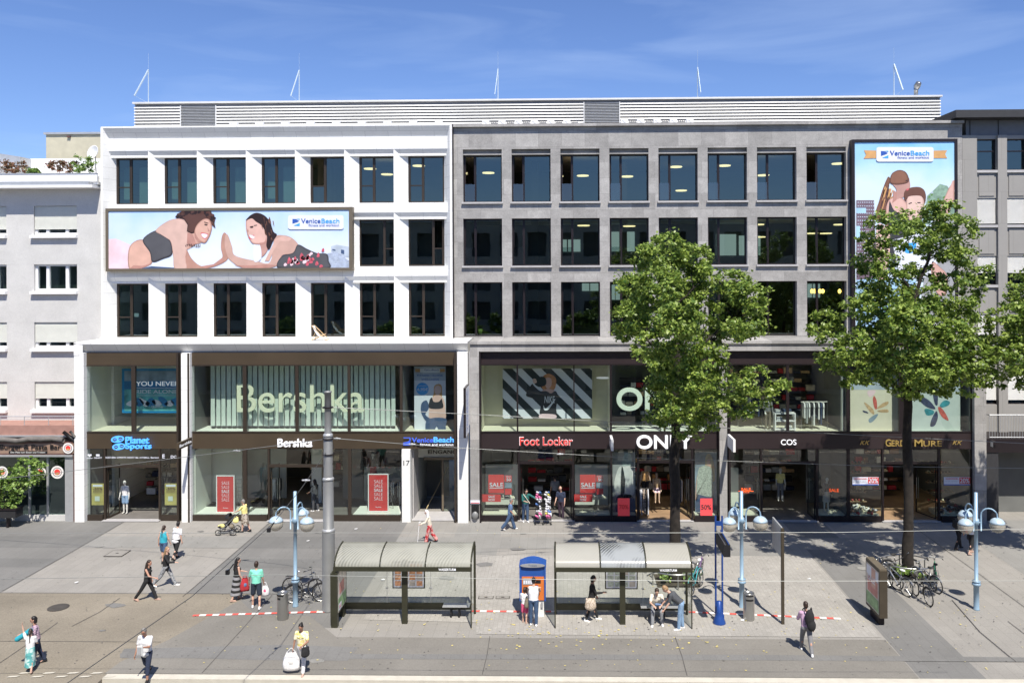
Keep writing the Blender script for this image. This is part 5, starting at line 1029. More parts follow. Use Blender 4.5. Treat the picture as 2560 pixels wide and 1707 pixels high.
for k in range(8): z = .5+k*(zt_-.5)/7.2; q.tube([(xa_, DS+.9, z), (xc_, DS+.9, z)], .014, 5, 'steel')
q.build('rungs', None, o)
def flat(label, name, cat, rects, texts, Y):
    q = MB()
    for k, (x0, y0, x1, y1, m_) in enumerate(rects): q.prect(x0, y0, x1, y1, Y-.003*k, .0025, m_)
    for (t_, x0, y0, x1, y1, m_, b_) in texts: q.ptext(t_, x0, y0, x1, y1, Y-.02, m_, .004, b_)
    return tag(q.build(name), label, cat)
for x0, lb in ((229, 'yellow discount poster left of the open door of the leftmost shop'), (412, 'yellow discount poster right of the open door of the leftmost shop')):
    flat(lb, 'discount_poster', 'poster', [(x0, 1208, x0+30, 1262, 'yellow_print'), (x0+3, 1211, x0+27, 1216, 'print_white'), (x0+3, 1226, x0+27, 1227, 'maroon'), (x0+3, 1230, x0+27, 1231, 'maroon'), (x0+8, 1240, x0+20, 1252, 'panel_mint')], [('-50%', x0+3, 1218, x0+27, 1224, 'maroon', .01)], DS+.12)
flat('row of small white brand marks across the top of the leftmost shop entrance', 'window_lettering', 'lettering', [], [('adidas', 217, 1143, 231, 1146, 'print_white', .03), ('CARHARTT', 235, 1142, 255, 1146, 'print_white', .03), ('NORTHERN', 264, 1141, 289, 1145.5, 'print_white', .03), ('QUIKSILVER', 292, 1141, 316, 1145.5, 'print_white', .03), ('ROXY life', 319, 1141, 346, 1145.5, 'print_white', .03), ('O\'NEILL', 349, 1141, 374, 1145.5, 'print_white', .03), ('Burton', 377, 1141, 397, 1145.5, 'print_white', .03), ('E', 406, 1135, 412, 1145, 'print_white', .04), ('DC', 427, 1138, 441, 1145, 'print_white', .04)], DS-.075)
flat('small white trefoil marks over the leftmost shop entrance', 'window_lettering', 'lettering', [(219, 1135, 229, 1139, 'print_white'), (222, 1139, 226, 1141.5, 'print_white'), (240, 1135, 249, 1140, 'print_white')], [], DS-.075)
def flsale(dx, big, label):
    flat(label, 'sale_poster', 'poster', [(1221+dx, 1186, 1260+dx, 1232, 'sale_red'), (1262+dx, 1188, 1279+dx, 1204, 'sale_red'), (1262+dx, 1221, 1279+dx, 1236, 'sale_red'), (1206+dx, 1235, 1252+dx, 1254, 'sale_red'), (1224+dx, 1219, 1258+dx, 1220.5, 'print_white'), (1262+dx, 1206, 1279+dx, 1219, 'cloud_grey')], [('SALE', 1224+dx, 1206, 1258+dx, 1217, 'print_white', .03), ('SALE', 1265+dx, 1189, 1277+dx, 1193, 'print_white', 0), ('50', 1266+dx, 1195, 1277+dx, 1202, 'print_white', .04), ('SALE', 1221+dx, 1238, 1237+dx, 1244, 'print_white', .03), ('NOW', 1221+dx, 1246, 1237+dx, 1252, 'print_white', .03)], DS+.35)
flsale(0, 1, 'red sale posters in the ground window left of the trainer shop door'); flsale(229, 1, 'red sale posters in the ground window right of the trainer shop door')
M('denim_light', (.45, .52, .52), .8, 0, .25, 6); M('lace', (.42, .47, .42), .8, 0, .4, 14); M('hair_blond', (.45, .36, .22), .8, 0, .2, 6)
def fash(label, x0, x1, kind):
    q = MB(); Y = DS+.55; q.prect(x0, 1130, x1, 1286, Y, .02, 'grey_print' if kind == 0 else 'cloud_grey'); w_ = x1-x0; X = lambda t: x0+w_*t
    B = lambda pts, m_, k: shape(q, [(X(a_), b_) for a_, b_ in pts], Y-.004-.003*k, m_)
    if kind == 0: B([(.42, 1158), (.5, 1136), (.75, 1133), (.85, 1150), (.75, 1175), (.5, 1175)], 'denim_light', 1); B([(.05, 1210), (.25, 1170), (.5, 1165), (.85, 1168), (.95, 1200), (.9, 1240), (.35, 1245), (.1, 1235)], 'cloth_white', 2); B([(.4, 1165), (.55, 1200), (.5, 1235), (.35, 1235)], 'stripe_dark', 3); B([(.2, 1240), (.9, 1240), (.95, 1286), (.2, 1286)], 'navy_print', 2)
    else: B([(.45, 1160), (.5, 1138), (.7, 1136), (.85, 1160), (.88, 1200), (.7, 1200), (.5, 1190)], 'hair_blond', 2); B([(.55, 1150), (.66, 1148), (.7, 1165), (.62, 1175), (.54, 1168)], 'skin_print', 3); B([(.05, 1240), (.12, 1180), (.3, 1165), (.7, 1168), (.8, 1200), (.78, 1240), (.1, 1235)], 'lace', 4); B([(.0, 1245), (.08, 1190), (.15, 1200), (.1, 1245)], 'skin_print', 3); B([(.1, 1236), (.8, 1236), (.85, 1286), (.1, 1286)], 'navy_print', 3)
    return tag(q.build('fashion_poster'), label, 'poster')
fash('grey fashion poster of a person in a white shirt above the seventy percent sheet', 1532, 1588, 0); fash('fashion poster of a long haired woman in a patterned top above the fifty percent sheet', 1738, 1793, 1)
flat('coral sheet reading seventy percent in the lower shop window', 'percent_sheet', 'poster', [(1544.5, 1245, 1574, 1289, 'coral')], [('70%', 1548, 1261, 1571, 1272, 'sale_red', .02)], DS-.045)
flat('coral sheet reading fifty percent in the lower shop window', 'percent_sheet', 'poster', [(1751, 1245.5, 1781, 1288, 'coral')], [('50%', 1753, 1261, 1778, 1273, 'top_black', .02)], DS-.045)
flat('orange sale lettering on the glass behind the middle street lamp', 'window_lettering', 'lettering', [(1846, 1226.5, 1884, 1228, 'sale_orange')], [('SALE', 1853, 1219, 1877, 1226, 'sale_orange', .02), ('SALE', 1858, 1229, 1873, 1231.5, 'sale_orange', .02)], DS-.045)
flat('orange sale lettering on the glass right of the dark corner door', 'window_lettering', 'lettering', [], [('SALE', 2073, 1221, 2097, 1229, 'sale_orange', .02)], DS-.045)
for dx, lb in ((0, 'white and red twenty percent strip in the shoe window left of the tree trunk'), (228.5, 'white and red twenty percent strip in the shoe window right of the tree trunk')):
    flat(lb, 'discount_strip', 'poster', [(2131+dx, 1192, 2197+dx, 1212, 'print_white'), (2170+dx, 1193, 2197+dx, 1209, 'sale_red'), (2131+dx, 1210, 2196+dx, 1212.5, 'logo_blue')], [('SALDENWOCHEN', 2136+dx, 1194.5, 2167+dx, 1198, 'sale_red', .01), ('auf alle Artikel', 2133+dx, 1201, 2165+dx, 1204, 'house_print', 0), ('20%', 2171.5+dx, 1195, 2195+dx, 1207, 'print_white', .03)], DS-.05)
# shoes piled in the two shoe windows: each shoe a small thing
M('shoe_cream', (.65, .58, .42), .6, 0, .1); M('shoe_white', (.75, .74, .72), .6, 0, .05); M('shoe_red', (.45, .08, .07), .6, 0, .1); M('shoe_brown', (.22, .12, .07), .6, 0, .1)
def shoe_mesh(mat):
    q = MB(); q.ell((0, .04, .045), (.05, .13, .045), mat, 8, 5); q.ell((0, -.06, .07), (.042, .07, .06), mat, 8, 5); q.box(-.04, .04, -.12, -.07, 0, .05, mat); me = q.build('shoe', None, None, True); d = me.data; bpy.data.objects.remove(me); return d
shoes = [shoe_mesh(m_) for m_ in ('shoe_cream', 'shoe_white', 'shoe_red', 'shoe_brown', 'black')]
r_ = random.Random(21)
for a_, c_, side in ((2126, 2200, 'left'), (2356, 2425, 'right')):
    for k in range(34):
        o = bpy.data.objects.new('display_shoe', r_.choice(shoes)); C.objects.link(o); t_ = r_.random(); o.location = (fx(a_)+.1+(fx(c_)-fx(a_)-.2)*r_.random(), DS+.2+t_*1.1, .345+int(t_*4)*.0+r_.choice((0, 0, .09))); o.rotation_euler = (0, 0, r_.uniform(0, 6.3)); o.scale = (1.2, 1.2, 1.2)
        tag(o, f'shoe laid out behind the glass of the shoe window {side} of the tree trunk', 'shoe', f'shoes in the {side} shoe window')
def step_rack(label, a_, c_):
    o = E('shoe_shelves', (fx((a_+c_)/2), DS+1.9, .34), label, 'shelves'); r2 = random.Random(int(a_))
    for k in range(5):
        q = MB(); z = .55+k*.5; q.box(fx(a_), fx(c_), DS+1.75, DS+2.05, z, z+.03, 'wood_floor'); q.build('shelf_board', None, o)
        for j in range(7): q = MB(); x = fx(a_)+.1+(fx(c_)-fx(a_)-.2)*j/6.5; q.ell((x, DS+1.88, z+.09), (.06, .13, .06), r2.choice(['shoe_brown', 'black', 'shoe_cream', 'shoe_red', 'shoe_brown']), 7, 5); q.build('shoe', None, o, True)
step_rack('stepped wooden shoe shelves inside the rightmost ground shop window', 2356, 2425); step_rack('stepped shoe shelves inside the window beside the corner shoe shop door', 2130, 2198)
for px, Y, lb in ((1247, DS+.7, 'left'), (1481, DS+.7, 'right')):
    for k in range(3):
        o = bpy.data.objects.new('display_shoe', shoes[1]); C.objects.link(o); o.location = (fx(px)+.25*(k-1)+.2, Y, 1.072); o.rotation_euler = (0, 0, 1.4+k*.2); o.scale = (1.2, 1.2, 1.2); tag(o, f'white trainer on the glass shelf {lb} of the trainer shop door', 'shoe', f'white trainers {lb} of the door')
# deckchair on the ledge
M('canvas_white', (.78, .80, .84), .9, 0, .04); M('beech', (.55, .38, .20), .6, 0, .1)
x, z = P(800, 853, D1+1.0); o = E('deck_chair', (x, D1+.9, ZL), 'white canvas deck chair standing on the ledge under the white block windows', 'deck chair')
q = MB()
for s in (0, .5):
    q.tube([(x-.35, D1+.7+s, ZL+.78), (x+.42, D1+.7+s, ZL+.02)], .022, 6, 'beech'); q.tube([(x-.38, D1+.7+s, ZL+.02), (x+.25, D1+.7+s, ZL+.33)], .022, 6, 'beech'); q.tube([(x-.15, D1+.7+s, ZL+.45), (x-.35, D1+.7+s, ZL+.02)], .018, 6, 'beech')
for a_, c_ in ((-.35, .78), (.40, .04)): q.tube([(x+a_, D1+.7, ZL+c_), (x+a_, D1+1.2, ZL+c_)], .02, 6, 'beech')
q.build('frame', None, o); q = MB(); pr = [(x-.33, ZL+.77), (x-.22, ZL+.5), (x-.02, ZL+.22), (x+.18, ZL+.12), (x+.36, ZL+.07)]
for k in range(4): q.add([(pr[k][0], D1+.74, pr[k][1]), (pr[k+1][0], D1+.74, pr[k+1][1]), (pr[k+1][0], D1+1.16, pr[k+1][1]), (pr[k][0], D1+1.16, pr[k][1])], [(0, 1, 2, 3)], 'canvas_white')
q.build('canvas', None, o)
# items on the upper window sills
M('cup_green', (.35, .42, .10), .6, 0, .3, 20); 
x, z = P(541/1+660, 826, Dg+.4); q = MB(); q.lathe([(.001, GH[2][0]+.02), (.09, GH[2][0]+.02), (.13, GH[2][0]+.36), (.001, GH[2][0]+.36)], x, Dg+.35, 12, 'cup_green'); tag(q.build('sill_vase', smooth=True), 'yellow green patterned vase on the sill behind the first grey block window', 'vase')
q = MB(); x, z = P(346, 787, DW+.3); q.box(x-.12, x+.12, DW+.09, DW+.095, z-.1, z+.1, 'print_white'); tag(q.build('paper_notice'), 'small white sheet stuck inside the lowest left window of the white block', 'notice')
# ashtray and hose box on the grey pillar
o = E('wall_ashtray', (P(1188, 1270, D1)[0], D1, .35), 'round grey ashtray under a small red and white notice on the grey pillar', 'ashtray'); q = MB(); x = P(1188, 1270, D1)[0]
q.ell((x, D1-.08, .42), (.17, .10, .20), 'galv', 14, 8); q.build('bowl', None, o, True); q = MB(); q.box(x-.2, x+.2, D1-.02, D1+.01, .25, .95, 'black'); q.build('back_plate', None, o); q = MB(); q.box(x-.24, x+.24, D1-.03, D1+.01, 1.0, 1.16, 'print_white'); q.box(x-.22, x+.22, D1-.034, D1-.031, 1.02, 1.06, 'sale_red'); q.build('notice', None, o)
q = MB()
for s in (-.1, .1): q.cap((x+s, D1-.06, .6), (x+s, D1-.06, .9), .05, .035, 'black', 8)
q.build('stub_holder', None, o)
# mannequins (simplified shop figures) are built with the people further down
# ================================================================== STREET FURNITURE
def lamp(x, y, label, rot):
    o = E('street_lamp', (x, y, 0), label, 'street lamp', 'pale blue three globe street lamps'); o.rotation_euler = (0, 0, rot)
    q = MB(); q.lathe([(.001, 0), (.115, 0), (.115, .03), (.10, .06), (.098, .92), (.155, .93), (.155, 1.0), (.12, 1.02), (.12, 1.05), (.15, 1.06), (.15, 1.09), (.07, 1.13), (.066, 3.2), (.11, 3.21), (.11, 3.42), (.066, 3.43), (.062, 4.42), (.001, 4.43)], 0, 0, 16, 'lamp_blue'); q.build('pole', None, o, True, world=False)
    for k in range(3):
        a = k*2*math.pi/3; c, s = math.cos(a), math.sin(a); pts = [(.17, 3.0), (.17, 3.60)]+[(.44-.27*math.cos(t*math.pi/8), 3.60+.27*math.sin(t*math.pi/8)) for t in range(1, 9)]+[(.71, 3.52)]
        q = MB(); q.tube([(r*c, r*s, z) for r, z in pts], .028, 10, 'lamp_blue'); q.tube([(.08*c, .08*s, 3.3), (.17*c, .17*s, 3.3)], .025, 8, 'lamp_blue'); q.build('arm', None, o, True, world=False)
        g = MB(); cx, cy, cz, R_ = .71*c, .71*s, 3.27, .28
        prof = [(R_*math.sin(math.pi*t/12), R_*math.cos(math.pi*t/12)+cz) for t in range(4, 13)]; prof[-1] = (.001, cz-R_)
        g.lathe(prof, cx, cy, 24, 'globe_glass'); gl = g.build('lamp_globe', None, o, True, world=False)
        g = MB(); prof = [(.001, cz+R_*.98), (.06, cz+R_*.97)]+[((R_+.008)*math.sin(math.pi*t/12), (R_+.008)*math.cos(math.pi*t/12)+cz) for t in range(1, 6)]+[((R_-.02)*.96, cz+.07)]
        g.lathe(prof, cx, cy, 24, 'lamp_blue_pale'); g.build('lamp_cap', None, gl, True, world=False)
        g = MB(); g.ell((cx, cy, cz+.0), (.06, .06, .12), 'bulb_white', 10, 6); g.build('bulb', None, gl, True, world=False)
    return o
M('lamp_blue_pale', (.48, .60, .70), .3, .2, .03); M('bulb_white', (.8, .8, .78), .4, 0, 0)
def globe_mat():
    m = bpy.data.materials.new('globe_glass'); m.use_nodes = True; t = m.node_tree; b_ = t.nodes['Principled BSDF']; N = t.nodes.new
    b_.inputs['Base Color'].default_value = (.62, .58, .50, 1); b_.inputs['Roughness'].default_value = .12
    tr = N('ShaderNodeBsdfTransparent'); tr.inputs[0].default_value = (.86, .83, .76, 1); mx_ = N('ShaderNodeMixShader'); mx_.inputs[0].default_value = .42
    n = N('ShaderNodeTexNoise'); n.inputs['Scale'].default_value = 5; r = N('ShaderNodeMapRange'); r.inputs[3].default_value = .34; r.inputs[4].default_value = .6; t.links.new(n.outputs[0], r.inputs[0]); t.links.new(r.outputs[0], mx_.inputs[0])
    t.links.new(tr.outputs[0], mx_.inputs[1]); t.links.new(b_.outputs[0], mx_.inputs[2]); t.links.new(mx_.outputs[0], t.nodes['Material Output'].inputs[0]); MATS['globe_glass'] = m
globe_mat()
L1 = lamp(-10.32, 32.12, 'pale blue three globe lamp left of the tall grey mast', math.radians(-35))
x, y = G(1854.7, 1517); dup(L1, (x, y, 0), math.radians(-22), 'pale blue three globe lamp between the blue stop post and the brown post')
x, y = G(2441, 1523); dup(L1, (x, y, 0), math.radians(-25), 'pale blue three globe lamp right of the bicycles, nearest the right edge')
# tall grey mast
x, y = G(822, 1525); TM = E('catenary_mast', (x, y, 0), 'tall grey stepped steel mast carrying the overhead wires beside the first shelter', 'mast')
zt = P(825, 978, y)[1]; z1 = P(825, 1324, y)[1]; z2 = P(825, 1196, y)[1]; z3 = P(825, 1087, y)[1]
q = MB(); q.lathe([(.001, 0), (.27, 0), (.24, .05), (.235, z1-.06), (.225, z1), (.2, z1+.02), (.197, z2-.04), (.175, z2+.04), (.17, z3-.04), (.13, z3+.04), (.125, zt-.05), (.15, zt-.04), (.15, zt), (.001, zt+.03)], x, y, 24, 'galv'); q.build('shaft', None, TM, True)
for zc, r in ((z1, .245), (z2, .215), (z3, .185)): q = MB(); q.lathe([(.12, zc-.07), (r, zc-.05), (r, zc+.02), (r-.04, zc+.06), (.12, zc+.07)], x, y, 24, 'grey_metal'); q.build('collar', None, TM, True)
q = MB()
for zc in (P(825, 1018, y)[1], P(825, 1096, y)[1], P(825, 1135, y)[1]): q.lathe([(.14, zc-.02), (.21, zc-.02), (.21, zc+.02), (.14, zc+.02)], x, y, 20, 'dark_frame')
q.tube([(x+.2, y-.1, P(825, 1160, y)[1]), (x+.28, y-.15, P(825, 1125, y)[1]), (x+.22, y-.1, P(825, 1108, y)[1])], .012, 5, 'dark_frame'); q.build('wire_clamp', None, TM)
# overhead wires
M('wire', (.26, .27, .26), .5, .4, .05); M('wire_dark', (.07, .07, .07), .5, .2, .05)
def wire(label, pts, r=.010, mat='wire', n=1):
    """pts: (px, py, Y) along the wire"""
    p3 = []
    for (a_, b_, Y) in pts: u, v = P(a_, b_, Y); p3.append((u, Y, v))
    q = MB(); q.tube(p3, r, 5, mat); o = q.build('overhead_wire'); tag(o, label, 'wire', 'overhead tram wires'); return p3
mx_, my_ = x, y
wire('span wire running left from the mast past the leftmost shops', [(-60, 1203, 38), (112, 1185, 37), (480, 1140, 34.5), (694, 1113, 33), (817, 1097, my_)], .012)
wire('span wire running right from the mast just below the shop letters', [(830, 1095, my_), (1005, 1109, 33), (1143, 1119, 34.0), (1560, 1143, 36.0), (2200, 1165, 39), (2600, 1171, 40.5)], .012)
wire('upper span wire crossing the display windows to the right of the mast', [(830, 1018, my_), (1220, 1037.5, 34), (1688, 1063, 36), (2200, 1090, 38.5), (2600, 1110, 40.5)], .012)
wire('upper tram wire stretched across the paving near the shop doors', [(-40, 1333, 23.6), (700, 1331, 23.6), (1400, 1332, 23.6), (2100, 1330, 23.6), (2600, 1321, 23.6)], .0065)
wire('lower tram wire crossing in front of both shelters', [(-40, 1447, 20.), (700, 1436, 20.), (1240, 1446, 20.), (1800, 1452, 20.), (2600, 1451, 20.)], .006)
pw_ = wire('slanting span wire from the mast down to the lower left corner', [(120, 1740, 17.5), (480, 1490, 21.5), (685, 1305, 25.5), (753, 1221, 28.3), (817, 1128, my_)], .011, 'wire_dark')
for (a_, b_, Y, lb) in ((569, 1427, 23.2, 'dark wire hanger on the slanting wire beside the woman with black hair'), (672, 1322, 25.4, 'dark wire hanger on the slanting wire near the shop doors')):
    u, v = P(a_, b_, Y); q = MB(); q.box(u-.05, u+.05, Y-.04, Y+.04, v-.09, v+.03, 'black'); q.tube([(u+.02, Y, v), (u+.17, Y, v+.20)], .018, 6, 'black'); q.tube([(u-.03, Y, v+.03), (u+.06, Y, v+.06)], .012, 5, 'steel'); tag(q.build('wire_hanger'), lb, 'wire hanger')
for (a_, b_, Y, lb) in ((592, 1126.5, 33.8, 'grey insulator on the span wire left of the white shop letters'), (842, 1096, 31.9, 'grey insulator on the span wire just right of the mast'), (765, 1200, 29.0, 'grey insulator on the slanting wire left of the mast'), (1030, 1110, 33.3, 'pale insulator on the span wire under the blue gym letters'), (1400, 1134.5, 35.2, 'pale insulator on the span wire above the trainer shop door')):
    u, v = P(a_, b_, Y); q = MB(); q.cap((u-.12, Y, v), (u+.12, Y, v), .03, .03, 'grey_metal', 8); q.cap((u-.02, Y, v), (u+.02, Y, v), .045, .045, 'grey_metal', 8); tag(q.build('wire_insulator'), lb, 'insulator')
# bus shelters
M('olive', (.045, .045, .028), .45, .3, .1); 
def ribbed(name, col, a0, ribs):
    m = bpy.data.materials.new(name); m.use_nodes = True; t = m.node_tree; b_ = t.nodes['Principled BSDF']; N = t.nodes.new; L = t.links.new
    b_.inputs['Base Color'].default_value = col + (1,); b_.inputs['Roughness'].default_value = .22; b_.inputs['Transmission Weight'].default_value = 0
    tr = N('ShaderNodeBsdfTransparent'); tr.inputs[0].default_value = (.80, .80, .76, 1); tl = N('ShaderNodeBsdfTranslucent'); tl.inputs[0].default_value = col + (1,)
    m1 = N('ShaderNodeMixShader'); m1.inputs[0].default_value = .35; L(b_.outputs[0], m1.inputs[1]); L(tl.outputs[0], m1.inputs[2])
    m2 = N('ShaderNodeMixShader'); L(tr.outputs[0], m2.inputs[1]); L(m1.outputs[0], m2.inputs[2])
    g = N('ShaderNodeNewGeometry'); mp_ = N('ShaderNodeMapping'); mp_.inputs['Rotation'].default_value = (0, 0, math.radians(35)); wv = N('ShaderNodeTexWave'); wv.inputs['Scale'].default_value = 3.2; wv.inputs['Distortion'].default_value = .4
    L(g.outputs['Position'], mp_.inputs[0]); L(mp_.outputs[0], wv.inputs['Vector']); n = N('ShaderNodeTexNoise'); n.inputs['Scale'].default_value = 1.0; n.inputs['Detail'].default_value = 2; L(g.outputs['Position'], n.inputs['Vector'])
    r = N('ShaderNodeMapRange'); r.inputs[1].default_value = .40; r.inputs[2].default_value = .62; r.inputs[3].default_value = 0; r.inputs[4].default_value = ribs; L(n.outputs[0], r.inputs[0])
    q_ = N('ShaderNodeMath'); q_.operation = 'MULTIPLY'; L(wv.outputs['Fac'], q_.inputs[0]); L(r.outputs[0], q_.inputs[1]); s_ = N('ShaderNodeMath'); s_.operation = 'SUBTRACT'; s_.inputs[0].default_value = a0; L(q_.outputs[0], s_.inputs[1]); s_.use_clamp = True
    L(s_.outputs[0], m2.inputs[0]); L(m2.outputs[0], t.nodes['Material Output'].inputs[0]); MATS[name] = m
ribbed('roof_sheet', (.50, .50, .44), .88, .36); ribbed('roof_sheet_clear', (.50, .53, .55), .85, .9); ribbed('roof_sheet_solid', (.52, .51, .46), .96, .10)
M('poster_mix', (.55, .50, .46), .5, 0, .35, 3); M('poster_green', (.22, .36, .18), .5, 0, .4, 3); M('poster_red', (.50, .20, .18), .5, 0, .2, 4); M('table_orange', (.80, .38, .22), .5, 0, .4, 9); M('map_print', (.52, .58, .52), .5, 0, .35, 12)
def shelter(x0, x1, yf, yb, ze, label, panel_left, mats, tables, bench):
    S_ = E('bus_shelter', ((x0+x1)/2, (yf+yb)/2, 0), label, 'bus shelter'); ax = 1.05; zt_ = ze+.50
    prof = [(yf+.02+ (yb-yf+.05)*(1-math.cos(t*math.pi/2/9)), ze+.04+.52*math.sin(t*math.pi/2/9)) for t in range(10)]; prof += [(yb+.13, zt_-.02), (yb+.20, zt_-.12)]
    n = 3; seg = (x1-x0)/n
    for k in range(n):
        q = MB(); vs = []; fs = []
        for i, (yy, z_) in enumerate(prof): vs += [(x0+seg*k+.03, yy, z_), (x0+seg*(k+1)-.03, yy, z_)]
        for i in range(len(prof)-1): fs.append((2*i, 2*i+1, 2*i+3, 2*i+2))
        q.add(vs, fs, mats[k]); q.build('roof_panel', None, S_, True)
    for k in range(n+1):
        q = MB(); xx = x0+seg*k; q.tube([(xx, yy, z_+.01) for yy, z_ in prof], .032 if k in (0, n) else .022, 6, 'olive'); q.build('roof_rib', None, S_)
    q = MB(); q.box(x0-.03, x1+.03, yf-.04, yf+.05, ze-.10, ze+.05, 'olive'); q.build('front_beam', None, S_)
    q = MB(); q.text('WASSERTURM', (x0+(x1-x0)*.765, yf-.043, ze-.065), (1, 0, 0), (0, 0, 1), (x1-x0)*.125, .085, .004, 'letter_white', .02); q.build('stop_name', None, S_)
    q = MB(); q.box(x0, x1, yb+.10, yb+.16, zt_-.16, zt_-.06, 'olive'); q.build('rear_beam', None, S_)
    xm = (x0+x1)/2; ym = yf+.42; q = MB(); q.box(xm-.10, xm+.10, ym-.07, ym+.09, 0, ze+.14, 'olive'); q.build('post', None, S_)
    for xx in (x0, x1): q = MB(); q.tube([(xx, yb+.12, .0), (xx, yb+.14, zt_-.1)], .045, 8, 'olive'); q.build('post', None, S_)
    q = MB(); q.box(x0+.05, x1-.05, yb+.08, yb+.14, .18, .42, 'olive'); q.build('kick_board', None, S_)
    q = MB(); q.poly([(x0+.05, yb+.11, .42), (x1-.05, yb+.11, .42), (x1-.05, yb+.11, zt_-.16), (x0+.05, yb+.11, zt_-.16)], 'clear_glass'); q.build('rear_pane', None, S_)
    q = MB()
    for t_ in (1/3, 2/3): xx = x0+(x1-x0)*t_; q.box(xx-.006, xx+.006, yb+.098, yb+.118, .42, zt_-.16, 'grey_metal'); q.ell((xx, yb+.09, .98), (.06, .03, .03), 'grey_metal', 8, 5)
    q.build('glass_clamp', None, S_)
    for xx, s in ((x0, 0), (x1, 1)):
        if panel_left and s == 0: continue
        q = MB(); q.poly([(xx, yf+.02, .02), (xx, yb+.1, .02), (xx, yb+.1, zt_-.2), (xx, yf+.35, ze+.3), (xx, yf+.02, ze-.1)], 'clear_glass'); q.build('side_pane', None, S_)
        q = MB(); q.tube([(xx, yf+.02, 0), (xx, yf+.02, ze-.1)], .022, 6, 'olive'); q.build('side_post', None, S_)
    if panel_left:
        q = MB(); q.box(x0-.12, x0+.12, yf-.08, yb+.12, .45, 1.98, 'olive'); q.prism([(yf-.02, 0), (yf+.2, 0), (yf+.2, .46), (yf-.08, .46)], 'x', x0-.11, x0+.11, 'olive'); q.box(x0-.10, x0+.10, yb-.2, yb+.08, 0, .46, 'olive'); q.box(x0-.06, x0+.06, yf-.04, yf+.06, 1.98, ze-.1, 'olive'); q.build('advert_case', None, S_)
        q = MB(); X_ = x0+.123; y0_, y1_ = yf+.05, yb+.02
        q.box(X_, X_+.004, y0_, y1_, .52, 1.92, 'poster_mix'); q.box(X_+.005, X_+.007, y0_+.02, y1_-.02, .56, 1.0, 'poster_green'); q.box(X_+.005, X_+.007, y0_+.2, y1_-.3, 1.1, 1.5, 'poster_red'); q.box(X_+.008, X_+.010, y0_+.05, y0_+.45, .56, .8, 'print_white'); q.text('SALE', (X_+.011, y0_+.1, .62), (0, 1, 0), (0, 0, 1), .3, .12, .002, 'poster_red', .02); q.build('poster', None, S_)
    if tables:
        q = MB(); xa_, xc_ = xm-.62+.02, xm+.62; zf = 1.0; q.box(xa_, xc_, yb+.0, yb+.06, zf, zf+1.0, 'olive'); fr_ = q.build('timetable_case', None, S_)
        q = MB(); q.box(xa_+.04, xc_-.04, yb-.006, yb-.002, zf+.04, zf+.96, 'print_white')
        rr_ = random.Random(int(x0*10))
        for i in range(4):
            for j in range(4): q.box(xa_+.1+i*.27, xa_+.32+i*.27, yb-.010, yb-.007, zf+.1+j*.22, zf+.28+j*.22, tables if rr_.random() < .7 else 'poster_mix')
        q.build('timetable', None, fr_)
    if bench:
        xa_, xc_ = bench; q = MB()
        for k in range(4): q.box(xa_, xc_, yb-.38+k*.1, yb-.30+k*.1, .44, .47, 'grey_metal')
        q.build('bench_seat', None, S_)
        for t_ in (.3, .6): q = MB(); xx = xa_+(xc_-xa_)*t_; q.box(xx-.03, xx+.03, yb-.25, yb+.0, 0, .43, 'black'); q.build('bench_leg', None, S_)
    return S_
yf = 30.2; yb = 31.35; xl = P(836, 1569, yf)[0]; xr = P(1178, 1569, yf)[0]; ze = P(1000, 1420, yf)[1]
shelter(xl, xr, yf, yb, ze, 'bus shelter with ridged translucent roof and a poster panel on its left side', True, ['roof_sheet', 'roof_sheet', 'roof_sheet'], 'table_orange', (xr-1.15, xr-.15))
xl = P(1388, 1569, yf)[0]; xr = P(1730, 1569, yf)[0]
shelter(xl, xr, yf, yb, ze, 'bus shelter with people waiting under it and glass on both sides', False, ['roof_sheet_solid', 'roof_sheet_clear', 'roof_sheet_solid'], 'map_print', (xr-1.75, xr-.3)); SH2 = (xl, xr)
# ticket machine
M('ticket_blue', (.02, .09, .36), .35, .1, .05); M('ticket_orange', (.62, .17, .035), .4, 0, .05); M('ticket_silver', (.5, .52, .55), .3, .6, .05)
x, y = G(1332, 1543); T = E('ticket_machine', (x, y, 0), 'blue ticket machine with an orange front between the two shelters', 'ticket machine'); hw = .48; y0 = y-.02
zb_ = .62; zt_ = P(1332, 1416, y0)[1]
q = MB(); q.box(x-hw*.86, x+hw*.86, y0+.08, y0+.5, 0, zb_, 'concrete_pale'); q.build('plinth', None, T)
q = MB(); q.box(x-hw, x+hw, y0+.05, y0+.55, zb_, zt_, 'ticket_blue'); q.box(x-hw-.01, x-hw+.05, y0, y0+.05, zb_, zt_, 'ticket_blue'); q.box(x+hw-.05, x+hw+.01, y0, y0+.05, zb_, zt_, 'ticket_blue'); q.build('cabinet', None, T)
q = MB(); arc = [(x-hw-.02+2*(hw+.02)*t/10, zt_+.06+.14*math.sin(math.pi*t/10)) for t in range(11)]; q.prism([(x-hw-.02, zt_-.02)]+arc+[(x+hw+.02, zt_-.02)], 'y', y0-.02, y0+.6, 'ticket_blue'); q.build('hood', None, T)
q = MB(); q.prism([(x+.46*math.cos(t*.3142), zt_+.06+.075*math.sin(t*.3142)) for t in range(20)], 'y', y0-.05, y0-.021, 'ticket_silver'); q.text('Tickets', (x-.16, y0-.052, zt_+.03), (1, 0, 0), (0, 0, 1), .32, .065, .003, 'navy_print', .0); q.build('header_sign', None, T)
q = MB(); zz0 = zt_-.50
q.box(x-.40, x+.02, y0+.03, y0+.05, zz0-.75, zz0+.12, 'ticket_orange'); q.box(x+.05, x+.42, y0+.03, y0+.05, zz0-.75, zz0+.12, 'ticket_orange'); q.build('control_panel', None, T)
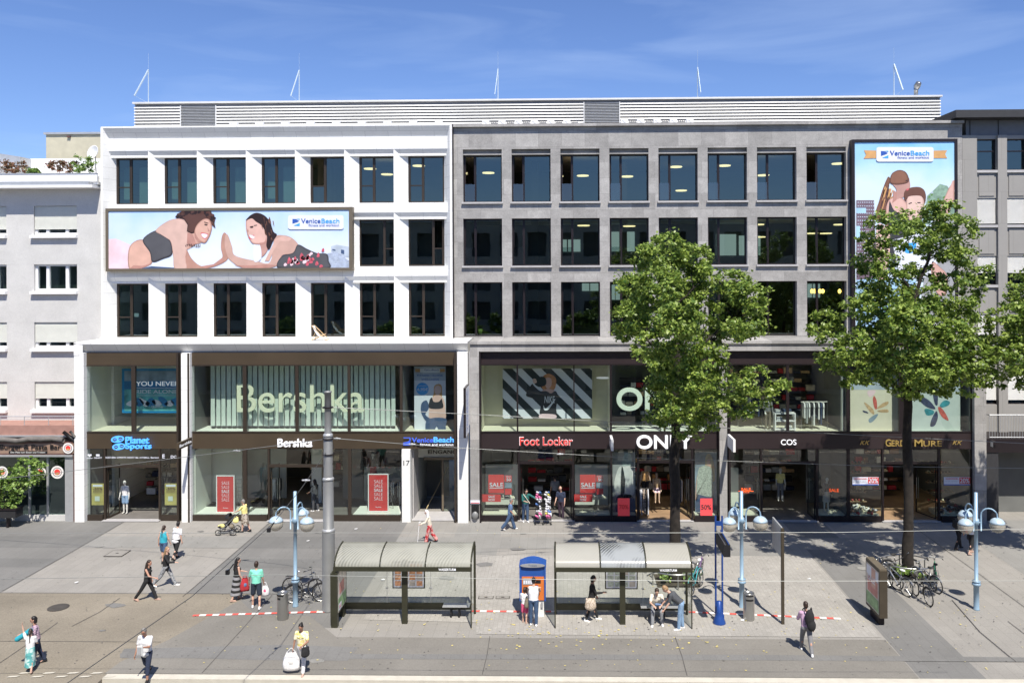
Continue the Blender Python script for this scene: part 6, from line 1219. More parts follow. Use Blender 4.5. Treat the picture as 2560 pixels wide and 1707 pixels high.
q = MB(); q.box(x-.36, x-.0, y0+.02, y0+.029, zz0-.18, zz0+.06, 'grey_metal')
for k in range(4): q.box(x-.34+k*.085, x-.28+k*.085, y0+.014, y0+.019, zz0-.14, zz0-.02, 'print_white')
q.box(x-.34, x+.0, y0+.018, y0+.028, zz0-.52, zz0-.26, 'black'); q.build('screen', None, T)
q = MB(); q.box(x+.1, x+.3, y0+.018, y0+.028, zz0-.12, zz0-.0, 'black'); q.box(x+.12, x+.2, y0+.018, y0+.028, zz0-.4, zz0-.2, 'ticket_blue'); q.box(x+.3, x+.38, y0+.018, y0+.028, zz0-1.02, zz0-.82, 'ticket_silver'); q.build('coin_slot', None, T)
# litter bins
def bin_(x, y, label, rot, slots):
    o = E('litter_bin', (x, y, 0), label, 'litter bin', 'round steel litter bins'); o.rotation_euler = (0, 0, rot)
    q = MB(); q.lathe([(.001, .01), (.20, .01), (.205, .03), (.205, .98), (.20, 1.0), (.17, 1.0), (.17, .96), (.001, .96)], 0, 0, 28, 'steel'); q.build('drum', None, o, True, world=False)
    q = MB()
    def patch(z0, z1, da, m_):
        n = 8; vs = []; fs = []
        for i in range(n+1): a_ = -math.pi/2-da+2*da*i/n; vs += [(.208*math.cos(a_), .208*math.sin(a_), z0), (.208*math.cos(a_), .208*math.sin(a_), z1)]
        for i in range(n): fs.append((2*i, 2*i+2, 2*i+3, 2*i+1))
        q.add(vs, fs, m_)
    for s in slots: patch(*s)
    q.build('slot', None, o, world=False); return o
x, y = G(707, 1547); b1 = bin_(x, y, 'round steel litter bin in front of the left street lamp', math.radians(-25), [(.90, .97, .9, 'black'), (.78, .86, .35, 'black')])
x, y = G(1872, 1548); b2 = bin_(x, y, 'round steel litter bin right of the middle street lamp', 0, [(.90, .955, .75, 'black'), (.74, .81, .75, 'black')])
# blue stop post with hanging display
M('post_blue', (.015, .06, .26), .4, .1, .08)
x, y = G(1798, 1557); o = E('stop_post', (x, y, 0), 'dark blue twin pole stop post with a black display box hanging towards the road', 'stop post')
q = MB(); q.lathe([(.001, 0), (.24, 0), (.235, .04), (.15, .26), (.10, .38), (.09, .80), (.001, .82)], x, y, 20, 'post_blue'); q.build('foot', None, o, True)
yp = y+.30; zt_ = P(1790, 1289, yp)[1]
for px in (1789.5, 1806): u = P(px, 1500, yp)[0]; q = MB(); q.tube([(u, yp, .15), (u, yp, zt_)], .035, 10, 'post_blue'); q.build('pole', None, o)
ua, ub = P(1789.5, 1500, yp)[0], P(1806, 1500, yp)[0]; q = MB(); q.box(ua, ub, yp-.04, yp+.04, zt_-.35, zt_-.2, 'post_blue'); q.box(ua, ub, y-.05, yp+.05, .1, .3, 'post_blue'); q.build('cross_bar', None, o)
yn = yp-1.55; u0_, v0 = P(1809.5, 1392, yn); u1_, v1 = P(1826, 1355, yn); q = MB(); q.box(u0_, u1_, yn, yp-.05, v0, v0+.42, 'black'); b_ = q.build('display_box', None, o)
q = MB(); q.tube([(u0_+.05, yn, v0+.44), (u0_+.02, yp, v0+.47)], .02, 6, 'steel'); q.tube([(u1_-.05, yn, v0+.44), (u1_-.06, yp, v0+.47)], .02, 6, 'post_blue'); q.build('bracket', None, b_)
# brown post with a side plate
M('brown_post', (.06, .048, .032), .5, .1, .1)
x, y = G(1957, 1559.5); o = E('information_post', (x, y, 0), 'tall thin brown post with a grey notice plate seen edge on', 'sign post'); zt_ = P(1955, 1320, y)[1]
q = MB(); q.box(x-.05, x+.05, y-.05, y+.05, 0, zt_, 'brown_post'); q.build('post', None, o); q = MB(); q.box(x-.035, x+.02, y+.051, y+1.35, P(1955, 1395, y)[1]-.0, zt_+.02, 'grey_metal'); q.build('plate', None, o)
# lit poster stand
x, y = G(2208, 1562.5); x2, y2 = G(2176, 1533); o = E('poster_stand', ((x+x2)/2, (y+y2)/2, 0), 'free standing glazed poster case on a dark foot at the right', 'poster case')
zt_ = P(2208, 1421, y-.1)[1]; xc = (x+x2)/2
q = MB(); q.box(xc-.1, xc+.1, y+.05, y2-.15, 0, .32, 'dark_frame'); q.build('foot', None, o); q = MB(); q.box(xc-.15, xc+.13, y-.18, y2+.15, .32, zt_-.06, 'brown_post'); q.box(xc-.14, xc+.12, y-.16, y2+.13, zt_-.06, zt_, 'bronze_light'); q.build('case', None, o)
q = MB(); X_ = xc-.153; ya, yc_ = y-.10, y2+.08; q.box(X_-.003, X_, ya, yc_, .42, zt_-.14, 'poster_mix'); q.box(X_-.006, X_-.004, ya+.05, yc_-.05, 1.55, zt_-.2, 'print_white'); q.box(X_-.006, X_-.004, ya+.1, yc_-.15, .95, 1.5, 'poster_red'); q.box(X_-.006, X_-.004, ya+.02, yc_-.02, .46, .9, 'poster_green'); q.box(X_-.009, X_-.007, ya+.3, ya+.7, 1.2, 1.9, 'skin_print'); q.text('SALE', (X_-.010, yc_-.2, 1.35), (0, -1, 0), (0, 0, 1), .7, .22, .002, 'print_white', .02); q.build('poster', None, o)
# bicycles
M('tyre', (.02, .02, .02), .9, 0, .1); M('bike_black', (.03, .03, .035), .35, .3, .1); M('bike_teal', (.06, .35, .38), .35, .2, .1); M('bike_violet', (.20, .12, .25), .35, .2, .1); M('bike_silver', (.45, .46, .48), .3, .7, .1); M('saddle', (.02, .02, .02), .6, 0, .1); M('bike_green', (.03, .22, .12), .35, .2, .1)
def bike(label, x, y, rot, fm, basket=True, white_saddle=False, lean=4):
    o = E('bicycle', (x, y, 0), label, 'bicycle', None); o.rotation_euler = (math.radians(lean), 0, rot); R_ = .34
    for nm, cx in (('rear_wheel', -.53), ('front_wheel', .53)):
        q = MB(); ring = [(cx+R_*math.cos(t*math.pi/14), 0, R_+R_*math.sin(t*math.pi/14)) for t in range(29)]; q.tube(ring, .022, 6, 'tyre', caps=False); wh = q.build(nm, None, o, True, world=False)
        q = MB(); q.tube([(cx+(R_-.03)*math.cos(t*math.pi/14), 0, R_+(R_-.03)*math.sin(t*math.pi/14)) for t in range(29)], .010, 5, 'steel', caps=False)
        for t in range(16): a = t*math.pi/8; q.tube([(cx, .02*(-1)**t, R_), (cx+(R_-.03)*math.cos(a), 0, R_+(R_-.03)*math.sin(a))], .0025, 3, 'steel')
        q.tube([(cx, -.05, R_), (cx, .05, R_)], .025, 8, 'steel'); q.build('rim_and_spokes', None, wh, world=False)
        q = MB(); q.tube([(cx+(R_+.03)*math.cos(t), 0, R_+(R_+.03)*math.sin(t)) for t in [(.15+i*.3)*1.0 for i in range(9)]], .022, 5, fm); q.build('mudguard', None, wh, world=False)
    q = MB(); bb = (-.10, 0, .30); st = (-.24, 0, .78); hd = (.34, 0, .86); hl = (.38, 0, .72)
    for a_, b_, r in ((bb, st, .017), (hl, bb, .02), (hd, (-.19, 0, .66), .018), (bb, (-.53, 0, R_), .012), ((-.22, 0, .72), (-.53, 0, R_), .010), (hd, hl, .022), (hl, (.53, 0, R_), .014)): q.tube([a_, b_], r, 7, fm)
    q.build('frame', None, o, world=False)
    q = MB(); q.tube([(-.24, 0, .78), (-.26, 0, .90)], .013, 6, 'steel'); q.ell((-.28, 0, .94), (.14, .075, .04), 'white_plastic' if white_saddle else 'saddle', 10, 6); q.build('saddle', None, o, True, world=False)
    q = MB(); q.tube([hd, (.31, 0, 1.02)], .014, 6, 'steel'); q.tube([(.18, -.29, 1.04), (.27, -.22, 1.06), (.32, 0, 1.04), (.27, .22, 1.06), (.18, .29, 1.04)], .012, 6, 'steel'); q.tube([(.12, -.30, 1.03), (.20, -.28, 1.04)], .018, 6, 'tyre'); q.tube([(.12, .30, 1.03), (.20, .28, 1.04)], .018, 6, 'tyre'); q.ell((.42, 0, .92), (.05, .04, .04), 'steel', 8, 5); q.build('handlebar', None, o, world=False)
    q = MB(); q.lathe([(.09, 0), (.10, .005), (.09, .01)], 0, 0, 16, 'steel'); q.v = [(a_[0]-.10, a_[2]-.03, a_[1]+.30) for a_ in q.v]; q.tube([(-.10, -.08, .30), (.06, -.08, .22)], .01, 5, 'steel'); q.box(.02, .10, -.14, -.07, .20, .23, 'tyre'); q.tube([(-.10, .08, .30), (-.26, .08, .38)], .01, 5, 'steel'); q.box(-.30, -.22, .07, .14, .37, .40, 'tyre'); q.build('crank', None, o, world=False)
    if basket:
        q = MB()
        for k in range(4): q.tube([(-.72, -.07+.047*k, .74), (-.36, -.07+.047*k, .74)], .006, 4, 'bike_black')
        q.tube([(-.7, -.08, .74), (-.53, -.05, R_)], .006, 4, 'bike_black'); q.tube([(-.7, .08, .74), (-.53, .05, R_)], .006, 4, 'bike_black'); q.build('luggage_rack', None, o, world=False)
    return o
bk = [(768, 1505, 10, 'bike_black', 'black bicycle parked between the left street lamp and the tall mast', 0), (758, 1488, -6, 'bike_silver', 'second bicycle with a pale saddle behind the left street lamp', 1),
      (1742, 1475, 62, 'bike_teal', 'teal framed bicycle parked at the right end of the second shelter', 0), (1745, 1448, 70, 'bike_violet', 'violet bicycle parked behind the teal one at the second shelter', 1),
      (2215, 1462, 118, 'bike_black', 'black bicycle nearest the poster case left of the second tree trunk', 0), (2240, 1478, 112, 'bike_silver', 'silver bicycle with white saddle left of the second tree trunk', 1), (2250, 1440, 4, 'bike_black', 'black bicycle lying along the rail behind the second tree trunk', 0),
      (2318, 1470, 108, 'bike_silver', 'silver bicycle leaning on the rail right of the second tree trunk', 0), (2338, 1462, 70, 'bike_green', 'dark green bicycle right of the second tree trunk', 0), (2305, 1500, 95, 'bike_black', 'black bicycle standing in front of the rail at the second tree', 0)]
for px, py, rt_, fm, lb, ws in bk: x, y = G(px, py); bike(lb, x, y, math.radians(rt_), fm, True, bool(ws), random.Random(px).uniform(-7, 7))
# tree guard rails
def guard(cx, cy, label, r=1.05):
    o = E('tree_guard_rail', (cx, cy, 0), label, 'tree guard')
    for a0, a1 in ((190, 350), (20, 160)):
        q = MB(); pts = [(cx+r*math.cos(math.radians(a0+(a1-a0)*t/12)), cy+r*.85*math.sin(math.radians(a0+(a1-a0)*t/12)), .62) for t in range(13)]; q.tube(pts, .035, 8, 'steel')
        q.build('rail', None, o, True)
        for p in (pts[1], pts[6], pts[11]): q = MB(); q.tube([(p[0], p[1], 0), (p[0], p[1], .62)], .03, 8, 'steel'); q.build('leg', None, o)
guard(*G(1688, 1455), 'curved steel guard rail around the first tree behind the shelter'); guard(*G(2270, 1440), 'curved steel guard rail around the second tree among the bicycles')
# ================================================================== PEOPLE
M('skin_a', (.50, .28, .20), .55, 0, .06, 8); M('skin_b', (.58, .36, .27), .55, 0, .06, 8); M('skin_c', (.36, .19, .13), .55, 0, .06, 8)
M('hair_black', (.012, .010, .010), .5, 0, .2, 20); M('hair_dark', (.035, .020, .014), .5, 0, .25, 20); M('hair_grey', (.20, .19, .18), .7, 0, .3, 20); M('hair_fair', (.30, .19, .10), .6, 0, .2, 20); M('eye_dark', (.02, .015, .012), .3, 0, 0); M('lips', (.42, .13, .11), .5, 0, 0)
def cloth(name, col, var=.14, scale=9):
    return M(name, col, .9, 0, var, scale, .35)
for n_, c_ in dict(c_black=(.018, .018, .020), c_white=(.74, .74, .76), c_teal=(.03, .36, .46), c_mint=(.22, .68, .52), c_navy=(.025, .035, .07), c_jeans=(.05, .09, .17), c_jeans_light=(.22, .34, .50), c_grey=(.20, .20, .21), c_greymel=(.25, .26, .28), c_dgrey=(.07, .075, .085), c_yellow=(.80, .72, .28), c_cream=(.70, .64, .54), c_red=(.42, .03, .04), c_green=(.02, .12, .11), c_blue=(.12, .20, .36), c_pink=(.70, .10, .22), c_khaki=(.20, .17, .13), c_lilac=(.38, .22, .36), c_aqua=(.16, .42, .42), c_plum=(.05, .03, .05), shoe_w=(.80, .80, .80), shoe_k=(.02, .02, .02), shoe_s=(.45, .30, .24), c_shorts=(.02, .03, .05)).items(): cloth(n_, c_)
def pattern(name, c1, c2, sc, kind='wave', ang=0):
    m = bpy.data.materials.new(name); m.use_nodes = True; t = m.node_tree; b_ = t.nodes['Principled BSDF']; b_.inputs['Roughness'].default_value = .9; N = t.nodes.new; L = t.links.new
    tc_ = N('ShaderNodeTexCoord'); mp_ = N('ShaderNodeMapping'); mp_.inputs['Rotation'].default_value = (0, ang, 0); L(tc_.outputs['Object'], mp_.inputs[0])
    if kind == 'wave': x_ = N('ShaderNodeTexWave'); x_.inputs['Scale'].default_value = sc; x_.inputs['Distortion'].default_value = 1.0; x_.bands_direction = 'Z'; out = x_.outputs['Fac']
    elif kind == 'check': x_ = N('ShaderNodeTexChecker'); x_.inputs['Scale'].default_value = sc; out = x_.outputs['Fac']
    else: x_ = N('ShaderNodeTexNoise'); x_.inputs['Scale'].default_value = sc; x_.inputs['Detail'].default_value = 3; out = x_.outputs[0]
    L(mp_.outputs[0], x_.inputs['Vector']); r = N('ShaderNodeValToRGB'); r.color_ramp.elements[0].position = .46; r.color_ramp.elements[1].position = .54; r.color_ramp.elements[0].color = c1+(1,); r.color_ramp.elements[1].color = c2+(1,); L(out, r.inputs[0]); L(r.outputs[0], b_.inputs['Base Color']); MATS[name] = m
pattern('p_stripes', (.02, .02, .02), (.30, .30, .32), 1.6); pattern('p_check', (.55, .40, .48), (.28, .20, .28), 26, 'check'); pattern('p_yellow', (.78, .66, .22), (.82, .78, .58), 14, 'noise'); pattern('p_lilac', (.42, .22, .38), (.55, .42, .52), 9); pattern('p_aqua', (.10, .36, .36), (.50, .66, .64), 5, 'noise'); pattern('p_camo', (.16, .13, .10), (.48, .42, .36), 12, 'noise'); pattern('p_greytrs', (.16, .17, .18), (.34, .35, .37), 16, 'noise'); pattern('p_redpat', (.40, .02, .03), (.62, .30, .28), 7, 'noise'); pattern('p_dress', (.05, .04, .05), (.62, .56, .50), 11, 'noise'); pattern('p_beige', (.40, .32, .24), (.58, .50, .42), 16, 'noise')
def remesh(q, name, mat, parent, vox=.011, smooth=3, sc=1):
    me = bpy.data.meshes.new(name); me.from_pydata([tuple(v) for v in q.v], [], q.f); o = bpy.data.objects.new(name+'_tmp', me); C.objects.link(o)
    r = o.modifiers.new('r', 'REMESH'); r.mode = 'VOXEL'; r.voxel_size = vox*sc; r.use_smooth_shade = True
    if smooth: s_ = o.modifiers.new('s', 'SMOOTH'); s_.iterations = smooth; s_.factor = .5
    dg = bpy.context.evaluated_depsgraph_get(); m2 = bpy.data.meshes.new_from_object(o.evaluated_get(dg)); bpy.data.objects.remove(o); bpy.data.meshes.remove(me)
    m2.name = name; m2.materials.clear(); m2.materials.append(MATS[mat]); m2.polygons.foreach_set('use_smooth', [True]*len(m2.polygons))
    ob = bpy.data.objects.new(name, m2); C.objects.link(ob); ob.parent = parent; return ob
R3 = math.radians
def person(label, x, y, face, h=1.70, skin='skin_a', hair=('short', 'hair_dark'), top=('short', 'c_white'), bottom=('long', 'c_jeans'), shoes='shoe_k',
           legs=((12, 5), (-14, 12)), arms=((15, 8, 15), (-15, 8, 20)), lean=4, head=(6, 0), wide=1., torso=0., z=0., name='person', group=None, hips=0., bust=0, spread=.02, low=None):
    """legs: (thigh angle forward, knee bend) left, right. arms: (forward, out, elbow[, inward]) left, right. face: 0 = away from the road, 90 = left, 180 = to the road"""
    s = h/1.75; o = E(name, (x, y, z), label, 'person' if name == 'person' else 'mannequin', group, R3(face)); V = Vector
    cu = lambda l: V((0, math.sin(R3(l)), math.cos(R3(l))))
    Pv = V((0, 0, .93)); U = cu(lean); W = wide
    ank = {}; kn = {}; hp = {}
    for sd, (a, k) in zip((-1, 1), legs):
        hp[sd] = Pv+V((.085*W*sd, 0, -.02)); d = V((sd*spread, math.sin(R3(a)), -math.cos(R3(a)))); kn[sd] = hp[sd]+d*.43
        d2 = V((sd*spread*.3, math.sin(R3(a-k)), -math.cos(R3(a-k)))); ank[sd] = kn[sd]+d2*.41
    mn = min(v.z for v in ank.values())-.075; dz = V((0, 0, -mn))
    if low is not None: dz = V((0, 0, low-Pv.z))
    for D in (ank, kn, hp):
        for k_ in D: D[k_] = D[k_]+dz
    Pv = Pv+dz; ch = Pv+U*.40; nk = Pv+U*.53; hd_dir = cu(lean+head[0]); nkt = nk+hd_dir*.08; hc = nk+hd_dir*.19
    Rh = Matrix.Rotation(R3(head[1]), 3, 'Z') @ Matrix.Rotation(-R3(lean+head[0]), 3, 'X')
    sh = {}; el = {}; wr = {}; fd = {}
    for sd, ar in zip((-1, 1), arms):
        a, b_, e = ar[:3]; inw = ar[3] if len(ar) > 3 else 8
        sh[sd] = Pv+U*.47+V((.17*W**.6*sd, 0, 0)); d = V((sd*math.sin(R3(b_)), math.sin(R3(a))*math.cos(R3(b_)), -math.cos(R3(a))*math.cos(R3(b_)))); el[sd] = sh[sd]+d*.28
        t = a+e; d2 = V((-sd*math.sin(R3(inw)) if e > 25 else sd*math.sin(R3(b_))*.5, math.sin(R3(t))*math.cos(R3(inw)), -math.cos(R3(t))*math.cos(R3(inw)))).normalized(); wr[sd] = el[sd]+d2*.25; fd[sd] = d2
    SC = lambda q: setattr(q, 'v', [tuple(V(v)*s) for v in q.v])
    # ---- body: one continuous surface
    q = MB(); c_ = q.cap
    def torso_(q, g=0, waist=True, down=0.):
        q.ell(Pv+U*.03, (.155*W+g, .11*W+g+hips, .11+g), R=None, n=14, m=9); q.cap(Pv+U*.05, Pv+U*.22, .115*W+g, .105*W+g, None, 12)
        for sd in (-1, 1): q.cap(Pv+U*.06+V((.05*W*sd, 0, 0)), Pv+U*.30+V((.065*W*sd, 0, 0)), .09*W+g, .10*W+g, None, 10)
        q.ell(Pv+U*.34, (.16*W**.8+g, .105*W+g, .16+g), n=14, m=9); q.cap(Pv+U*.45+V((-.12, 0, 0)), Pv+U*.45+V((.12, 0, 0)), .062+g, .062+g, None, 10)
        if torso: q.ell(Pv+U*.14+V((0, .06*torso, 0)), (.15*W+g, .13*torso+g+.04, .16), n=12, m=8)
        if bust:
            for sd in (-1, 1): q.ell(Pv+U*.36+V((.065*sd, .085, 0)), (.06+g*.5, .05+g*.5, .06), n=10, m=7)
    torso_(q); c_(nk-U*.04, nkt+U*.03, .056, .05, None, 12)
    for sd in (-1, 1):
        c_(hp[sd], kn[sd], .082*W, .055, None, 12); c_(kn[sd], ank[sd], .052, .036, None, 12); q.ell(kn[sd]+(ank[sd]-kn[sd])*.3+V((0, -.018, 0)), (.05, .052, .10), n=10, m=7)
        c_(ank[sd]+V((0, -.03, -.035)), ank[sd]+V((sd*.015, .13, -.055)), .034, .026, None, 10)
        c_(sh[sd], el[sd], .048*W**.5, .038, None, 10); c_(el[sd], wr[sd], .037, .025, None, 10)
        # hand: palm, four fingers of different length, thumb from the side of the palm
        f = fd[sd]; side = f.cross(V((0, 0, 1))); side = side.normalized() if side.length > .2 else V((0, 1, 0)); side = V((0, 1, 0)) if abs(f.z) > .8 else side; nrm = f.cross(side).normalized()
        if abs(f.z) > .8: nrm = V((-sd, 0, 0))
        pc = wr[sd]+f*.05; 
        for t in (-.024, -.008, .008, .024): c_(wr[sd]+f*.01+side*t*.6, wr[sd]+f*.085+side*t, .014, .012, None, 7)
        for t, ln in ((-.028, .062), (-.009, .078), (.010, .074), (.028, .058)):
            b0 = wr[sd]+f*.088+side*t; b1 = b0+f*ln*.5+nrm*.010; b2 = b1+(f*.8+nrm*.6).normalized()*ln*.5; c_(b0, b1, .0088, .0082, None, 6); c_(b1, b2, .0082, .0070, None, 6)
        th0 = wr[sd]+f*.03+side*.025; th1 = th0+(side*.8+f*.6).normalized()*.035; c_(th0, th1, .012, .010, None, 6); c_(th1, th1+(f*.9+nrm*.3).normalized()*.03, .010, .008, None, 6)
    H_ = lambda v: hc+Rh @ V(v)
    q.ell(hc, (.074, .092, .112), n=16, m=12, R=Rh); q.ell(H_((0, .035, -.06)), (.052, .055, .055), n=12, m=8, R=Rh)
    q.ell(H_((0, .098, -.018)), (.012, .020, .024), n=8, m=6, R=Rh); q.ell(H_((0, .07, .03)), (.05, .025, .02), n=8, m=6, R=Rh); q.ell(H_((0, .080, -.09)), (.02, .016, .014), n=8, m=6, R=Rh)
    for sd in (-1, 1): q.ell(H_((.074*sd, -.002, -.01)), (.012, .022, .032), n=8, m=6, R=Rh)
    SC(q); body = remesh(q, 'body', skin, o, .0095, 2, s)
    q = MB()
    for sd in (-1, 1): q.ell(H_((.029*sd, .088, .004)), (.012, .008, .006), n=8, m=5, R=Rh); q.ell(H_((.030*sd, .092, .022)), (.017, .006, .003), n=8, m=4, R=Rh)
    SC(q); e_ = q.build('eyes', 'eye_dark', o, True, world=False)
    q = MB(); q.ell(H_((0, .092, -.056)), (.022, .010, .007), n=10, m=5, R=Rh); SC(q); q.build('mouth', 'lips', o, True, world=False)
    # ---- hair
    st, hm = hair
    if st != 'bald':
        q = MB(); q.ell(H_((0, -.018, .022)), (.083, .096, .106), n=16, m=10, R=Rh); q.ell(H_((0, -.035, -.03)), (.078, .075, .08), n=12, m=8, R=Rh)
        if st == 'long': q.cap(H_((0, -.06, -.03)), nk-U*.16+cu(lean+90)*-.115, .075, .05, None, 10); q.cap(H_((.06, -.02, -.03)), H_((.075, -.02, -.20)), .035, .025, None, 8); q.cap(H_((-.06, -.02, -.03)), H_((-.075, -.02, -.20)), .035, .025, None, 8)
        if st == 'tail': q.cap(H_((0, -.10, .02)), H_((0, -.15, -.06)), .035, .03, None, 8); q.cap(H_((0, -.15, -.06)), nk-U*.22+cu(lean+90)*-.13, .03, .015, None, 8)
        if st == 'bun': q.ell(H_((0, -.11, .05)), (.045, .045, .045), n=10, m=7)
        if st == 'bob': q.cap(H_((.05, -.03, -.02)), H_((.062, -.02, -.10)), .042, .036, None, 8); q.cap(H_((-.05, -.03, -.02)), H_((-.062, -.02, -.10)), .042, .036, None, 8); q.cap(H_((0, -.06, 0)), H_((0, -.05, -.11)), .07, .05, None, 8)
        if st == 'scarf': q.cap(H_((0, -.03, -.02)), nk+U*-.03, .09, .085, None, 10); q.ell(H_((0, .0, -.08)), (.075, .08, .05), n=10, m=7)
        SC(q); remesh(q, 'headscarf' if st == 'scarf' else 'hair', hm, o, .011, 2, s)
    # ---- top
    kt, mt = top; g = .016
    if kt != 'none':
        q = MB(); torso_(q, g)
        if kt == 'coat' or kt == 'shirtlong': 
            q.ell(Pv-U*.05, (.165*W+g, .125*W+g+hips, .14), n=14, m=8)
        if kt == 'dress': pass
        for sd in (-1, 1):
            if kt in ('short', 'shirtlong'): e1 = sh[sd]+(el[sd]-sh[sd])*.72; q.cap(sh[sd], e1, .066, .058, None, 10)
            elif kt in ('long', 'coat'): q.cap(sh[sd], el[sd], .064, .052, None, 10); q.cap(el[sd], el[sd]+(wr[sd]-el[sd])*.93, .052, .040, None, 10)
            elif kt == 'half': q.cap(sh[sd], el[sd], .064, .054, None, 10); q.cap(el[sd], el[sd]+(wr[sd]-el[sd])*.3, .054, .05, None, 10)
            elif kt == 'tank': q.cap(sh[sd]+V((-sd*.055, 0, .0)), sh[sd]+V((-sd*.06, 0, -.05)), .055, .05, None, 8)
        SC(q); remesh(q, {'coat': 'jacket', 'tank': 'top', 'long': 'sweater'}.get(kt, 'shirt'), mt, o, .012, 2, s)
    # ---- bottom
    kb, mb_ = bottom
    if kb in ('long', 'shorts', 'capri', 'wide', 'leggings'):
        q = MB(); q.ell(Pv+U*.02, (.16*W+g*.9, .115*W+g*.8+hips, .12), n=14, m=8); gg = {'wide': .035, 'leggings': .006}.get(kb, .018)
        for sd in (-1, 1):
            kk = {'shorts': .78}.get(kb)
            if kk: q.cap(hp[sd], hp[sd]+(kn[sd]-hp[sd])*kk, .088*W+gg, .078+gg, None, 12)
            else:
                q.cap(hp[sd], kn[sd], .084*W+gg*.8, .057+gg, None, 12); f_ = .55 if kb == 'capri' else .93; q.cap(kn[sd], kn[sd]+(ank[sd]-kn[sd])*f_, .055+gg, (.045 if kb != 'wide' else .065)+gg*.9, None, 12)
        SC(q); remesh(q, {'shorts': 'shorts', 'leggings': 'leggings'}.get(kb, 'trousers'), mb_, o, .012, 2, s)
    if kb in ('skirt', 'longskirt'):
        q = MB(); fr = .55 if kb == 'skirt' else 1.25; cs = []
        hem = (kn[-1]+kn[1])/2*(1-(fr-.55)*.9)+(ank[-1]+ank[1])/2*((fr-.55)*.9) if fr > .55 else (kn[-1]+kn[1])/2
        wd = abs(kn[-1].y-kn[1].y)*.5; rings = []; n = 18
        for i in range(9):
            t = i/8; c = (Pv+U*.10)*(1-t)+hem*t; rx = (.15*W+.02)*(1-t)+(.20)*t; ry = (.12*W+.02)*(1-t)+(.15+wd)*t
            for k in range(n): a = 2*math.pi*k/n; w2 = 1+.05*math.sin(a*6)*t; rings.append((c.x+rx*math.cos(a)*w2, c.y+ry*math.sin(a)*w2, c.z))
        fs = [(i*n+k, (i+1)*n+k, (i+1)*n+(k+1) % n, i*n+(k+1) % n) for i in range(8) for k in range(n)]+[tuple(range(n)), tuple(range(8*n, 9*n))[::-1]]
        q.add(rings, fs); SC(q); remesh(q, 'skirt', mb_, o, .014, 1, s)
    # ---- shoes
    if shoes:
        for sd, (a, k) in zip((-1, 1), legs):
            q = MB(); back = a-k; t_ = V((0, math.cos(R3(min(0, back)*.55)), math.sin(R3(min(0, back)*.55)))); A_ = ank[sd]+V((0, -.035, -.035)); q.cap(A_, ank[sd]+V((sd*.012, 0, -.045))+t_*.10, .043, .040, None, 10); q.cap(ank[sd]+V((sd*.012, 0, -.045))+t_*.06, ank[sd]+V((sd*.018, 0, -.052))+t_*.15, .040, .032, None, 10); q.cap(ank[sd]+V((0, -.02, .01)), ank[sd]+V((0, .02, -.03)), .042, .045, None, 10)
            SC(q); remesh(q, 'shoe', shoes, o, .011, 1, s)
    Wm = Matrix.Translation((x, y, z)) @ Matrix.Rotation(R3(face), 4, 'Z')
    pt = lambda v: Wm @ (V(v)*s)
    return dict(obj=o, wr={k: pt(v+fd[k]*.08) for k, v in wr.items()}, sh={k: pt(v) for k, v in sh.items()}, pel=pt(Pv), chest=pt(ch), f=Wm.to_3x3() @ V((0, 1, 0)), r=Wm.to_3x3() @ V((1, 0, 0)), s=s, hc=pt(hc))
def bag(label, name, cat, p, wdt, hgt, dep, mat, rotz=0, handles=None, hm='c_black', tilt=0):
    o = E(name, tuple(p-Vector((0, 0, hgt))), label, cat, None, rotz); q = MB(); 
    q.ell((0, 0, hgt*.42), (wdt/2, dep/2, hgt*.44), mat, 14, 8); q.ell((0, 0, hgt*.28), (wdt/2*1.02, dep/2*1.05, hgt*.28), mat, 14, 8); q.box(-wdt*.42, wdt*.42, -dep*.2, dep*.2, hgt*.5, hgt*.86, mat)
    bd = remesh(q, 'body', mat, o, .014, 2); q = MB()
    for yy in (-dep*.15, dep*.15): q.tube([(-wdt*.25, yy, hgt*.8), (-wdt*.15, yy*.4, hgt), (0, 0, hgt*1.06), (wdt*.15, yy*.4, hgt), (wdt*.25, yy, hgt*.8)], .012, 6, hm)
    q.build('handle', hm, o, True, world=False); return o
def carrier(label, p, w_, h_, mat, rotz, stripes=None):
    o = E('carrier_bag', tuple(p-Vector((0, 0, h_+.08))), label, 'carrier bag', None, rotz); r_ = random.Random(int(abs(p.x)*100)); q = MB(); n = 7; vs = []; fs = []
    for i in range(n):
        t = i/(n-1)
        for j in range(12): a = 2*math.pi*j/12; k = (.7+.5*math.sin(math.pi*min(1, .25+t*.8))); vs.append((w_/2*math.cos(a)*k+r_.uniform(-.012, .012), .07*math.sin(a)*k+r_.uniform(-.012, .012), h_*t))
    for i in range(n-1):
        for j in range(12): fs.append((i*12+j, i*12+(j+1) % 12, (i+1)*12+(j+1) % 12, (i+1)*12+j))
    fs.append(tuple(range(12))[::-1]); q.add(vs, fs, mat); q.build('bag', None, o, True, world=False)
    q = MB(); q.tube([(-w_*.3, 0, h_-.02), (-.02, 0, h_+.12), (.02, 0, h_+.12), (w_*.3, 0, h_-.02)], .012, 5, mat); q.build('handle', None, o, world=False)
    if stripes: q = MB(); q.ell((0, -.0, h_*.5), (w_*.33, .1, h_*.25), stripes, 10, 6); q.build('print', None, o, True, world=False)
    return o
FP = {}
def at_(k, px, py): FP[k] = G(px, py); return FP[k]
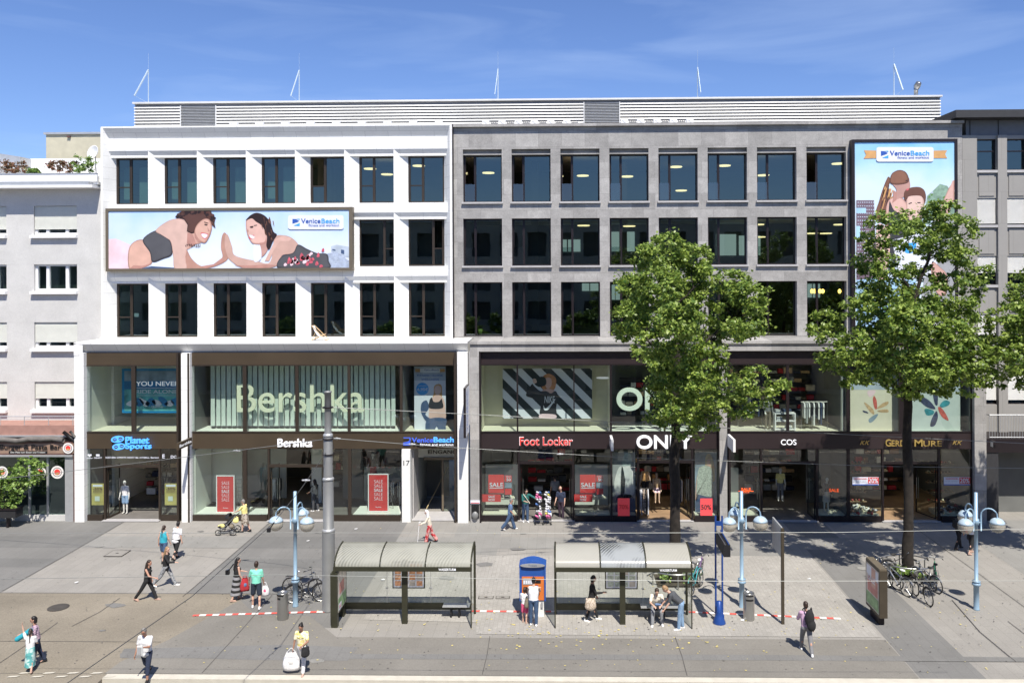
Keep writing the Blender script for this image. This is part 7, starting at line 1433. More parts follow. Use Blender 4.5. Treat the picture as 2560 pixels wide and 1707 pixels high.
# left foreground
x, y = G(92, 1662); p = person('dark haired person in a pink checked shirt behind a girl in teal', x, y, 125, 1.62, 'skin_a', ('bob', 'hair_black'), ('short', 'p_check'), ('long', 'c_navy'), 'shoe_k', ((10, 5), (-12, 12)), ((10, 8, 20), (30, 10, 60)), 6)
x2, y2 = G(76, 1677); person('girl in a teal dress over a white tee, waving one raised arm', x2, y2, 20, 1.36, 'skin_b', ('tail', 'hair_dark'), ('short', 'c_white'), ('longskirt', 'p_aqua'), 'shoe_s', ((14, 4), (-14, 16)), ((150, 22, 25, 0), (15, 10, 50)), 3)
q = MB(); hnd = p['wr'][1]; a_ = Vector((hnd.x+.05, hnd.y-.1, hnd.z-.06)); q.cap(a_+Vector((-.05, 0, -.05)), a_+Vector((.40, -.04, .24)), .085, .085, 'c_teal', 12); o = E('rolled_mat', tuple(a_), 'blue rolled mat carried under the arm of the person in the checked shirt', 'mat'); remesh(MB().add([(v[0]-a_.x, v[1]-a_.y, v[2]-a_.z) for v in q.v], q.f), 'roll', 'c_teal', o, .014)
x, y = G(366, 1699); p = person('grey haired man in a white shirt and navy cropped trousers holding folded paper', x, y, 178, 1.72, 'skin_c', ('short', 'hair_grey'), ('shirtlong', 'c_white'), ('capri', 'c_navy'), 'shoe_k', ((12, 3), (-18, 24)), ((35, 4, 75, 25), (2, 14, 18)), 6, (22, 10), 1.12, .25)
a_ = p['wr'][-1]; q = MB(); q.box(-.08, .09, -.02, .02, -.20, .08, 'concrete_pale'); q.box(-.07, .07, -.03, -.021, -.18, .04, 'grey_print'); o = q.build('folded_paper', world=False, loc=(a_.x+.02, a_.y-.05, a_.z)); tag(o, 'folded paper held against the white shirt of the grey haired man', 'newspaper')
x, y = G(756, 1680); p = person('woman in a pale yellow blouse and white trousers stepping towards the kerb', x, y, 176, 1.64, 'skin_c', ('bun', 'hair_black'), ('short', 'p_yellow'), ('long', 'c_white'), 'shoe_s', ((16, 4), (-20, 38)), ((20, 14, 60, 20), (4, 14, 8)), 5, (20, 0), 1.05, bust=1)
# her arms: index -1 is her left hand side
carrier('large white carrier bag hanging from the hand of the woman in the yellow blouse', p['wr'][1]+Vector((-.05, 0, .05)), .46, .58, 'c_white', .1, 'concrete_pale')
bag('black shoulder bag on the arm of the woman in the yellow blouse', 'handbag', 'handbag', p['wr'][-1]+Vector((.12, .05, .03)), .28, .38, .16, 'c_black', .6)
# walkers on the left
x, y = G(368, 1501); person('woman in black sleeveless top and black trousers striding right', x, y, -92, 1.66, 'skin_a', ('long', 'hair_dark'), ('tank', 'c_black'), ('long', 'c_black'), 'shoe_s', ((26, 3), (-30, 6)), ((-5, 10, 12), (30, 8, 45, 5)), 6, (6, 0), .95, bust=1)
x, y = G(415, 1466); person('long haired woman in a black jacket and grey patterned trousers striding right', x, y, -85, 1.70, 'skin_b', ('long', 'hair_fair'), ('coat', 'c_black'), ('long', 'p_greytrs'), 'shoe_w', ((26, 2), (-28, 16)), ((-12, 10, 20), (35, 10, 55, 0)), 4, (4, -25), 1.0)
x, y = G(409, 1405); person('woman in a turquoise tank top with a long dark plait seen from behind', x, y, -12, 1.62, 'skin_b', ('tail', 'hair_dark'), ('tank', 'c_teal'), ('shorts', 'c_jeans'), 'shoe_k', ((8, 4), (-10, 10)), ((-8, 16, 15), (4, 12, 20)), 3, (4, 0), 1.12)
x, y = G(441, 1397); person('heavy set person in a loose white shirt and black capris walking away', x, y, -20, 1.66, 'skin_b', ('short', 'hair_black'), ('shirtlong', 'c_white'), ('capri', 'c_black'), 'shoe_k', ((12, 4), (-16, 20)), ((25, 14, 45), (-14, 14, 20)), 9, (4, 20), 1.32, .5)
x, y = G(592, 1500); p = person('woman with long black hair, black top and black and grey banded skirt', x, y, -50, 1.66, 'skin_b', ('long', 'hair_black'), ('tank', 'c_black'), ('longskirt', 'p_stripes'), 'shoe_s', ((10, 3), (-10, 12)), ((25, 6, 50, 10), (5, 10, 20)), 3, (8, -20), .98, bust=1)
carrier('red and blue carrier bag beside the woman in the banded skirt', p['wr'][1]+Vector((.06, 0, .2)), .30, .5, 'c_red', .5, 'c_blue')
x, y = G(641, 1520); p = person('man in a mint green tee and navy shorts seen from behind', x, y, 8, 1.78, 'skin_b', ('short', 'hair_dark'), ('short', 'c_mint'), ('shorts', 'c_shorts'), 'shoe_w', ((6, 4), (-8, 6)), ((14, 20, 8), (4, 10, 18)), 2, (0, 0), 1.06, spread=.10)
carrier('white plastic bag with red print in the hand of the man in mint green', p['wr'][1]+Vector((.03, .02, .05)), .26, .40, 'c_white', .2, 'c_pink')
# stroller pair
x, y = G(612, 1330); p = person('woman in a yellow tee and patterned skirt pushing a stroller to the left', x, y, 78, 1.62, 'skin_b', ('short', 'hair_grey'), ('short', 'c_yellow'), ('skirt', 'p_camo'), 'shoe_k', ((8, 5), (-12, 12)), ((40, 8, 30), (42, 8, 30)), 6, (8, 0), 1.15, .2)
sx, sy = G(572, 1334); ST = E('stroller', (sx, sy, 0), 'black and yellow stroller pushed past the sale window', 'stroller'); q = MB()
for (dx, dy) in ((-.42, -.28), (-.42, .28), (.32, -.3), (.32, .3)):
    w_ = MB(); R_ = .13 if dx < 0 else .16; w_.tube([(sx+dx+R_*math.cos(t*math.pi/8), sy+dy, R_+.01+R_*math.sin(t*math.pi/8)) for t in range(17)], .022, 6, 'tyre', caps=False); w_.tube([(sx+dx, sy+dy-.03, R_), (sx+dx, sy+dy+.03, R_)], .03, 8, 'steel')
    for t in range(5): a = t*1.257; w_.tube([(sx+dx, sy+dy, R_), (sx+dx+R_*math.cos(a), sy+dy, R_+R_*math.sin(a))], .008, 4, 'galv')
    w_.build('wheel', None, ST)
for s_ in (-.26, .26): q.tube([(sx-.42, sy+s_, .16), (sx-.1, sy+s_, .42), (sx+.45, sy+s_, .98)], .016, 6, 'galv'); q.tube([(sx+.32, sy+s_, .18), (sx-.05, sy+s_, .55)], .016, 6, 'galv'); q.tube([(sx-.42, sy+s_, .16), (sx+.32, sy+s_, .18)], .014, 6, 'galv')
q.tube([(sx+.45, sy-.26, .98), (sx+.45, sy+.26, .98)], .018, 6, 'black'); q.build('chassis', None, ST)
q = MB(); q.prism([(sx-.48, .42), (sx-.40, .34), (sx-.05, .36), (sx+.28, .86), (sx+.20, .92), (sx-.14, .50)], 'y', sy-.22, sy+.22, 'c_black'); q.build('seat', 'c_black', ST)
q = MB(); q.lathe([(.30*math.cos(t*.26), .30*math.sin(t*.26)) for t in range(7)], 0, 0, 14, 'c_black', -math.pi/2, math.pi/2); q.v = [(sx+.10-b_[0]*.9-.02, sy+b_[1]*.8, .80+b_[2]*.8) for b_ in q.v]; q.build('hood', 'c_black', ST, True)
q = MB(); q.ell((sx-.40, sy, .40), (.14, .2, .06), 'c_yellow', 10, 6); q.ell((sx-.22, sy-.22, .46), (.12, .03, .10), 'c_yellow', 8, 5); q.build('footmuff', 'c_yellow', ST, True); q = MB(); q.ell((sx+.18, sy-.1, .40), (.14, .16, .12), 'c_khaki', 10, 6); q.build('basket', 'c_khaki', ST, True)
bag('yellow bag hanging from the stroller handle', 'handbag', 'handbag', Vector((sx+.42, sy-.18, .92)), .28, .34, .14, 'c_yellow', .2, hm='c_yellow')
# cane walker
x, y = G(1074, 1357); p = person('elderly woman in a pale headscarf and red trousers with a white cane', x, y, 100, 1.60, 'skin_b', ('scarf', 'c_white'), ('long', 'c_cream'), ('wide', 'p_redpat'), 'shoe_k', ((16, 6), (-16, 20)), ((30, 6, 40), (10, 8, 50)), 10, (8, 0), 1.08, .2)
q = MB(); a_ = p['wr'][-1]; q.tube([a_+Vector((0, 0, .12)), (a_.x-.08, a_.y-.05, .02)], .014, 6, 'white_plastic'); q.cap(a_+Vector((-.02, 0, .13)), a_+Vector((.07, 0, .14)), .016, .016, 'white_plastic', 6); tag(q.build('walking_cane'), 'white walking cane in the hand of the woman in red trousers', 'cane')
# trainer shop door
x, y = G(1275, 1324); person('grey haired person in a blue tee and jeans walking past the trainer shop', x, y, -80, 1.60, 'skin_a', ('short', 'hair_grey'), ('short', 'c_blue'), ('wide', 'c_jeans'), 'shoe_w', ((20, 4), (-24, 14)), ((-18, 8, 30), (-5, 8, 45)), 5, (6, 0), 1.05)
x, y = G(1314, 1304); p = person('bearded man in a dark green sweater reaching for the shoe rack', x, y, 200, 1.74, 'skin_b', ('short', 'hair_black'), ('half', 'c_green'), ('long', 'c_jeans'), 'shoe_w', ((4, 4), (-4, 6)), ((35, 55, 25, -40), (25, 6, 70, 20)), 7, (20, 0), 1.05)
q = MB(); a_ = p['sh'][-1]; b_ = p['pel']; q.tube([p['sh'][1]+Vector((.05, -.09, .06)), p['chest']+Vector((0, -.17, 0)), b_+Vector((.22, -.12, .05)), b_+Vector((.20, .1, .02)), p['chest']+Vector((0, .13, 0)), p['sh'][1]+Vector((.05, .05, .06))], .018, 6, 'c_cream'); tag(q.build('shoulder_strap'), 'beige cross body strap worn over the dark green sweater', 'strap')
x, y = G(1403, 1299); person('bald man in a navy tee looking at the shoe rack from the right', x, y, 160, 1.76, 'skin_b', ('bald', 'hair_dark'), ('short', 'c_navy'), ('long', 'c_plum'), 'shoe_k', ((4, 4), (-5, 6)), ((6, 8, 14), (14, 8, 20)), 4, (14, 30), 1.14, .25)
# shoe rack on wheels
rx, ry = G(1358, 1308); RK = E('shoe_rack', (rx, ry, 0), 'wheeled black shoe rack loaded with trainers in front of the open door', 'shoe rack'); q = MB()
q.box(rx-.42, rx+.42, ry-.3, ry-.27, .1, .13, 'black'); q.box(rx-.42, rx+.42, ry+.27, ry+.3, .1, .13, 'black')
for dx in (-.40, 0, .40): q.tube([(rx+dx, ry-.28, .12), (rx+dx*.75, ry, 1.62), (rx+dx, ry+.28, .12)], .015, 6, 'black')
for k in range(6): z = .25+k*.25; q.tube([(rx-.4, ry-.26+k*.035, z), (rx+.4, ry-.26+k*.035, z)], .010, 5, 'black')
q.build('frame', None, RK)
for dx in (-.4, .0, .4): w_ = MB(); w_.ell((rx+dx, ry-.28, .05), (.05, .03, .05), 'tyre', 10, 6); w_.build('castor', None, RK, True)
for m_, c_ in (('t_white', (.75, .75, .78)), ('t_pink', (.75, .18, .40)), ('t_blue', (.10, .22, .55)), ('t_yellow', (.75, .70, .12))): M(m_, c_, .6, 0, .1, 20)
sm = [shoe_mesh(k) for k in ('t_white', 't_pink', 't_blue', 't_yellow', 'black')]; r_ = random.Random(4)
for col in (-1, 1):
    for k in range(11):
        for j in (0, 1):
            o = bpy.data.objects.new('trainer', r_.choice([sm[0], sm[0], sm[0], sm[1], sm[2], sm[3], sm[4]])); C.objects.link(o); o.location = (rx+col*(.16+.14*j)+r_.uniform(-.03, .03), ry-.27+k*.019, .38+k*.115); o.rotation_euler = (R3(35), 0, R3(160+r_.uniform(-25, 25))); o.scale = (1.1, 1.1, 1.1)
            tag(o, f'bright trainer standing on the {"left" if col < 0 else "right"} column of the wheeled shoe rack', 'trainer', f'trainers on the {"left" if col < 0 else "right"} rack column')
# inside the shops
x = P(1388, 1200, DS+2.5)[0]; person('man in a pale grey shirt standing inside the trainer shop doorway', x, DS+2.0, 10, 1.76, 'skin_b', ('short', 'hair_dark'), ('short', 'c_greymel'), ('long', 'c_black'), 'shoe_k', ((3, 3), (-3, 3)), ((8, 8, 15), (8, 8, 15)), 2, z=.12)
x = P(791, 1230, DS+1.6)[0]; person('woman in a grey jumpsuit inside the clothes shop doorway', x, DS+1.4, 60, 1.70, 'skin_a', ('long', 'hair_black'), ('half', 'c_dgrey'), ('long', 'c_dgrey'), 'shoe_w', ((6, 3), (-6, 5)), ((15, 8, 50), (8, 8, 15)), 3, z=.10)
# ticket machine pair
x, y = G(1334, 1563); p = person('woman in a white top and jeans using the ticket machine', x, y, -4, 1.70, 'skin_b', ('bun', 'hair_black'), ('tank', 'c_white'), ('long', 'c_jeans'), 'shoe_w', ((3, 2), (-3, 2)), ((30, 8, 50), (45, 8, 50)), 5, (10, 0), 1.12)
bag('brown shoulder bag worn by the woman at the ticket machine', 'handbag', 'handbag', p['sh'][-1]+Vector((-.08, -.03, -.33)), .22, .42, .16, 'c_khaki', 1.2)
x, y = G(1312, 1556); person('small girl in a white tee and pink shorts beside the ticket machine', x, y, -10, 1.28, 'skin_b', ('bob', 'hair_dark'), ('short', 'c_white'), ('shorts', 'c_pink'), 'shoe_s', ((4, 3), (-5, 6)), ((15, 10, 30), (20, 8, 40)), 3, (5, 0), 1.02)
# shelter 2
x, y = G(1480, 1551); p = person('woman in a black jacket walking right while looking at her phone', x, y, -88, 1.68, 'skin_a', ('bob', 'hair_black'), ('coat', 'c_black'), ('leggings', 'c_black'), 'shoe_w', ((16, 3), (-14, 6)), ((10, 8, 15), (25, 4, 70, 0)), 3, (10, 0), 1.0)
a_ = p['wr'][1]; q = MB(); q.box(a_.x-.07, a_.x+.08, a_.y-.035, a_.y+.035, a_.z+.015, a_.z+.025, 'black'); tag(q.build('phone'), 'dark phone in the raised hand of the woman in the black jacket', 'phone')
bag('large patterned brown handbag carried by the woman with the phone', 'handbag', 'handbag', Vector((x-.06, y-.30, 1.02)), .42, .52, .18, 'p_beige', .05)
x, y = G(1645, 1566); y += .30; p = person('seated young man in a cream printed tee and grey track trousers', x, y+.25, 178, 1.76, 'skin_b', ('short', 'hair_dark'), ('short', 'c_cream'), ('long', 'c_greymel'), 'shoe_w', ((82, 88), (80, 72)), ((38, 12, 48, 25), (40, 12, 45, 25)), 22, (18, 0), 1.05, low=.55, spread=.16)
q = MB(); c_ = p['chest']; q.box(-.09, .09, -.006, .006, -.07, .07, 'top_black'); 
tb = Vector((p['pel'].x, p['pel'].y-.42, .74)); q = MB(); q.box(tb.x-.10, tb.x+.16, tb.y-.10, tb.y+.08, tb.z, tb.z+.03, 'c_navy'); q.box(tb.x-.08, tb.x+.14, tb.y-.09, tb.y+.07, tb.z+.031, tb.z+.034, 'c_blue'); tag(q.build('booklet'), 'dark blue booklet held between the seated and the bending man', 'booklet')
x, y = G(1703, 1573); p = person('man in a dark grey tee and light jeans bending over the seated one', x, y, 84, 1.80, 'skin_b', ('short', 'hair_fair'), ('short', 'c_dgrey'), ('long', 'c_jeans_light'), 'shoe_w', ((8, 4), (-2, 4)), ((14, 6, 22, 10), (22, 6, 20, 10)), 50, (0, 0), 1.06)
# backpack man
x, y = G(2016, 1632); p = person('man in a lilac striped shirt and grey trousers striding away with a backpack', x, y, -2, 1.74, 'skin_a', ('short', 'hair_dark'), ('half', 'p_lilac'), ('long', 'c_grey'), 'shoe_w', ((-22, 24), (18, 4))[::-1] if False else ((26, 14), (-20, 10)), ((25, 12, 55), (-10, 12, 20)), 7, (2, 12), 1.04)
o = E('backpack', tuple(p['chest']+Vector((.06, -.25, -.25))), 'bulging black backpack on the man in the lilac shirt', 'backpack'); q = MB(); q.ell((0, .02, .22), (.16, .12, .30), None, 14, 9); q.ell((.05, -.02, .0), (.15, .11, .2), None, 12, 8); remesh(q, 'pack', 'c_black', o, .014); q = MB()
for s_ in (-.1, .1): q.tube([(s_, .08, .42), (s_*1.1, .22, .50), (s_*1.3, .36, .40), (s_*1.2, .38, .1), (s_*1.2, .1, -.02)], .02, 6)
q.build('strap', 'c_black', o, True, world=False)
# right edge pair
x, y = G(2397, 1372); p = person('person in black clothes with a rucksack walking beyond the right lamp', x, y, -70, 1.68, 'skin_a', ('short', 'hair_dark'), ('short', 'c_dgrey'), ('long', 'c_black'), 'shoe_k', ((16, 4), (-14, 14)), ((20, 10, 40), (-10, 10, 20)), 6, (4, 0), 1.0)
bag('black rucksack on the back of the walker beyond the right lamp', 'backpack', 'backpack', p['chest']-p['f']*.22+Vector((0, 0, .18)), .34, .46, .22, 'c_black', .3)
bag('bright red bag carried between the two walkers near the right lamp', 'handbag', 'handbag', Vector((x+.32, y-.25, 1.22)), .36, .42, .16, 'coral', .2, hm='coral')
x, y = G(2428, 1384); p = person('woman in a white top and dark trousers partly hidden by the right lamp pole', x, y, -60, 1.66, 'skin_b', ('bob', 'hair_dark'), ('short', 'c_white'), ('capri', 'c_black'), 'shoe_s', ((14, 4), (-14, 12)), ((20, 8, 30), (-6, 10, 20)), 5, (6, 0), 1.0)
bag('black shoulder bag worn by the woman in white at the right lamp', 'handbag', 'handbag', p['sh'][-1]+Vector((-.02, -.12, -.35)), .28, .34, .14, 'c_black', .4)
# shop figures
M('mannequin_skin', (.55, .40, .28), .4, 0, .03); M('mannequin_white', (.68, .68, .64), .4, 0, .03)
def mann(label, x, y, z, face, top, bottom, skin='mannequin_white', **k): person(label, x, y, face, 1.75, skin, ('bald', 'hair_dark'), top, bottom, None, name='mannequin', z=z, **k)
mann('mannequin in an orange top and black shorts inside the dark shop doorway', P(1612, 1180, DS+1.2)[0], DS+1.0, .9, 180, ('tank', 'ribbon'), ('shorts', 'c_black'), 'mannequin_skin', legs=((2, 2), (-2, 2)), arms=((4, 12, 10), (4, 12, 10)))
mann('seated pink clad mannequin inside the dark shop doorway', P(1641, 1230, DS+1.4)[0], DS+1.4, .75, 180, ('tank', 'petal_tan'), ('shorts', 'pink_print'), 'mannequin_skin', legs=((70, 70), (70, 70)), arms=((25, 4, 20), (25, 4, 20)), low=.62)
mann('dark dressed mannequin in the display window right of the clothes shop door', P(933, 1160, DS+2.0)[0], DS+2.0, 1.35, 180, ('short', 'c_khaki'), ('skirt', 'c_red'), legs=((2, 2), (-2, 2)), arms=((8, 14, 20), (8, 14, 20)))
mann('mannequin in a white jersey inside the leftmost shop doorway', P(318, 1220, DS+1.2)[0], DS+1.0, .1, 180, ('tank', 'c_white'), ('shorts', 'c_jeans_light'), 'mannequin_white', legs=((2, 2), (-2, 2)), arms=((4, 12, 10), (4, 12, 10)))
mann('mannequin in dark trousers beside the low white shelf upstairs', P(1918, 1000, DS+1.0)[0], DS+.9, ZU0-.05, 180, ('long', 'c_grey'), ('long', 'c_khaki'), 'mannequin_white', legs=((2, 2), (-2, 2)), arms=((4, 10, 10), (4, 10, 40)))
mann('mannequin in a pale dress in the window right of the dark corner door', P(2064, 1220, DS+.9)[0], DS+.8, .34, 200, ('long', 'c_dgrey'), ('skirt', 'c_cream'), legs=((2, 2), (-2, 2)), arms=((4, 10, 10), (4, 10, 10)))
mann('mannequin in a yellow top inside the dark corner shop doorway', P(1948, 1190, DS+2.0)[0], DS+1.8, .6, 180, ('short', 'c_yellow'), ('long', 'c_grey'), legs=((2, 2), (-2, 2)), arms=((4, 10, 10), (4, 10, 10)))
# clothes stand in the doorway and green plants
x, y = G(1608, 1298); o = E('clothes_stand', (x, y, 0), 'stand hung with patterned dresses in front of the dark shop doorway', 'clothes stand'); q = MB(); q.tube([(x-.28, y, .05), (x-.28, y, 1.62), (x+.28, y, 1.62), (x+.28, y, .05)], .018, 6, 'steel'); q.tube([(x-.28, y-.25, .05), (x-.28, y+.25, .05)], .018, 6, 'steel'); q.tube([(x+.28, y-.25, .05), (x+.28, y+.25, .05)], .018, 6, 'steel'); q.build('frame', None, o)
r_ = random.Random(2)
for k in range(7):
    q = MB(); vs = []; fs = []; cx = x-.26+.085*k; n = 10; top_ = 1.58; ln = r_.uniform(1.0, 1.35)
    for i in range(8):
        t = i/7; w_ = .07+.17*min(1, t*3)+.05*math.sin(t*6+k)
        for j in range(n): a = 2*math.pi*j/n; vs.append((cx+.035*math.cos(a)*(1+.4*math.sin(3*t+k)), y+w_*math.sin(a), top_-ln*t))
    for i in range(7):
        for j in range(n): fs.append((i*n+j, (i+1)*n+j, (i+1)*n+(j+1) % n, i*n+(j+1) % n))
    q.add(vs, fs, r_.choice(['p_dress', 'p_dress', 'c_white', 'c_black'])); q.build('garment', None, o, True)

# stock inside the shops
def stock(label, bld_x0, bld_x1, y, z0, z1, cols, seed):
    o = E('stock_shelves', (fx((bld_x0+bld_x1)/2), y, z0), label, 'shelves'); r_ = random.Random(seed); x0, x1 = fx(bld_x0), fx(bld_x1); q = MB(); z = z0+.35
    while z < z1: q.box(x0, x1, y, y+.35, z, z+.03, 'dark_frame'); z += .5
    q.build('shelf_board', None, o); z = z0+.35
    while z < z1-.3:
        x = x0+.03
        while x < x1-.15: w_ = r_.uniform(.25, .6); q = MB(); q.box(x, x+w_*.85, y+.03, y+.3, z+.031, z+r_.uniform(.12, .38), r_.choice(cols)); q.build('stock', None, o); x += w_
        z += .5
CL = ['cloth_white', 'cloth_grey', 'c_navy', 'c_black', 'c_red', 'c_khaki', 'c_cream', 'petal_tan']
rail('clothes rail deep inside the clothes shop left of the door', fx(620), fx(665), DS+2.6, 1.6, 12, 11, .1); rail('clothes rail inside the clothes shop right of the tall mast', fx(890), fx(990), DS+2.3, 1.5, 16, 12, .1)
stock('stock shelves at the back of the clothes shop doorway', 700, 800, DS+5, .1, 2.8, CL, 1); stock('dim stock shelves inside the leftmost shop doorway', 280, 395, DS+3.5, .06, 2.6, CL, 2)
stock('red and black stock wall inside the trainer shop doorway', 1310, 1425, DS+4.2, .12, 2.9, ['c_red', 'c_red', 'c_black', 'c_dgrey', 'cloth_white'], 3)
rail('clothes rail right of the seated mannequin behind the tree trunk', fx(1690), fx(1728), DS+2.4, 1.6, 9, 13, .12); stock('warm lit stock shelves at the back behind the seated mannequin', 1600, 1725, DS+4.5, .12, 2.9, CL+['ribbon', 'petal_tan'], 4)
stock('dim shelves inside the corner shop doorway', 1910, 2040, DS+4.5, .08, 2.8, CL, 5); rail('clothes rail on the left side of the third upper shop window', P(1845, 1040, DS+1.6)[0], P(1905, 1040, DS+1.6)[0], DS+1.6, ZU0+1.6, 11, 14, ZU0-.05)
stock('shelves with folded clothes at the back of the third upper window', 1850, 2100, DS+5, ZU0, 7.4, CL, 6); stock('dim shelves at the back of the upper window with the hanging letters', 1560, 1780, DS+2.9, ZU0, 7.2, CL, 7); stock('shoe shelves at the back of the shoe shop doorway', 2215, 2340, DS+4.5, .12, 2.8, ['shoe_brown', 'shoe_cream', 'black', 'c_red', 'cloth_white'], 8)
# ================================================================== TREES
def leafmat(name, c1, c2):
    m = bpy.data.materials.new(name); m.use_nodes = True; t = m.node_tree; b_ = t.nodes['Principled BSDF']; N = t.nodes.new; L = t.links.new
    g = N('ShaderNodeNewGeometry'); r = N('ShaderNodeValToRGB'); r.color_ramp.elements[0].color = c1+(1,); r.color_ramp.elements[1].color = c2+(1,); e = r.color_ramp.elements.new(.93); e.color = tuple(min(1, v*1.25) for v in c2)+(1,)
    L(g.outputs['Random Per Island'], r.inputs[0]); L(r.outputs[0], b_.inputs['Base Color']); b_.inputs['Roughness'].default_value = .42; b_.inputs['Specular IOR Level'].default_value = .45
    tl = N('ShaderNodeBsdfTranslucent'); L(r.outputs[0], tl.inputs[0]); mx_ = N('ShaderNodeMixShader'); mx_.inputs[0].default_value = .34; L(b_.outputs[0], mx_.inputs[1]); L(tl.outputs[0], mx_.inputs[2]); L(mx_.outputs[0], t.nodes['Material Output'].inputs[0]); MATS[name] = m
leafmat('leaf', (.07, .145, .022), (.29, .37, .075)); leafmat('leaf_pale', (.10, .20, .04), (.26, .36, .09)); M('bark', (.024, .019, .015), .95, 0, .45, 5, 1); leafmat('leaf_red', (.10, .11, .04), (.30, .14, .09))
def leaves(name, blobs, n_per_m3, size, mat, parent, seed=0, twig=.31):
    """leaf faces gathered in small twig clusters through each clump"""
    rg = np.random.default_rng(seed); P_ = []; NR = []
    for (c, r) in blobs:
        c = np.array(c); r = np.array(r); vol = 4.19*r.prod(); nt = max(5, int(vol*n_per_m3/34))
        d = rg.normal(size=(nt, 3)); d /= np.linalg.norm(d, axis=1)[:, None]; rad = rg.uniform(.35, 1.0, nt)**.45; tc_ = c+d*rad[:, None]*r*(1+rg.normal(0, .10, (nt, 1)))
        for k in range(nt):
            m_ = int(rg.integers(22, 48)); sp = twig*rg.uniform(.45, 1.1); off = rg.normal(size=(m_, 3))*np.array([sp*.45, sp*.45, sp*.3]); P_.append(tc_[k]+off)
            nn = rg.normal(size=(m_, 3))*.75+np.array([0, 0, .9])+(d[k]*.5); NR.append(nn)
    Pp = np.concatenate(P_); Nn = np.concatenate(NR); Nn /= np.linalg.norm(Nn, axis=1)[:, None]; n = len(Pp)
    a = rg.normal(size=(n, 3)); u = np.cross(Nn, a); u /= np.linalg.norm(u, axis=1)[:, None]; v = np.cross(Nn, u); s = size*rg.uniform(.6, 1.25, (n, 1))
    v0 = Pp-u*s*.62; v1 = Pp+v*s*.42-Nn*s*.10; v2 = Pp+u*s*.72-Nn*s*.12; v3 = Pp-v*s*.42-Nn*s*.10
    co = np.stack([v0, v1, v2, v3], 1).reshape(-1, 3); me = bpy.data.meshes.new(name); me.vertices.add(4*n); me.vertices.foreach_set('co', (co-np.array(wloc(parent))).astype(np.float32).ravel())
    me.loops.add(4*n); me.loops.foreach_set('vertex_index', np.arange(4*n, dtype=np.int32)); me.polygons.add(n); me.polygons.foreach_set('loop_start', np.arange(0, 4*n, 4, dtype=np.int32)); me.polygons.foreach_set('loop_total', np.full(n, 4, dtype=np.int32))
    me.update(calc_edges=True); me.materials.append(MATS[mat]); o = bpy.data.objects.new(name, me); C.objects.link(o); o.parent = parent; return o, n
def tree(label, base, trunk, limbs, blobs_px, Y, dens, seed, r0=.26, size=.15):
    """blobs_px: (px, py, radius px, depth offset) measured clumps of the crown"""
    o = E('street_tree', (base[0], base[1], 0), label, 'tree', 'trees along the paving'); rr_ = random.Random(seed)
    pts = [(base[0], base[1], 0)]; rs = [r0*1.25]
    for (px, py, rd) in trunk: u, v = P(px, py, base[1]); pts.append((u, base[1]+rr_.uniform(-.05, .05), v)); rs.append(rd)
    pts.insert(1, (base[0], base[1], .35)); rs.insert(1, r0)
    q = MB(); n = []; rn = []
    for i in range(len(pts)-1):
        for t in range(4):
            f_ = t/4; n.append(tuple(a+(b-a)*f_+(rr_.uniform(-.03, .03) if k < 2 else 0) for k, (a, b) in enumerate(zip(pts[i], pts[i+1])))); rn.append((rs[i]+(rs[i+1]-rs[i])*f_)*rr_.uniform(.93, 1.08))
    n.append(pts[-1]); rn.append(rs[-1]); q.tube(n, rn, 12, 'bark')
    blobs = []; grow = 1.12 if seed == 2 else 1.04
    for (px, py, rp, dy) in blobs_px:
        dy = dy*3.0-(1.2 if py > 760 else .3)
        yy = base[1]+dy; u, v = P(px, py, yy); r = rp*grow*yy/F; blobs.append(((u, yy, v), (r, r*rr_.uniform(.8, 1.05), r*rr_.uniform(.72, .9))))
    for (i0, px, py, dy, r) in limbs:
        a = Vector(pts[i0]); u, v = P(px, py, base[1]+dy); b_ = Vector((u, base[1]+dy, v)); m_ = (a+b_)/2+Vector((rr_.uniform(-.2, .2), rr_.uniform(-.2, .2), -.15)); q.tube([a, a.lerp(m_, .5), m_, m_.lerp(b_, .6), b_], [r, r*.85, r*.7, r*.5, r*.25], 8, 'bark')
        for bl in sorted(blobs, key=lambda z_: (Vector(z_[0])-b_).length)[:4]:
            c = Vector(bl[0]); q.tube([m_.lerp(b_, .5), m_.lerp(c, .6)+Vector((0, 0, -.1)), c], [r*.4, r*.25, .012], 5, 'bark')
    q.build('trunk', None, o, True); cr, cnt = leaves('crown', blobs, dens, size, 'leaf', o, seed); return o
T1 = G(1690, 1452)
b1 = [(1668, 600, 34, 0), (1660, 655, 52, .2), (1612, 645, 44, -.5), (1735, 640, 42, .3), (1590, 720, 46, .2), (1650, 720, 58, -.9), (1712, 715, 60, .5), (1765, 690, 34, 0), (1560, 700, 30, .4),
      (1580, 790, 48, -.4), (1640, 800, 60, .9), (1700, 800, 62, -1.1), (1765, 770, 46, .3), (1830, 710, 40, .2), (1870, 740, 48, -.3), (1890, 800, 40, .4), (1850, 820, 44, -.8), (1795, 830, 44, .6), (1568, 832, 30, .3), (1622, 868, 40, -.7), (1650, 890, 55, .8), (1710, 880, 58, -.6), (1770, 890, 42, .2), (1558, 830, 26, -.2),
      (1658, 945, 44, -.3), (1700, 950, 58, .7), (1745, 960, 48, -.7), (1800, 930, 30, .4), (1650, 1000, 30, .3), (1690, 1010, 50, -.6), (1650, 1040, 34, .3), (1740, 1020, 48, .3), (1790, 990, 42, -.4), (1830, 980, 34, .3), (1860, 960, 34, -.1), (1850, 1020, 34, .2), (1890, 930, 26, .1), (1905, 1000, 26, .2), (1930, 970, 18, 0), (1960, 960, 16, .1), (1720, 1075, 30, -.2), (1770, 1050, 30, .1), (1810, 880, 22, .2)]
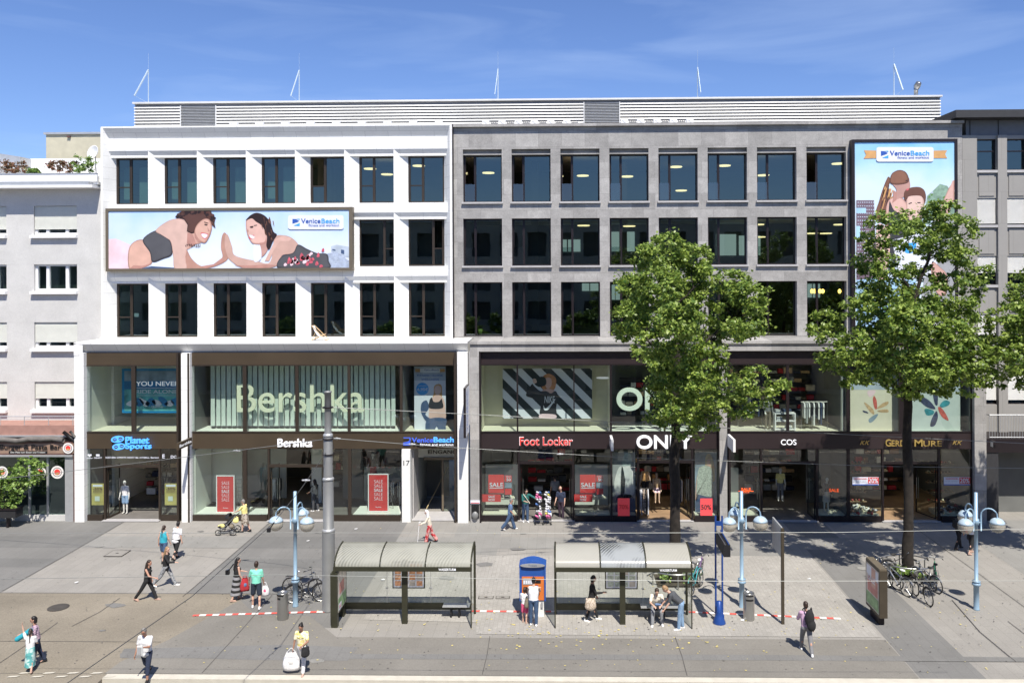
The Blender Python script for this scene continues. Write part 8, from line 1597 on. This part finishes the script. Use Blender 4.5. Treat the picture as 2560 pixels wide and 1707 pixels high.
tree('tall lime tree rising behind the second bus shelter', T1, [(1688, 1300, .22), (1687, 1130, .20), (1690, 1040, .17), (1693, 900, .13), (1690, 760, .08), (1672, 620, .03)], [(4, 1600, 960, -.3, .08), (4, 1780, 960, .2, .09), (4, 1840, 1000, .3, .07), (5, 1590, 830, .3, .07), (5, 1800, 820, -.2, .09), (5, 1880, 770, .2, .07), (6, 1620, 700, .3, .05), (6, 1750, 700, -.2, .05), (4, 1900, 970, .1, .05)], b1, T1[1], 820, 1, size=.128)
T2 = G(2270, 1438)
b2 = [(2365, 530, 34, 0), (2330, 550, 40, .3), (2400, 570, 40, -.2), (2260, 560, 36, .1), (2210, 560, 34, -.3), (2200, 610, 36, .2), (2165, 590, 24, 0), (2290, 600, 42, -.5), (2350, 610, 46, .5), (2410, 640, 38, -.2), (2180, 660, 40, .2), (2225, 670, 38, -.4), (2300, 680, 34, .4), (2375, 700, 34, -.1), (2180, 720, 40, .1), (2240, 735, 46, .5), (2300, 750, 44, -.6), (2440, 690, 38, .1), (2425, 730, 30, .3),
      (2150, 770, 38, -.2), (2210, 790, 52, .5), (2275, 800, 56, -.8), (2340, 790, 50, .6), (2400, 780, 44, -.3), (2060, 800, 32, .2), (2050, 830, 26, -.1), (2095, 840, 36, .2), (2130, 860, 42, -.4), (2190, 850, 50, .6), (2250, 870, 54, -.6), (2320, 850, 56, .6), (2390, 840, 52, -.5), (2440, 820, 40, .3), (2085, 900, 30, 0), (2130, 920, 38, .3), (2190, 930, 44, -.4), (2250, 945, 44, .4), (2310, 920, 54, -.7), (2370, 910, 56, .5), (2430, 900, 50, -.4), (2480, 870, 40, .3), (2170, 880, 30, .8), (2350, 960, 38, .2), (2400, 960, 36, -.3), (2460, 940, 34, .2), (2490, 800, 26, .1), (2110, 950, 20, .2), (2060, 900, 24, .3), (2290, 975, 26, .2)]
tree('wide lime tree growing among the parked bicycles at the right', T2, [(2272, 1300, .20), (2270, 1120, .18), (2268, 980, .16), (2272, 860, .12), (2290, 740, .08), (2350, 560, .03)], [(4, 2380, 930, -.2, .09), (4, 2160, 920, .3, .09), (5, 2440, 830, .2, .08), (5, 2080, 830, -.2, .07), (6, 2210, 640, .2, .06), (6, 2410, 660, -.1, .06), (4, 2310, 965, -.4, .06), (5, 2200, 780, .3, .07)], b2, T2[1], 760, 2, size=.128)
T3 = (24.9, T2[1]+.3)
b3 = [(2545, 760, 34, 0), (2580, 740, 60, .4), (2530, 800, 44, -.3), (2570, 830, 60, .5), (2520, 860, 40, .3), (2560, 900, 54, -.5), (2500, 910, 36, .2), (2540, 945, 40, .3), (2640, 700, 80, .2), (2650, 800, 90, -.3), (2640, 900, 90, .4), (2600, 940, 46, .2), (2740, 760, 90, .2), (2740, 880, 90, .2), (2700, 640, 70, 0)]
tree('lime tree at the right edge with only its left branches in view', T3, [(2720, 1150, .2), (2720, 980, .16), (2710, 820, .12), (2690, 680, .05)], [(3, 2570, 920, .2, .08), (4, 2560, 800, -.2, .08), (4, 2800, 820, .2, .08)], b3, T3[1], 600, 3, size=.13)
# shrub at the left edge
x, y = G(20, 1303); yb_ = y-1.0
o = E('potted_shrub', (P(10, 1290, yb_)[0], yb_, 0), 'leafy pale green shrub in a dark planter at the left photo edge', 'shrub')
bl = [(20, 1185, 22, 0), (60, 1165, 22, .1), (92, 1165, 18, 0), (75, 1190, 22, -.1), (35, 1205, 26, .1), (100, 1195, 16, 0), (55, 1215, 22, 0), (10, 1225, 26, -.1), (40, 1240, 18, .1), (-20, 1200, 30, 0), (80, 1152, 8, 0), (30, 1262, 12, 0), (-40, 1240, 40, .1)]
blobs = [((P(a, b_, yb_+d)[0], yb_+d, P(a, b_, yb_+d)[1]), (r*yb_/F,)*3) for a, b_, r, d in bl]
leaves('foliage', blobs, 430, .12, 'leaf_pale', o, 9, .3); q = MB(); bx_, bz_ = P(5, 1290, yb_)
for k in range(5): q.tube([(bx_, yb_, .5), (bx_+.1*(k-2), yb_, 1.0), (P(20+k*18, 1200, yb_)[0]-.3, yb_, P(40, 1200, yb_)[1])], .02, 5, 'bark')
q.build('stem', None, o); q = MB(); xr_ = P(48, 1280, yb_)[0]; zc = P(40, 1268, yb_)[1]; q.box(xr_-2.6, xr_, yb_-.3, yb_+.3, zc-.45, zc, 'c_black'); q.box(xr_-2.65, xr_+.04, yb_-.34, yb_+.34, zc-.06, zc+.02, 'dark_frame'); q.box(xr_-.6, xr_-.5, yb_-.1, yb_+.1, 0, zc-.45, 'dark_frame'); q.box(xr_-2.5, xr_-2.4, yb_-.1, yb_+.1, 0, zc-.45, 'dark_frame'); q.build('planter', None, o)
# terrace plants on the left roof
zr_ = P(100, 437, D2-.3)[1]
for i, (px0, px1, hh, mt, lb) in enumerate(((0, 66, 34, 'leaf_red', 'reddish shrubs in the leftmost box of the roof terrace'), (122, 190, 36, 'leaf_red', 'reddish brown shrubs in the middle box of the roof terrace'), (188, 240, 46, 'leaf_pale', 'bright green spiky plant beside the satellite dish'), (78, 92, 14, 'leaf_pale', 'small yellow green plant between the terrace shrubs'))):
    Y_ = D2+.1; bl = [((P(px0+(px1-px0)*t, 437, Y_)[0], Y_+random.uniform(-.1, .1), zr_+hh*.011+.05), (.30 if px1-px0 > 20 else .15, .25, hh*.0105)) for t in (.1, .3, .5, .7, .9)]
    o = E('terrace_plant', (bl[2][0][0], Y_, zr_-.2), lb, 'plant'); leaves('foliage', bl, 420, .10, mt, o, 30+i, .22)
    q = MB(); q.box(bl[0][0][0]-.2, bl[-1][0][0]+.2, Y_-.2, Y_+.2, zr_-.35, zr_-.03, 'concrete_pale'); q.build('planter', None, o)
# low green undergrowth at the foot of the first tree
for i, (T_, dx, lb) in enumerate(((T1, .55, 'green sucker shoots at the foot of the first tree'), (T2, .15, 'green sucker shoots at the foot of the second tree'))):
    o = E('tree_shoots', (T_[0]+dx, T_[1]-.3, 0), lb, 'shoots'); leaves('foliage', [((T_[0]+dx, T_[1]-.3, .3), (.4, .3, .35)), ((T_[0]-.5, T_[1]-.2, .25), (.25, .25, .25))], 500, .11, 'leaf_pale', o, 50+i, .25)
    s_ = MB(); [s_.tube([(T_[0]+dx+.1*k, T_[1]-.3, 0), (T_[0]+dx+.15*k, T_[1]-.3, .4)], .01, 4, 'bark') for k in (-1, 0, 1)]; s_.build('stem', None, o)
    q = MB(); tx, ty = T_; q.box(tx-.85, tx+.85, ty-.75, ty+.75, .020, .028, 'tree_pit' if 'tree_pit' in MATS else M('tree_pit', (.06, .05, .035), .95, 0, .3, 5)); tag(q.build('tree_pit'), kind='structure')
# the house row across the road, where the photographer stands (seen in the panes)
M('render_pale', (.50, .48, .44), .9, 0, .1, .5); OB = E('apartment_building', (0, -3, 0), 'long pale house row across the road behind the viewpoint, seen only in reflections', 'building')
q = MB(); 
for z0, z1 in ((0, .4), (3.4, 4.6), (6.4, 7.6), (9.6, 10.8), (13.6, 14.6), (17.2, 18.4)): q.box(-70, 70, -2.3, -1.9, z0, z1, 'render_pale')
for z0, z1 in ((.4, 3.4), (4.6, 6.4), (7.6, 9.6), (10.8, 13.6), (14.6, 17.2)):
    x_ = -70
    while x_ < 70:
        if not (abs(x_+.5) < 1.6 and z0 == 10.8): q.box(x_, x_+1.1, -2.297, -1.9, z0, z1, 'render_pale')
        x_ += 3.1
q.box(-70, 70, -14, -2.8, 0, 18.2, 'room_dark'); q.box(-70, 70, -14, -1.5, 18.4, 18.7, 'grey_metal')
q.build('wall', None, OB)

# trees on the far pavement behind the viewpoint: they show only as green in the dark panes
for k, xx in enumerate((-27, -17, -8, 3, 12, 21, 31)):
    rk = random.Random(60+k); o = E('street_tree', (xx, 5.5, 0), f'{["leftmost", "second", "third", "middle", "fifth", "sixth", "rightmost"][k]} round tree of the row across the road, seen only reflected in panes', 'tree', 'trees across the road')
    leaves('crown', [((xx+rk.uniform(-1.8, 1.8), 5.5+rk.uniform(-1, 1), rk.uniform(4.6, 7.6)), (rk.uniform(1.0, 1.7),)*3) for j in range(8)], 95, .30, 'leaf', o, 70+k, .5)
    q = MB(); q.tube([(xx, 5.5, -.24), (xx+.05, 5.5, 3), (xx, 5.5, 6.5)], [.2, .16, .06], 8, 'bark'); q.build('trunk', None, o)
